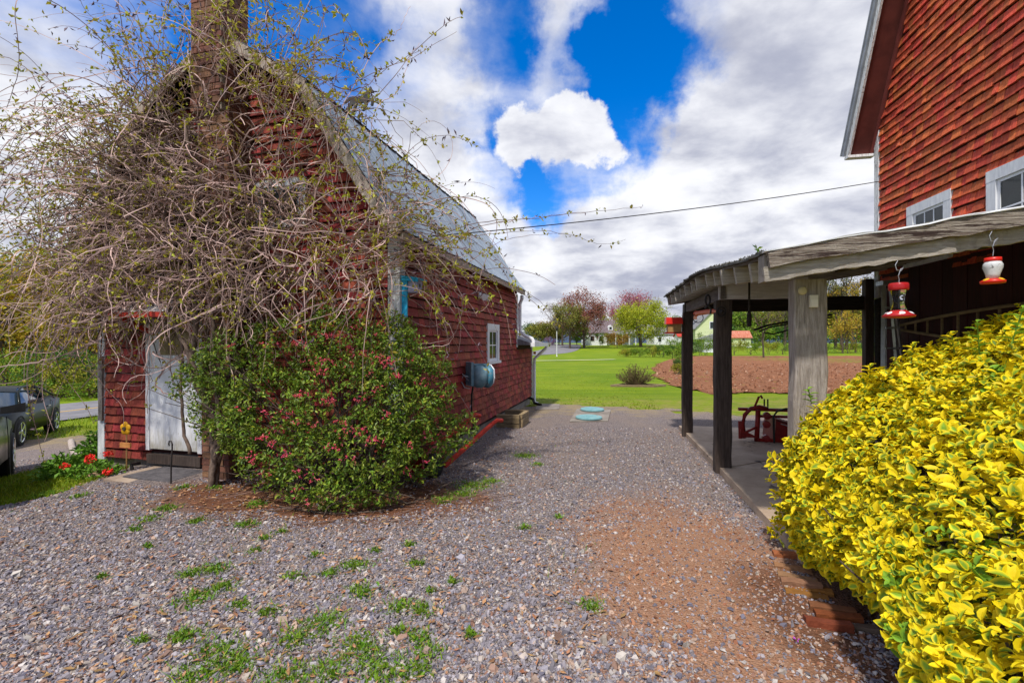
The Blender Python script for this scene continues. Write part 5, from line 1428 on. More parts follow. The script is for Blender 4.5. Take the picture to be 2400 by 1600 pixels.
# trunks twisting up the chimney
for (a, r0) in (([(-1.98, -.58, -.1), (-2.02, -.50, .35), (-2.06, -.48, .8), (-2.38, -.50, 1.3), (-2.30, -.46, 1.9), (-2.48, -.45, 2.6), (-2.36, -.45, 3.4), (-2.5, -.46, 4.2)], .045),
                ([(-1.90, -.60, -.1), (-1.98, -.50, .4), (-2.12, -.48, .9), (-2.4, -.5, 1.5), (-2.8, -.45, 2.1), (-3.1, -.35, 2.7), (-3.3, -.25, 3.3)], .034),
                ([(-1.96, -.62, -.1), (-1.90, -.6, .3), (-1.80, -.62, .55), (-1.68, -.66, .66)], .032),
                ([(-1.94, -.60, -.1), (-1.92, -.5, .5), (-2.05, -.46, 1.2), (-2.12, -.44, 2.0), (-1.8, -.35, 2.6), (-1.4, -.25, 3.1), (-.9, -.2, 3.2)], .03),
                ([(-2.42, -.45, .3), (-2.56, -.42, .6), (-2.62, -.40, 1.1), (-2.6, -.4, 1.6), (-2.75, -.4, 2.2), (-2.7, -.4, 3.0)], .02)):
    p = l2w(a); t = np.linspace(0, len(p) - 1, 34); q = np.stack([np.interp(t, np.arange(len(p)), p[:, j]) for j in range(3)], 1)
    q[1:-1] = (q[:-2] + 2 * q[1:-1] + q[2:]) / 4; q += vr.normal(0, .006, q.shape)
    mb = MB(); mb.tube(q - ox, np.linspace(r0, r0 * .45, 34), 7); mb.build('trunk', M['cane_thick'], vine, smooth=True)

# ------------------------------------------------------------------ flowering shrub at the corner of the small barn
sr = np.random.default_rng(41)
LOB = [(560, 850, 5.10, .42), (690, 820, 5.05, .42), (820, 810, 5.0, .38), (910, 830, 4.95, .34), (525, 960, 5.0, .33), (640, 950, 4.8, .46), (790, 930, 4.65, .48), (930, 940, 4.75, .46), (985, 985, 4.9, .33),
       (1035, 1015, 5.0, .24), (640, 1060, 4.6, .33), (740, 1100, 4.42, .34), (860, 1050, 4.5, .44), (980, 1050, 4.75, .30), (800, 1140, 4.32, .22), (570, 1030, 4.85, .2), (880, 1120, 4.4, .24), (480, 870, 5.2, .22), (1078, 1010, 5.15, .16), (1010, 900, 4.95, .26), (770, 770, 5.05, .26), (920, 790, 5.0, .22), (950, 860, 4.72, .26), (955, 950, 4.7, .28), (905, 890, 4.68, .3), (925, 780, 4.85, .18)]
LC = np.array([tuple(P(a, b, c)) for a, b, c, _ in LOB]); LR = np.array([d for *_, d in LOB])
shrub = thing('flowering_shrub', 'broad green shrub with pink flower clusters at the barn corner', 'shrub', (-1.95, 4.8, 0))
so = np.array(shrub.location)
def lobes_pts(n, shell=.30):
    w = LR ** 2 / (LR ** 2).sum(); k = sr.choice(len(LR), n, p=w); d = sr.normal(0, 1, (n, 3)); d[:, 1] -= .35; d /= np.linalg.norm(d, axis=1)[:, None]
    rr = LR[k] * (1 - shell * sr.random(n) ** 1.5) * (1 + .10 * np.sin(d[:, 0] * 9 + k) * np.sin(d[:, 2] * 8 + 2 * k))
    p = LC[k] + d * rr[:, None]; ins = np.zeros(n, bool)
    for c, r_ in zip(LC, LR): ins |= (np.linalg.norm(p - c, axis=1) < r_ * .72)
    bx = .968 * (p[:, 0] + 1.267) - .25 * (p[:, 1] - 5.1); by = .25 * (p[:, 0] + 1.267) + .968 * (p[:, 1] - 5.1)
    gap = np.sin(p[:, 0] * 11 + p[:, 2] * 4) * np.sin(p[:, 2] * 12 - p[:, 0] * 5 + 1) + .5 * np.sin(p[:, 0] * 23 + p[:, 2] * 19 + p[:, 1] * 9); ok = ~ins & ((gap < .52) | (sr.random(n) < .25)) & (p[:, 2] > .03) & ~((bx < .04) & (by > -.04))
    return p[ok], d[ok]
def sprigs(p, d, nl, lmin, lmax, spread, r_, length=.07):
    """twiglets with leaves set alternately along them"""
    n = len(p); ax = d * .8 + np.array((0, 0, .35)) + r_.normal(0, .45, (n, 3)); ax /= np.linalg.norm(ax, axis=1)[:, None]
    pos = np.repeat(p, nl, 0) + np.repeat(ax, nl, 0) * (np.tile(np.arange(nl) / nl, n) * length)[:, None]
    dd = np.repeat(ax, nl, 0) * .45 + r_.normal(0, spread, (n * nl, 3)); dd /= np.linalg.norm(dd, axis=1)[:, None]
    nr = np.repeat(d, nl, 0) * .6 + np.array((0, 0, .6)) + r_.normal(0, .5, (n * nl, 3))
    s = np.cross(dd, nr); s /= np.linalg.norm(s, axis=1)[:, None] + 1e-9; nn = np.cross(s, dd)
    L_ = r_.uniform(lmin, lmax, n * nl)[:, None]; W = L_ * .46
    mid = pos + dd * L_ * .48
    V = np.stack([pos, mid + s * W * .5 + nn * L_ * .07, pos + dd * L_ - nn * L_ * .08, mid - s * W * .5 + nn * L_ * .07], 1).reshape(-1, 3)
    b = (np.arange(n * nl) * 4)[:, None]
    return V, np.concatenate([b + np.array([0, 1, 2]), b + np.array([0, 2, 3])])
LR = LR * .95
EX = np.array([LC[k] + v * LR[k] * f for k, v, f in [(sr.integers(0, len(LC)), (lambda q: q / np.linalg.norm(q))(sr.normal(0, 1, 3) + np.array((0, -.5, .5))), sr.uniform(.9, 1.2)) for _ in range(60)]])
LC = np.concatenate([LC, EX]); LR = np.concatenate([LR, sr.uniform(.06, .15, 60)])
p, d = lobes_pts(9600)
p2 = np.array([tuple(P(a, b, c)) for a, b, c in zip(sr.uniform(890, 985, 420), sr.uniform(770, 1080, 420), sr.uniform(4.5, 4.85, 420))]); d2 = sr.normal(0, 1, (420, 3)) + np.array((0, -1.2, .3)); d2 /= np.linalg.norm(d2, axis=1)[:, None]
p = np.concatenate([p, p2]); d = np.concatenate([d, d2])
V, F_ = sprigs(p, d, 6, .028, .052, .75, sr)
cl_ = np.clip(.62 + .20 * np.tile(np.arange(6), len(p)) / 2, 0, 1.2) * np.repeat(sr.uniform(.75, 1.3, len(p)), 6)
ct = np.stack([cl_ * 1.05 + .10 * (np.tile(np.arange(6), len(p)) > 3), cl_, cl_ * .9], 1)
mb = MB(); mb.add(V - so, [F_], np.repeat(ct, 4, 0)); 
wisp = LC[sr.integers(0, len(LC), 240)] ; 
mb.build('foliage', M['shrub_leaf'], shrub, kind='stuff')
mb = MB()
for _ in range(150):
    k = sr.integers(0, len(LC)); b0 = np.array((sr.normal(-1.9, .38), sr.normal(4.95, .12), .0)); e = LC[k] + sr.normal(0, .2, 3); mid = (b0 + e) / 2 + sr.normal(0, .1, 3) + np.array((0, 0, .12))
    t = np.linspace(0, 1, 9)[:, None]; q = (1 - t) ** 2 * b0 + 2 * t * (1 - t) * mid + t ** 2 * e
    mb.tube(q - so, np.linspace(.011, .003, 9), 4, cap=False)
for q in ([(915, 1005 + 60, 4.4), (860, 1120, 4.2), (775, 1180, 4.15), (762, 1220, 4.1)], [(880, 1150, 4.35), (960, 1170, 4.4), (1010, 1150, 4.6), (1060, 1120, 4.8)], [(960, 1110, 4.6), (930, 1160, 4.5), (1000, 1185, 4.45)], [(640, 1200, 4.4), (760, 1225, 4.2), (900, 1205, 4.25)]):
    w = spline(q, 14, .02); w[:, 2] = np.maximum(w[:, 2], .03); mb.tube(w - so, .006, 4, cap=False)
mb.build('stems', M['bark'], shrub, kind='stuff')
# flower clusters
FLW = [(735, 835), (760, 840), (870, 840), (890, 835), (905, 838), (815, 810), (850, 822), (700, 800), (750, 862), (810, 846), (905, 850), (870, 860), (572, 952), (620, 965), (675, 962), (735, 990), (690, 982), (795, 985), (815, 1000), (845, 1002), (880, 1026), (865, 1024), (800, 1008),
       (610, 1020), (640, 1035), (580, 1062), (590, 1075), (625, 1100), (705, 1100), (780, 1042), (820, 1070), (690, 1140), (710, 1165), (1030, 920), (985, 888), (960, 840), (540, 805), (620, 800), (830, 760), (760, 780), (700, 920), (880, 905), (905, 965), (960, 1040), (1000, 1075), (1090, 1040), (1000, 1010), (740, 1120), (650, 1000), (770, 930), (930, 875), (710, 760), (890, 775), (950, 1100), (665, 1060), (840, 930)]
mb = MB()
for (px, py) in FLW:
    best = None
    o = np.array((0, 0, EYE)); dv = np.array(tuple(P(px, py, 1.0))) - o
    for c, r_ in zip(LC, LR):     # first lobe the sight line meets
        oc = o - c; a = dv @ dv; b = 2 * oc @ dv; cc = oc @ oc - (r_ * 1.0) ** 2; q = b * b - 4 * a * cc
        if q > 0:
            t = (-b - math.sqrt(q)) / (2 * a)
            if best is None or t < best: best = t
    if best is None: continue
    c = o + dv * (best - .015); m_ = int(sr.integers(5, 15)); cl = c + sr.normal(0, .030, (m_, 3)) * np.array((1.3, .6, .7))
    for q in cl:
        k = 5; pos = np.tile(q, (k, 1)); V, F_ = leafset(k, pos, sr.uniform(.014, .026, k), .42, sr, np.array((0, -.5, .6)), .6); mb.add(V - so, [F_])
mb.build('blossoms', M['shrub_flower'], shrub, kind='stuff')

# ------------------------------------------------------------------ variegated hedge at the right
hr_ = np.random.default_rng(5)
HY = np.array([.75, 1.1, 1.6, 2.1, 2.8, 3.3, 3.6]); HX = np.array([.90, 1.16, 1.50, 1.75, 1.94, 2.05, 2.2])
def xleft(y): return np.interp(y, HY, HX)
def ztop(x, y):
    e = x - xleft(y)
    return 1.12 + .42 * (x - 2.0) - .27 * np.exp(-np.clip(e, 0, 9) / .17) + .06 * vnoise(x, y, 3.1, 7) + .035 * vnoise(x, y, 8.3, 3) - .25 * sstep(3.25, 3.5, y) 
hedge = thing('variegated_hedge', 'large bright yellow and green variegated hedge filling the right foreground', 'hedge', (2.2, 2.4, 0))
ho_ = np.array(hedge.location)
def hedge_pts(n_top, n_side, n_back):
    y = hr_.uniform(.62, 3.5, n_top); x = xleft(y) + (4.6 - xleft(y)) * hr_.random(n_top) ** 1.25
    ok = x < 1.35 * y + .35; x, y = x[ok], y[ok]
    z = ztop(x, y); e = .03
    nx_ = -(ztop(x + e, y) - ztop(x - e, y)) / (2 * e); ny_ = -(ztop(x, y + e) - ztop(x, y - e)) / (2 * e)
    nt = np.stack([nx_, ny_, np.ones_like(nx_)], 1); pt = np.stack([x, y, z], 1)
    y = hr_.uniform(.62, 3.45, n_side); t = hr_.random(n_side) ** .85; x0 = xleft(y); zt = ztop(x0, y) + .02; zb = .08 + .22 * sstep(3.1, 2.2, y); z = zb + (zt - zb) * t
    x = x0 - .07 * np.sin(np.pi * np.clip(t * .9 + .15, 0, 1)) + .05 * vnoise(y * 1.3, z, 5.0, 4) + .04 * vnoise(y, z, 11.0, 2) + .10 * (1 - t) ** 3
    ns = np.stack([-np.ones_like(y), np.full_like(y, -.25), .35 * np.ones_like(y)], 1); ps = np.stack([x, y, z], 1)
    x = hr_.uniform(1.95, 4.5, n_back); zt = ztop(x, np.full_like(x, 3.35)); z = .1 + (zt - .1) * hr_.random(n_back) ** .7; nb_ = np.tile((0, 1.0, .2), (n_back, 1)); pb = np.stack([x, 3.45 + .06 * vnoise(x, z, 5, 1), z], 1)
    p_ = np.concatenate([pt, ps, pb]); n_ = np.concatenate([nt, ns, nb_]); n_ /= np.linalg.norm(n_, axis=1)[:, None]
    p_ = p_ - n_ * (hr_.random(len(p_)) ** 1.6 * .13)[:, None] + n_ * (np.maximum(0, hr_.normal(0, .022, len(p_))))[:, None]
    return p_, n_
hp, hn = hedge_pts(6600, 4300, 600)
ns_ = len(hp); NL = 6
# sprig axis leans up and outwards
ax = hn * .75 + np.array((-.05, -.05, .45)) + hr_.normal(0, .38, (ns_, 3)); ax /= np.linalg.norm(ax, axis=1)[:, None]
ref = hr_.normal(0, 1, (ns_, 3)); e1 = np.cross(ax, ref); e1 /= np.linalg.norm(e1, axis=1)[:, None]; e2 = np.cross(ax, e1)
LP, LD, LN, LS_, LT = [], [], [], [], []
green = vnoise(hp[:, 0] + .3 * hp[:, 2], hp[:, 1] - .4 * hp[:, 2], 2.7, 5) + hr_.normal(0, .25, ns_) > 1.02
for j in range(NL):
    a = j * 1.57 + (j // 2) * .7 + hr_.normal(0, .3, ns_); tilt = np.clip(1.30 - .18 * (j // 2) + hr_.normal(0, .22, ns_), .3, 1.75)
    rad = np.cos(a)[:, None] * e1 + np.sin(a)[:, None] * e2
    dd = np.cos(tilt)[:, None] * ax + np.sin(tilt)[:, None] * rad; nn = np.cross(np.cross(dd, ax), dd); nn /= np.linalg.norm(nn, axis=1)[:, None] + 1e-9
    LP.append(hp + ax * (.014 * (j // 2)) + hr_.normal(0, .004, (ns_, 3))); LD.append(dd); LN.append(nn); LS_.append(np.clip(hr_.lognormal(math.log(.040), .28, ns_), .020, .070) * (1.05 - .07 * (j // 2)))
    LT.append(np.where(green, 2, 0) + (hr_.random(ns_) < .25))
LP = np.concatenate(LP); LD = np.concatenate(LD); LN = np.concatenate(LN); LSz = np.concatenate(LS_); LT = np.concatenate(LT)
nr2 = hr_.normal(0, .25, LN.shape); LN = LN + nr2; sd_ = np.cross(LN, LD); sd_ /= np.linalg.norm(sd_, axis=1)[:, None]; LN = np.cross(LD, sd_)
OUT = np.array([(0, 0), (.16, .20), (.42, .29), (.70, .245), (.90, .12), (1.02, 0), (.90, -.12), (.70, -.245), (.42, -.29), (.16, -.20)])
INN = np.array([(.12, 0), (.24, .055), (.42, .095), (.58, .075), (.70, .035), (.80, 0), (.70, -.035), (.58, -.075), (.42, -.095), (.24, -.055)])
def leaf_template(yellow_only):
    tv = np.concatenate([OUT, INN]); zz = np.abs(tv[:, 1]) * .55 - .16 * tv[:, 0] ** 2
    return np.column_stack([tv, zz])
TV = leaf_template(False)
TF = [[(i, (i + 1) % 10, 10 + (i + 1) % 10, 10 + i) for i in range(10)], [tuple(range(10, 20))]]
YEL = np.array((.86, .69, .010)); YEL2 = np.array((.80, .60, .009)); GRN = np.array((.13, .22, .018)); LIM = np.array((.24, .40, .02)); LIM2 = np.array((.16, .32, .03))
def leaf_cols(t, r_):
    n = len(t); b = r_.uniform(.75, 1.15, (n, 1)); o = np.where((t >= 2)[:, None], LIM * b, (YEL if True else YEL) * b); lite = (r_.random(n) < .5)[:, None] & (t < 2)[:, None]
    i_ = np.where((t >= 2)[:, None], LIM2 * b, np.where(lite, YEL2 * b, GRN * b * r_.uniform(.7, 1.9, (n, 1))))
    return np.concatenate([np.repeat(o[:, None, :], 10, 1), np.repeat(i_[:, None, :], 10, 1)], 1)
cols = leaf_cols(LT, hr_)
M['hedge_leaf'] = mat('hedge_leaf', (1, 1, 1), rough=.52, spec=.22, tint=True, translucent=.25)
# the 300 that show largest are single leaves
q = LP + LD * LSz[:, None] * .5; pxx = 1200 + q[:, 0] / q[:, 1] * F; pyy = HZ - (q[:, 2] - EYE) / q[:, 1] * F
size = np.where((pxx < 2400) & (pyy < 1600) & (pxx > 1700), LSz / np.linalg.norm(q - np.array((0, 0, EYE)), axis=1), 0)
# only leaves on the outside count as seen
cellk = (np.floor(pxx / 22).astype(int) * 1000 + np.floor(pyy / 22).astype(int)); dist = np.linalg.norm(q - np.array((0, 0, EYE)), axis=1)
order = np.argsort(dist); seenc = set(); front = np.zeros(len(q), bool)
for i_ in order:
    if cellk[i_] not in seenc: seenc.add(cellk[i_]); front[i_] = True
idx = np.argsort(-size * front)[:300]; single = np.zeros(len(q), bool); single[idx] = True
mesh_cache = {}
for i_ in idx:
    key = (int(LT[i_]), int(i_ % 4))
    if key not in mesh_cache:
        mb = MB(); mb.add(TV, TF, leaf_cols(np.array([LT[i_]]), hr_)[0]); mesh_cache[key] = mb.mesh('leaf', M['hedge_leaf'])
    o = link('leaf', mesh_cache[key], hedge)
    R3 = Matrix((LD[i_] * LSz[i_], sd_[i_] * LSz[i_], LN[i_] * LSz[i_])).transposed().to_4x4(); R3.translation = Vector(LP[i_] - ho_); o.matrix_local = R3
keep = ~single
A, B_, C_, S_ = LP[keep], LD[keep], LN[keep], LSz[keep]; sdk = sd_[keep]; n = len(A)
V = A[:, None, :] + (TV[None, :, 0:1] * B_[:, None, :] + TV[None, :, 1:2] * sdk[:, None, :] + TV[None, :, 2:3] * C_[:, None, :]) * S_[:, None, None]
off = (np.arange(n) * 20)[:, None, None]
mb = MB(); mb.add((V - ho_).reshape(-1, 3), [(np.array(TF[0])[None] + off).reshape(-1, 4), (np.array(TF[1])[None] + off).reshape(-1, 10)], cols[keep].reshape(-1, 3))
mb.build('leaves', M['hedge_leaf'], hedge, kind='stuff')
# inner greener leaves and woody stems
ip, inn = hedge_pts(4200, 2600, 300); ip = ip - inn * .10
V, F_ = sprigs(ip, inn, 3, .035, .06, .8, hr_, .04)
mb = MB(); mb.add(V - ho_, [F_]); mb.build('inner_leaves', mat('hedge_inner', (.10, .16, .012), (.24, .24, .02), scale=4, rough=.5, island=.35, translucent=.15), hedge, kind='stuff')
mb = MB()
for _ in range(170):
    yb = hr_.uniform(.8, 3.3); b0 = np.array((xleft(yb) + hr_.uniform(.15, .7), yb, 0.0)); e = np.array((xleft(yb) + hr_.uniform(-.02, .9), yb + hr_.normal(0, .2), 0)); e[2] = ztop(e[0], e[1]) - .08
    t = np.linspace(0, 1, 7)[:, None]; mid = (b0 + e) / 2 + hr_.normal(0, .06, 3); mb.tube((1 - t) ** 2 * b0 + 2 * t * (1 - t) * mid + t ** 2 * e - ho_, np.linspace(.010, .004, 7), 4, cap=False)
mb.build('stems', M['bark'], hedge, kind='stuff')
# tall shoots standing above the hedge
mb = MB(); Vs = MB()
for (px, py, dd, L_) in ((2290, 748, 2.2, .16), (2398, 715, 2.0, .16), (2140, 800, 2.5, .10), (1895, 905, 3.1, .10), (2230, 775, 2.4, .10), (2040, 850, 2.7, .08)):
    tip = np.array(tuple(P(px, py, dd))); b0 = tip - np.array((hr_.normal(0, .05), hr_.normal(0, .03), L_)); mb.tube(np.linspace(b0, tip, 5) - ho_, .003, 4)
    for j in range(9):
        f = j / 8; c = b0 + (tip - b0) * f; a = j * 2.4
        D = np.array((math.cos(a), math.sin(a) * .8, .35)); D /= np.linalg.norm(D); S0 = np.cross((0, 0, 1.0), D); S0 /= np.linalg.norm(S0); N0 = np.cross(D, S0); sz = .062 * (1 - .45 * abs(f - .4))
        v = c + (TV[:, 0:1] * D + TV[:, 1:2] * S0 + TV[:, 2:3] * N0) * sz
        t_ = 2 if px in (2290, 2398, 1895) else 0
        Vs.add(v - ho_, TF, leaf_cols(np.array([t_]), hr_)[0])
mb.build('shoot_stems', M['weed_leaf'], hedge, kind='stuff'); Vs.build('shoot_leaves', M['hedge_leaf'], hedge, kind='stuff')

# ------------------------------------------------------------------ small plants at the left corner
pr = np.random.default_rng(15)
def broadplant(name, label, cat, c, rx, ry, h, n, size, m, parent=None):
    t = thing(name, label, cat, c); p = pr.normal(0, 1, (n, 3)); p[:, 2] = np.abs(p[:, 2]); p /= np.linalg.norm(p, axis=1)[:, None]; d = p.copy()
    p = p * np.array((rx, ry, h)) * pr.uniform(.55, 1.0, (n, 1)); V, F_ = sprigs(p, d, 2, size * .7, size * 1.2, .55, pr, .02)
    mb = MB(); mb.add(V, [F_]); mb.build('leaves', m, t, kind='stuff')
    mb = MB()
    for k in range(18): mb.tube([(0, 0, 0), tuple(p[k] * .6), tuple(p[k])], .004, 4, cap=False)
    mb.build('stems', m, t, kind='stuff'); return t
q = LW(-4.86, .22, 0); q.z = tzf(q.x, q.y)
broadplant('leafy_perennial', 'lush mound of broad green leaves at the left corner of the small barn', 'plant', q, .28, .30, .50, 420, .10, M['hosta'])
q = LW(-4.82, -.25, 0); q.z = tzf(q.x, q.y)
broadplant('leafy_perennial', 'lower clump of green leaves just inside the curved log edging', 'plant', q, .28, .22, .30, 200, .09, M['hosta'])
q = LW(-3.95, -.42, 0); q.z = tzf(q.x, q.y)
ge = broadplant('red_geranium', 'red flowering geranium clump beside the yellow wooden flower', 'flower', q, .33, .16, .24, 230, .06, M['hosta'])
for (x, y, z, s) in ((-.30, -.08, .17, .038), (-.02, -.05, .23, .05), (.16, .0, .30, .045), (.24, -.10, .10, .042), (-.10, .03, .25, .035)):
    mb = MB(); n = 60; p = pr.normal(0, 1, (n, 3)); p /= np.linalg.norm(p, axis=1)[:, None]; V, F_ = leafset(n, p * np.array((s, s, s * .6)) + np.array((x, y, z)), pr.uniform(.02, .035, n), .8, pr); mb.add(V, [F_]); mb.build('flower_head', M['red_petal'], ge)
def logcurve(pxs, r_, name, label, m):
    p = np.array([tuple(G(*q)) for q in pxs]); p[:, 2] += r_ * .6; t = np.linspace(0, len(p) - 1, 16); q = np.stack([np.interp(t, np.arange(len(p)), p[:, j]) for j in range(3)], 1); q[1:-1] = (q[:-2] + 2 * q[1:-1] + q[2:]) / 4
    tag(MB().tube(q, r_ * (1 + .05 * np.sin(np.arange(16))), 8).build(name, m, smooth=True), label, 'log')
logcurve([(166, 1030), (169, 1048), (184, 1072), (206, 1092)], .058, 'edging_log', 'long pale curved log edging the flower bed', M['log'])
logcurve([(212, 1094), (238, 1105)], .045, 'edging_log', 'short brown log closing the flower bed near the step', M['timber'])
q = G(221, 1114); mb = MB(); mb.ball((0, 0, .03), .07, (1.2, .8, .55), 8, 6); o = mb.build('garden_stone', mat('stone_tan', (.34, .20, .12), (.44, .28, .18), scale=14, rough=.9), smooth=True); o.location = q; tag(o, 'small tan stone lying by the short log', 'stone')
# tiny purple flower by the hedge
q = G(1868, 1505); vf = thing('violet', 'tiny purple flower in the dark soil by the hedge', 'flower', q)
mb = MB(); V, F_ = leafset(7, np.tile((0, 0, .025), (7, 1)) + pr.normal(0, .004, (7, 3)), pr.uniform(.012, .02, 7), .6, pr); mb.add(V, [F_]); mb.build('petals', mat('violet_petal', (.36, .05, .42), (.5, .1, .5), scale=9), vf)
mb = MB(); V, F_ = leafset(7, np.tile((.015, 0, .006), (7, 1)) + pr.normal(0, .006, (7, 3)), pr.uniform(.012, .024, 7), .6, pr); mb.add(V, [F_]); mb.build('leaves', M['weed_leaf'], vf)
# low shrub in its timber frame on the lawn
q = G(1488, 898); bs = thing('bare_shrub', 'low brown budding shrub alone on the lawn', 'shrub', q)
mb = MB(); tips = []
for k in range(95):
    a = pr.uniform(0, 6.28); rr = pr.uniform(.05, .85) ** 1; e = np.array((rr * math.cos(a) * .95, rr * math.sin(a) * .55, pr.uniform(.35, .85) * (1 - .35 * rr))); b0 = np.array((e[0] * .2, e[1] * .2, 0))
    t = np.linspace(0, 1, 7)[:, None]; w = (1 - t) ** 2 * b0 + 2 * t * (1 - t) * np.array((e[0] * .55, e[1] * .55, e[2] * .35)) + t ** 2 * e; mb.tube(w, np.linspace(.011, .004, 7), 4, cap=False); tips += list(w[2:]) + list(w[4:])
mb.build('stems', mat('bush_stem', (.10, .055, .035), (.17, .10, .065), scale=8), bs, kind='stuff')
tips = np.array(tips); tips = np.repeat(tips, 4, 0) + pr.normal(0, .03, (len(tips) * 4, 3)); n = len(tips); V, F_ = leafset(n, tips, pr.uniform(.035, .07, n), .4, pr, np.array((0, 0, 1.0)), 1.0)
mb = MB(); mb.add(V, [F_]); mb.build('foliage', mat('bush_leaf', (.10, .065, .03), (.17, .14, .05), scale=3, island=.4, hue=.02), bs, kind='stuff')
fb = thing('timber_bed', 'low timber frame round the brown shrub on the lawn', 'bed frame', q)
for (a, b_) in (((-.95, -.35, .03), (.55, -.52, .03)), ((.55, -.52, .03), (1.05, -.2, .03)), ((1.05, -.2, .03), (.0, .55, .03)), ((.0, .55, .03), (-.95, -.35, .03))):
    mb = MB(); mb.beam(a, b_, .09, .09); mb.build('timber', M['timber'], fb)

# ------------------------------------------------------------------ parked cars
def car(label, loc, rz, body_m, pitch=0.0, coupe=True):
    t = thing('parked_car', label, 'car', loc, rz); t.rotation_euler = (0, pitch, rz)
    # lower body: (x, half width, sill z, shoulder z, top z)
    st = [(-2.32, .70, .42, .74, .78), (-2.26, .82, .32, .86, .95), (-1.9, .90, .24, .93, 1.03), (-1.35, .93, .22, .95, 1.03), (-.6, .92, .20, .93, .98), (.2, .91, .20, .91, .96), (.8, .92, .20, .88, .94), (1.4, .93, .22, .82, .90), (1.9, .90, .26, .74, .82), (2.25, .80, .30, .64, .70), (2.38, .62, .36, .54, .58)]
    mb = MB(); V = []
    for (x, w, a, b, c) in st:
        for (yy, zz) in ((-w * .80, a), (-w, a + .10), (-w * 1.0, (a + b) / 2), (-w * .985, b), (-w * .80, c - .01), (-w * .4, c + .015), (0, c + .02), (w * .4, c + .015), (w * .80, c - .01), (w * .985, b), (w, (a + b) / 2), (w, a + .10), (w * .80, a)):
            V.append((x, yy, zz))
    k = 13; fs = [(i * k + j, i * k + (j + 1) % k, (i + 1) * k + (j + 1) % k, (i + 1) * k + j) for i in range(len(st) - 1) for j in range(k)]
    mb.add(V, [fs, [tuple(range(k))[::-1]], [tuple((len(st) - 1) * k + j for j in range(k))]]); body = mb.build('body', body_m, t, smooth=True)
    # glasshouse
    gs = [(-1.95, .66, 1.02, 1.03), (-1.25, .70, 1.00, 1.28), (-.55, .72, .97, 1.36), (.05, .72, .95, 1.34), (.35, .73, .94, 1.24), (.95, .76, .92, .935)]
    mb = MB(); V = []
    for (x, w, a, b) in gs:
        ww = w * (1 - .30 * (b - a) / .4)
        V += [(x, -w - .06, a), (x, -ww, b - .015), (x, -ww * .5, b + .01), (x, ww * .5, b + .01), (x, ww, b - .015), (x, w + .06, a)]
    k = 6; fs = [(i * k + j, i * k + j + 1, (i + 1) * k + j + 1, (i + 1) * k + j) for i in range(len(gs) - 1) for j in range(k - 1)]
    mb.add(V, [fs]); mb.build('windows', M['car_glass'], t, smooth=True)
    mb = MB(); V = []
    for (x, w, a, b) in gs[1:5]:
        ww = w * (1 - .30 * (b - a) / .4) + .006
        V += [(x, -ww, b - .006), (x, -ww * .5, b + .022), (x, ww * .5, b + .022), (x, ww, b - .006)]
    fs = [(i * 4 + j, i * 4 + j + 1, (i + 1) * 4 + j + 1, (i + 1) * 4 + j) for i in range(3) for j in range(3)]
    mb.add(V, [fs]); mb.build('roof', body_m, t, smooth=True)
    for s in (-1, 1):
        mb = MB(); mb.tube([(.98, s * .80, .93), (.33, s * .60, 1.255), (.05, s * .585, 1.345), (-.6, s * .58, 1.365), (-1.25, s * .60, 1.285), (-1.98, s * .73, 1.03)], .028, 6); mb.tube([(-.72, s * .80, .97), (-.82, s * .60, 1.34)], .035, 6); mb.build('pillar', body_m, t, smooth=True)
        mi = MB(); mi.hexa([(.52, s * .86, .94), (.68, s * .86, .94), (.64, s * 1.10, .95), (.54, s * 1.10, .95), (.52, s * .86, 1.03), (.66, s * .86, 1.03), (.62, s * 1.10, 1.08), (.54, s * 1.10, 1.08)]); mi.build('wing_mirror', M['rubber'], t)
        for x in (-1.36, 1.36):
            c = (x, s * .84, .33)
            mb = MB(); mb.lathe([(.22, -.10), (.30, -.11), (.335, -.07), (.335, .07), (.30, .11), (.22, .10)], c, (0, s, 0), 24); w_ = mb.build('wheel', M['rubber'], t, smooth=True)
            mb = MB(); mb.lathe([(.235, .06), (.235, .112), (.215, .105), (.20, .05)], c, (0, s, 0), 24)
            for q in range(5):
                a = q * 2 * math.pi / 5; mb.beam((c[0] + .04 * math.cos(a), c[1] + s * .09, c[2] + .04 * math.sin(a)), (c[0] + .22 * math.cos(a), c[1] + s * .10, c[2] + .22 * math.sin(a)), .06, .03, up=(0, 1, 0))
            mb.lathe([(.06, .05), (.06, .11), (.03, .12)], c, (0, s, 0), 12); mb.build('rim', M['chrome'], w_)
            mb = MB(); mb.lathe([(.40, .055), (.385, .085), (.345, .092), (.345, .02)], c, (0, s, 0), 24, cap=False); mb.build('wheel_arch', M['rubber'], t)
        mb = MB(); mb.hexa([(2.12, s * .62, .56), (2.30, s * .55, .53), (2.22, s * .80, .54), (2.06, s * .86, .58), (2.12, s * .60, .70), (2.27, s * .53, .62), (2.18, s * .78, .66), (2.04, s * .86, .72)]); mb.build('headlight', M['chrome'], t)
        mb = MB(); mb.box(-2.33, -2.27, s * .68 - .12, s * .68 + .12, .72, .84); mb.build('tail_light', M['red_paint'], t)
        mb = MB(); mb.tube([(-1.02, s * .935, .28), (-1.0, s * .93, .9), (-.9, s * .90, .955)], .006, 4); mb.build('door_seam', M['rubber'], t); mb = MB(); mb.tube([(.62, s * .935, .28), (.66, s * .93, .6), (.70, s * .91, .9)], .006, 4); mb.build('door_seam', M['rubber'], t)
        mb = MB(); mb.beam((-.82, s * .935, .80), (-.62, s * .935, .80), .02, .03); mb.build('door_handle', M['chrome'], t)
    mb = MB(); mb.box(2.30, 2.40, -.45, .45, .36, .50); mb.build('grille', M['black_iron'], t)
    return t
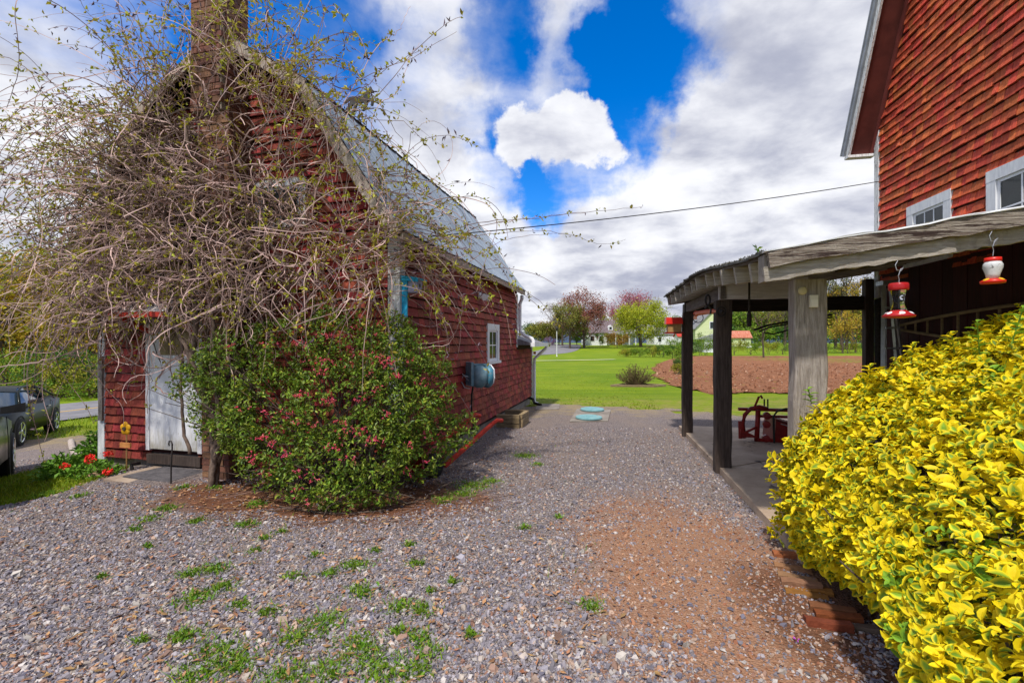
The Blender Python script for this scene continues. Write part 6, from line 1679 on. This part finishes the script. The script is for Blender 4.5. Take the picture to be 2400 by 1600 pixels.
def carpos(fw, rw, side):
    """front and rear wheel ground points on one side"""
    f = np.array(fw); r_ = np.array(rw); h = (f - r_) / np.linalg.norm(f - r_); left = np.array((-h[1], h[0])); m_ = (f + r_) / 2 - side * left * .84
    zf, zr_ = tzf(*f), tzf(*r_); return (m_[0], m_[1], (zf + zr_) / 2 + .01), math.atan2(h[1], h[0]), -math.atan2(zf - zr_, 2.72)
l_, a_, p_ = carpos((-11.62, 10.65), (-13.1, 12.95), 1); car('dark green black sports coupe with silver wheels parked nearer the road', l_, a_, M['car_body'], p_)
l_, a_, p_ = carpos((-7.62, 6.82), (-5.72, 4.87), -1); car('dark olive car cut off by the left frame edge, black mirror showing', l_, a_, M['car_body_near'], p_)

# ------------------------------------------------------------------ trees
tr = np.random.default_rng(123)
def tree(name, label, cat, base, h, rx, leaf_m, nleaf, lsize, group=None, trunk_h=.25, trunk_r=None, levels=3, nlimb=7, spread=.9, droop=0.0, bark=None, clear=0.0, ry=None, sparse=False, stems=1):
    t = thing(name, label, cat, base, 0, group); ry = ry or rx; trunk_r = trunk_r or h * .022
    mb = MB(); tips = []
    cz = h * (trunk_h + (1 - trunk_h) * .5); rzc = h * (1 - trunk_h) * .5
    def env(p):    # distance inside the crown's outline
        return ((p[0] / rx) ** 2 + (p[1] / ry) ** 2 + ((p[2] - cz) / rzc) ** 2)
    def limb(p0, d, L_, r0, lev):
        n = 6; p = np.array(p0, float); d = d / np.linalg.norm(d); pts = [p.copy()]
        for i in range(n):
            d = d + tr.normal(0, .13, 3) + np.array((0, 0, .06 - droop * (1 + lev) * .5)); d /= np.linalg.norm(d); p = p + d * L_ / n; pts.append(p.copy())
        mb.tube(pts, np.linspace(r0, r0 * .45, n + 1), 5 if lev == 0 else 3, cap=False)
        if lev >= 1: tips.extend(pts[2:])
        if lev < levels - 1:
            for k in range(4 if lev else 5):
                j = tr.integers(2, n + 1); q = pts[j]; dd = d + tr.normal(0, .62, 3) + np.array((0, 0, .15)); 
                if env(q) < 1.5: limb(q, dd, L_ * tr.uniform(.42, .68), r0 * .45, lev + 1)
    for s in range(stems):
        lean = tr.normal(0, .12 if stems > 1 else .03, 3); lean[2] = 1; top = np.array((lean[0] * h * .5, lean[1] * h * .5, h * (.55 if not clear else .9)))
        z0 = np.array((tr.normal(0, .12 * (stems > 1)), 0, -.15)); tt = np.linspace(0, 1, 8)[:, None]; tp = z0 + (top - z0) * tt + tr.normal(0, .02 * h * .1, (8, 3)) * (tt > 0)
        mb.tube(tp, np.linspace(trunk_r, trunk_r * .4, 8) / math.sqrt(stems), 7, cap=False)
        for k in range(max(2, nlimb // stems)):
            f = trunk_h + (.98 - trunk_h) * (k + tr.random()) / max(2, nlimb // stems)
            z_ = f * h * .55 if not clear else max(clear, f) * h * .9
            p0 = np.array([np.interp(z_, tp[:, 2], tp[:, j]) for j in range(3)]); a = k * 2.4 + tr.normal(0, .4)
            limb(p0, np.array((math.cos(a) * spread, math.sin(a) * spread * ry / rx, .75 - .3 * (k / nlimb))), rx * tr.uniform(.7, 1.05), trunk_r * .42 / math.sqrt(stems), 0)
    mb.build('trunk', bark or M['bark'], t, smooth=True)
    tips = np.array(tips); e = np.array([env(p) for p in tips]); tips = tips[e < 1.25] if (e < 1.25).sum() > 20 else tips
    # shell of twigs to fill the outline
    if not sparse:
        d = tr.normal(0, 1, (max(30, len(tips) // 3), 3)); d /= np.linalg.norm(d, axis=1)[:, None]; f = tr.uniform(.55, 1.0, len(d))[:, None] * (1 + .16 * np.sin(d[:, :1] * 7 + d[:, 2:] * 5 + tr.random() * 9))
        tips = np.concatenate([tips, d * f * np.array((rx, ry, rzc)) + np.array((0, 0, cz))])
    k = tr.integers(0, len(tips), nleaf); pos = tips[k] + tr.normal(0, .055 * rx + lsize * .5, (nleaf, 3)) * np.array((1, 1, .8))
    if droop: pos[:, 2] -= np.abs(tr.normal(0, droop * 2.0, nleaf)); pos[:, 2] = np.maximum(pos[:, 2], .15 * h * tr.uniform(.3, 1, nleaf))
    V, F_ = leafset(nleaf, pos, tr.uniform(lsize * .6, lsize * 1.3, nleaf), .62, tr, np.array((0, 0, -1.0 if droop else .3)), .9 if droop else .3)
    c = MB(); c.add(V, [F_]); c.build('crown', leaf_m, t, kind='stuff'); return t
def leafm(name, a, b, tl=.28): return mat(name, a, b, scale=.25, rough=.65, island=.42, hue=.025, translucent=tl)
LMs = {'red': leafm('maple_red', (.26, .085, .06), (.40, .16, .115)), 'plum': leafm('maple_plum', (.34, .09, .13), (.50, .17, .19)), 'willow': leafm('willow_leaf', (.30, .34, .012), (.46, .48, .03)), 'olive': leafm('olive_leaf', (.18, .19, .03), (.28, .26, .045)),
       'green': leafm('fresh_green', (.10, .19, .012), (.20, .29, .02)), 'deep': leafm('deep_green', (.035, .10, .012), (.08, .17, .018)), 'gold': leafm('gold_leaf', (.38, .26, .025), (.48, .34, .03)), 'yg': leafm('yellow_green', (.20, .22, .015), (.34, .31, .02)), 'rust': leafm('rust_leaf', (.28, .15, .03), (.36, .22, .04)),
       'pine': leafm('pine_leaf', (.07, .10, .02), (.15, .15, .03), .1), 'grey': leafm('bare_grey', (.26, .20, .18), (.36, .29, .25)), 'mauve': leafm('mauve_leaf', (.20, .10, .20), (.28, .16, .27))}
ORD = ['first', 'second', 'third', 'fourth', 'fifth', 'sixth', 'seventh', 'eighth', 'ninth', 'tenth', 'eleventh', 'twelfth', 'thirteenth', 'fourteenth', 'fifteenth', 'sixteenth', 'seventeenth', 'eighteenth', 'nineteenth', 'twentieth', 'last']
HUES = {'gold': 'golden', 'yg': 'yellow green', 'green': 'fresh green', 'deep': 'dark green', 'olive': 'olive'}
def rowlab(what, cat, rows):
    # a label for each plant of a row: its colour and its place counted from the left
    order = sorted(range(len(rows)), key=lambda k: rows[k][0]); out = []
    for k, r_ in enumerate(rows):
        hue = HUES[r_[4]] + ' ' if len(r_) > 4 else ''
        out.append((k, (*r_, hue + what + ', ' + ORD[order.index(k)] + ' from the left')))
    return out
def gz(px, d): return (px - 1200) / F * d, d, tzf((px - 1200) / F * d, d)
# the group on the far lawn
tree('red_maple', 'tall maple in dusky red bud left of the white house', 'tree', gz(1369, 84), 11.0, 4.6, LMs['red'], 9000, .24, trunk_h=.16, nlimb=12, levels=4)
tree('grey_maple', 'slimmer grey green budding tree beside the red maple', 'tree', gz(1336, 82), 9.6, 3.4, LMs['olive'], 6500, .24, trunk_h=.2, nlimb=9, levels=4, sparse=True)
tree('bare_tree', 'leafless pale grey tree crown behind the red maple', 'tree', gz(1318, 93), 9.8, 4.4, LMs['grey'], 3500, .16, trunk_h=.2, nlimb=9, levels=4, sparse=True)
tree('plum_maple', 'plum red maple rising behind the yellow green willow', 'tree', gz(1482, 108), 13.2, 5.6, LMs['plum'], 9000, .28, trunk_h=.18, nlimb=12, levels=4)
tree('willow', 'round yellow green willow in front of the plum maple', 'tree', gz(1502, 88), 9.4, 5.4, LMs['willow'], 15000, .27, trunk_h=.12, nlimb=12, levels=3, droop=.10, trunk_r=.3, stems=2)
for px, d, h, rx, m, lab in ((1262, 96, 4.6, 2.6, 'olive', 'low olive tree at the bend of the road'), (1285, 100, 5.2, 2.8, 'rust', 'brownish round tree beside the lamp post'), (1310, 98, 5.5, 2.6, 'olive', 'bushy olive tree just right of the lamp post'), (1250, 130, 6.0, 4.0, 'deep', 'dark green tree beyond the road bend'),
                             (1352, 96, 4.5, 2.2, 'green', 'small fresh green tree between the maple trunks'), (1612, 120, 7.5, 4.0, 'deep', 'deep green tree beyond the white outbuilding'), (1560, 125, 8.5, 4.0, 'green', 'green tree crown showing right of the willow'), (1425, 125, 8.5, 3.6, 'yg', 'yellowish tree standing behind the white house'), (1385, 128, 7.5, 3.4, 'deep', 'dark conifer shaped crown behind the white house')):
    tree('garden_tree', lab, 'tree', gz(px, d), h, rx, LMs[m], 2600, .34, trunk_h=.18, nlimb=7)
def bush(label, px, d, h, rx, m, n=900, ls=.2, name='garden_bush', group=None, ry=None, cat='bush'):
    return tree(name, label, cat, gz(px, d), h, rx, LMs[m], n, ls, group, trunk_h=.06, nlimb=6, levels=2, trunk_r=.05, ry=ry, stems=3)
bush('orange tinged rounded bush on the far lawn left of the willow', 1447, 84, 2.7, 2.2, 'rust', 1800, .2)
bush('dark clipped evergreen column before the white house', 1407, 92, 3.4, .8, 'deep', 700, .2); bush('green rounded bush by the porch of the white house', 1425, 91, 2.6, 1.3, 'yg', 700, .2)
bush('mauve flowering bush left of the lamp post', 1288, 88, 2.0, 1.1, 'mauve', 600, .16)
for k, (px, d, h, rx, m, lab) in rowlab('wild bush around the ploughed field', 'bush', ((1500, 50, .9, 1.2, 'green'), (1530, 51, 1.0, 1.3, 'yg'), (1556, 49, 1.3, 1.3, 'deep'), (1585, 52, 2.0, 1.5, 'green'), (1612, 54, 1.8, 1.5, 'deep'), (1640, 56, 2.4, 1.6, 'green'), (1655, 57, 3.2, 1.3, 'green'), (1690, 58, 2.2, 1.6, 'deep'), (1722, 60, 2.0, 1.8, 'yg'), (1760, 60, 1.6, 1.7, 'green'), (1800, 62, 1.7, 1.8, 'yg'), (1835, 62, 1.8, 1.6, 'green'), (1470, 52, .7, 1.1, 'yg'), (1575, 46, 1.2, 1.0, 'green'), (1600, 30, .7, .6, 'green'), (1592, 23, .5, .45, 'yg'), (1596, 26, .6, .5, 'deep'), (1880, 66, 1.3, 2, 'yg'), (1930, 66, 1.2, 2, 'green'), (1985, 66, 1.4, 2, 'yg'), (2040, 62, 1.6, 1.6, 'deep'))):
    bush(lab, px, d, h, rx, m, 1000, .14 if d > 40 else .07, 'field_bush', 'scrub bushes edging the ploughed field')
# wood behind the ploughed field
for k, (px, d, h, rx, m, lab) in rowlab('leafy tree in the far wood beyond the shed', 'tree', ((1705, 125, 10, 6, 'deep'), (1745, 115, 8, 6, 'green'), (1790, 118, 9.5, 6.5, 'green'), (1835, 112, 9, 6, 'yg'), (1880, 122, 10.5, 6.5, 'green'), (1935, 118, 9.5, 6.5, 'yg'), (1985, 122, 10.5, 7, 'green'), (2040, 118, 10, 7, 'deep'), (2110, 125, 11, 8, 'green'), (2200, 130, 12, 9, 'green'), (1660, 135, 10, 6, 'green'))):
    tree('woodland_tree', lab, 'tree', gz(px, d), h, rx, LMs[m], 3600, .6, 'trees of the wood behind the field', trunk_h=.1, nlimb=8)
for k, (px, d, h, lab) in rowlab('slim bare trunked pine beyond the field', 'pine', ((1932, 78, 13), (1958, 82, 12.5), (1972, 76, 11.5), (1984, 80, 13), (1997, 78, 12), (2022, 84, 13), (2070, 80, 13), (1862, 88, 11), (1840, 74, 8.5))):
    tree('pine_tree', lab, 'pine', gz(px, d), h, 2.7, LMs['gold' if k in (2, 4) else 'pine'], 1150, .26, 'pines standing beyond the field', trunk_h=.42, trunk_r=.26, nlimb=9, levels=3, clear=.42, sparse=True)
for px, d, h, lab in ((1975, 66, 6.0, 'golden yellow young tree before the pines'), (2005, 68, 6.5, 'second golden young tree right of the pines')):
    tree('golden_tree', lab, 'tree', gz(px, d), h, 2.6, LMs['gold'], 1300, .24, trunk_h=.25, nlimb=8, sparse=True, levels=3)
tree('bare_ash', 'spindly half bare tree whose twigs show under the shed beam', 'tree', gz(1790, 48), 7.6, 4.0, LMs['olive'], 700, .13, trunk_h=.35, trunk_r=.10, nlimb=9, levels=3, sparse=True)
for k, (px, d, h, rx, m, lab) in rowlab('low bush under the far wood beyond the shed', 'bush', ((1700, 108, 4, 5, 'deep'), (1760, 104, 3.6, 5, 'green'), (1820, 106, 4.2, 5, 'deep'), (1885, 104, 3.8, 5, 'green'), (1945, 106, 4, 5, 'deep'), (2005, 104, 3.6, 5, 'green'), (2065, 106, 4, 5, 'deep'))):
    bush(lab, px, d, h, rx, m, 1500, .5, 'wood_bush', 'bushes under the far wood')
# across the road at the left
for k, (px, d, h, rx, m, lab) in rowlab('tree across the road', 'tree', ((-30, 34, 9.5, 4.5, 'yg'), (10, 30, 8.6, 3.6, 'gold'), (70, 36, 9.6, 4.2, 'yg'), (120, 31, 7.4, 3.4, 'gold'), (175, 34, 8.4, 3.8, 'yg'), (215, 30, 6.6, 3.0, 'gold'), (262, 38, 8.8, 4.4, 'green'), (330, 42, 8, 4.4, 'yg'), (40, 46, 10, 5, 'green'), (160, 48, 10.0, 5, 'olive'), (240, 48, 9, 5, 'yg'))):
    tree('roadside_tree', lab, 'tree', gz(px, d), h * 1.16, rx, LMs[m], 5600, .25, 'trees across the road', trunk_h=.10, nlimb=9, levels=3)
for k, (px, d, h, rx, m, lab) in rowlab('bush on the bank across the road', 'bush', ((20, 24.5, 2.2, 2.2, 'green'), (75, 25.5, 2.0, 2.0, 'yg'), (120, 24, 2.5, 2.0, 'deep'), (165, 24.5, 2.4, 2.2, 'deep'), (215, 25, 2.0, 1.8, 'green'), (60, 22.4, .8, 1.6, 'green'), (150, 22.6, .8, 1.8, 'yg'), (210, 22.8, .8, 1.6, 'green'))):
    bush(lab, px, d, h, rx, m, 1300, .13, 'roadside_bush', 'bushes on the bank across the road')
# low stone bank
sb = thing('stone_bank', 'low brown stone bank half hidden in grass across the road', 'stone wall', gz(150, 23.4))
for k in range(13):
    mb = MB(); mb.ball((-2.2 + k * .38 + tr.normal(0, .05), tr.normal(0, .05), .22 + tr.normal(0, .04)), .24, (1.1, .8, .8 + .3 * tr.random()), 7, 5); mb.build('stone', mat('bank_stone', (.20, .12, .08), (.32, .21, .15), scale=5, rough=.95) if k == 0 else bpy.data.materials['bank_stone'], sb)

# ------------------------------------------------------------------ houses
WSID = mat('white_siding', (.68, .69, .70), (.78, .78, .78), scale=2, stretch=(1, 1, 9), rough=.7)
YSID = mat('pale_green_siding', (.52, .58, .30), (.60, .65, .36), scale=2, stretch=(.4, .4, 7), rough=.7, bump=.3, bscale=4, bstretch=(.1, .1, 5))
RBR = mat('brown_roof', (.11, .085, .09), (.18, .14, .145), scale=3, rough=.9); RGR = mat('grey_roof', (.17, .17, .18), (.25, .25, .26), scale=3, rough=.9)
RRU = mat('rust_roof', (.36, .085, .04), (.50, .20, .13), scale=2.2, stretch=(4, .6, .6), rough=.7, fleck=(.55, .50, .46), fleck_amt=.40, fleck_scale=2, fstretch=(5, .5, .5))
def gable_house(name, label, cat, loc, rz, w, dp, hw, hr2, wall_m, roof_m, wins=(), axis='x', over=.25, doors=()):
    """ridge along x (eaves face the viewer) or along y (gable faces the viewer)"""
    t = thing(name, label, cat, loc, rz)
    mb = MB()
    if axis == 'x': mb.prism([(-dp / 2, -.3), (dp / 2, -.3), (dp / 2, hw), (0, hw + hr2), (-dp / 2, hw)], 'x', -w / 2, w / 2)
    else: mb.prism([(-w / 2, -.3), (w / 2, -.3), (w / 2, hw), (0, hw + hr2), (-w / 2, hw)], 'y', -dp / 2, dp / 2)
    mb.build('wall', wall_m, t)
    half = dp / 2 if axis == 'x' else w / 2; ln = (w if axis == 'x' else dp) / 2 + over; sl = hr2 / half; e = half + over; z0 = hw - over * sl
    for s in (-1, 1):
        mb = MB(); poly = [(s * e, z0 + .02), (0, hw + hr2 + .02), (0, hw + hr2 + .16), (s * e, z0 + .16)]; mb.prism(poly, axis, -ln, ln); mb.build('roof', roof_m, t)
    for (u, z, ww, hh) in wins:
        y = -dp / 2; mb = MB(); mb.box(u - ww / 2 - .09, u + ww / 2 + .09, y - .05, y - .005, z - hh / 2 - .09, z + hh / 2 + .09); f = mb.build('window', M['white_clean'], t)
        mb = MB(); mb.box(u - ww / 2, u + ww / 2, y - .07, y - .052, z - hh / 2, z + hh / 2); mb.build('pane', M['glass_dark'], f)
    for (u, ww, hh, m) in doors:
        mb = MB(); mb.box(u - ww / 2, u + ww / 2, -dp / 2 - .06, -dp / 2 - .004, 0, hh); mb.build('door', m, t)
    return t
h1 = gable_house('white_house', 'white farmhouse with brown roof and three dormers between maple and willow', 'house', gz(1425, 103), 0, 9.4, 7, 2.7, 2.6, WSID, RBR, ((-3.6, 1.4, .7, 1.2), (.4, 1.4, .9, 1.2), (3.6, 1.4, .8, 1.2)), doors=((1.9, .9, 2.0, M['timber']),))
for u in (-3.0, -1.5, -.1):
    mb = MB(); mb.prism([(u - .5, 3.2), (u + .5, 3.2), (u + .5, 3.95), (u, 4.4), (u - .5, 3.95)], 'y', -3.1, -.8); d_ = mb.build('dormer', M['white_clean'], h1)
    mb = MB(); mb.box(u - .26, u + .26, -3.14, -3.105, 3.4, 3.9); mb.build('pane', M['glass_dark'], d_)
mb = MB(); mb.box(2.1, 3.1, -.5, .5, 4.6, 6.1); mb.build('chimney', RGR, h1)
mb = MB(); mb.hexa([(-1.2, -5.6, 2.25), (5.0, -5.6, 2.25), (5.0, -3.5, 2.7), (-1.2, -3.5, 2.7), (-1.2, -5.6, 2.4), (5.0, -5.6, 2.4), (5.0, -3.5, 2.85), (-1.2, -3.5, 2.85)]); pc = mb.build('porch_roof', RGR, h1)
for u in (-1.0, .5, 2.0, 3.4, 4.8):
    mb = MB(); mb.box(u - .09, u + .09, -5.5, -5.32, 0, 2.25); mb.build('porch_post', M['white_clean'], pc)
h1b = gable_house('house_wing', 'low white wing with hipped brown roof left of the farmhouse', 'house', gz(1392, 100), 0, 4.6, 6, 2.6, 2.0, WSID, RBR, ((-.9, 1.4, .8, 1.1), (1.0, 1.4, .8, 1.1)))
gable_house('white_outbuilding', 'long low white outbuilding with grey roof right of the willow', 'outbuilding', gz(1563, 104), 0, 7.6, 6, 2.3, 1.4, WSID, RGR, ((-2.6, 1.2, .7, 1.0), (2.0, 1.2, .5, .8)), doors=((0, 1.8, 1.9, M['white_clean']),))
gable_house('small_white_shed', 'small white shed with red roof seen behind the red bird feeder', 'shed', gz(1597, 98), 0, 2.2, 2.4, 1.9, .8, WSID, M['red_paint'], ((0, 1.1, .5, .5),))
h3 = gable_house('green_house', 'pale yellow green clapboard house with steep gable seen between the shed posts', 'house', gz(1655, 76), math.radians(-8), 5.2, 7, 3.6, 2.7, YSID, RGR, ((0, 4.1, .7, 1.0),), axis='y')
mb = MB(); mb.prism([(-2.7, 1.75), (2.4, 1.75), (2.4, 1.88), (.1, 2.7), (-.1, 2.7), (-2.7, 1.88)], 'y', -5.6, -3.5); mb.build('porch_roof', RGR, h3)
mb = MB(); mb.box(-1.7, -.4, -5.4, -3.6, -.2, 1.75); pch = mb.build('porch', M['white_clean'], h3)
mb = MB(); mb.box(-1.5, -.6, -5.43, -5.401, .2, 1.5); mb.build('door', WSID, pch)
mb = MB(); mb.box(-2.2, -1.6, -.6, .0, 5.2, 6.6); mb.build('chimney', M['brick'], h3)
gable_house('rusty_roofed_shed', 'small pale shed with rusty red metal roof beyond the field', 'shed', gz(1731, 92), math.radians(-10), 3.6, 3.2, 1.75, 1.2, YSID, RRU, ((.4, 1.35, .5, .4),))
q = gz(1762, 84); mb = MB(); mb.box(-.9, 1.6, -.3, .3, .15, .35); mb.box(-.7, -.6, -.25, .25, 0, .15); mb.box(1.3, 1.4, -.25, .25, 0, .15); o = mb.build('low_bench', M['white_worn'], smooth=False); o.location = q; tag(o, 'low pale plank stand on the grass before the rusty roofed shed', 'bench')
lp_ = thing('lamp_post', 'slim white lamp post on the far lawn by the road', 'lamp post', G(1305, 829))
mb = MB(); mb.lathe([(.09, 0), (.05, .15), (.04, 3.0)], sides=8); mb.build('post', M['white_worn'], lp_)
mb = MB(); mb.lathe([(.05, 3.0), (.14, 3.1), (.17, 3.35), (.05, 3.5)], sides=8); mb.build('lantern', M['black_iron'], lp_)
yt = tag(MB().box(-.035, .035, -.01, .0, -.03, .04).build('yellow_tag', M['yellow_paint']), 'small yellow tag at the corner under the wing gutter', 'tag'); yt.location = LW(.09, WING - .02, 1.33); yt.rotation_euler = (0, 0, math.radians(-14.48))
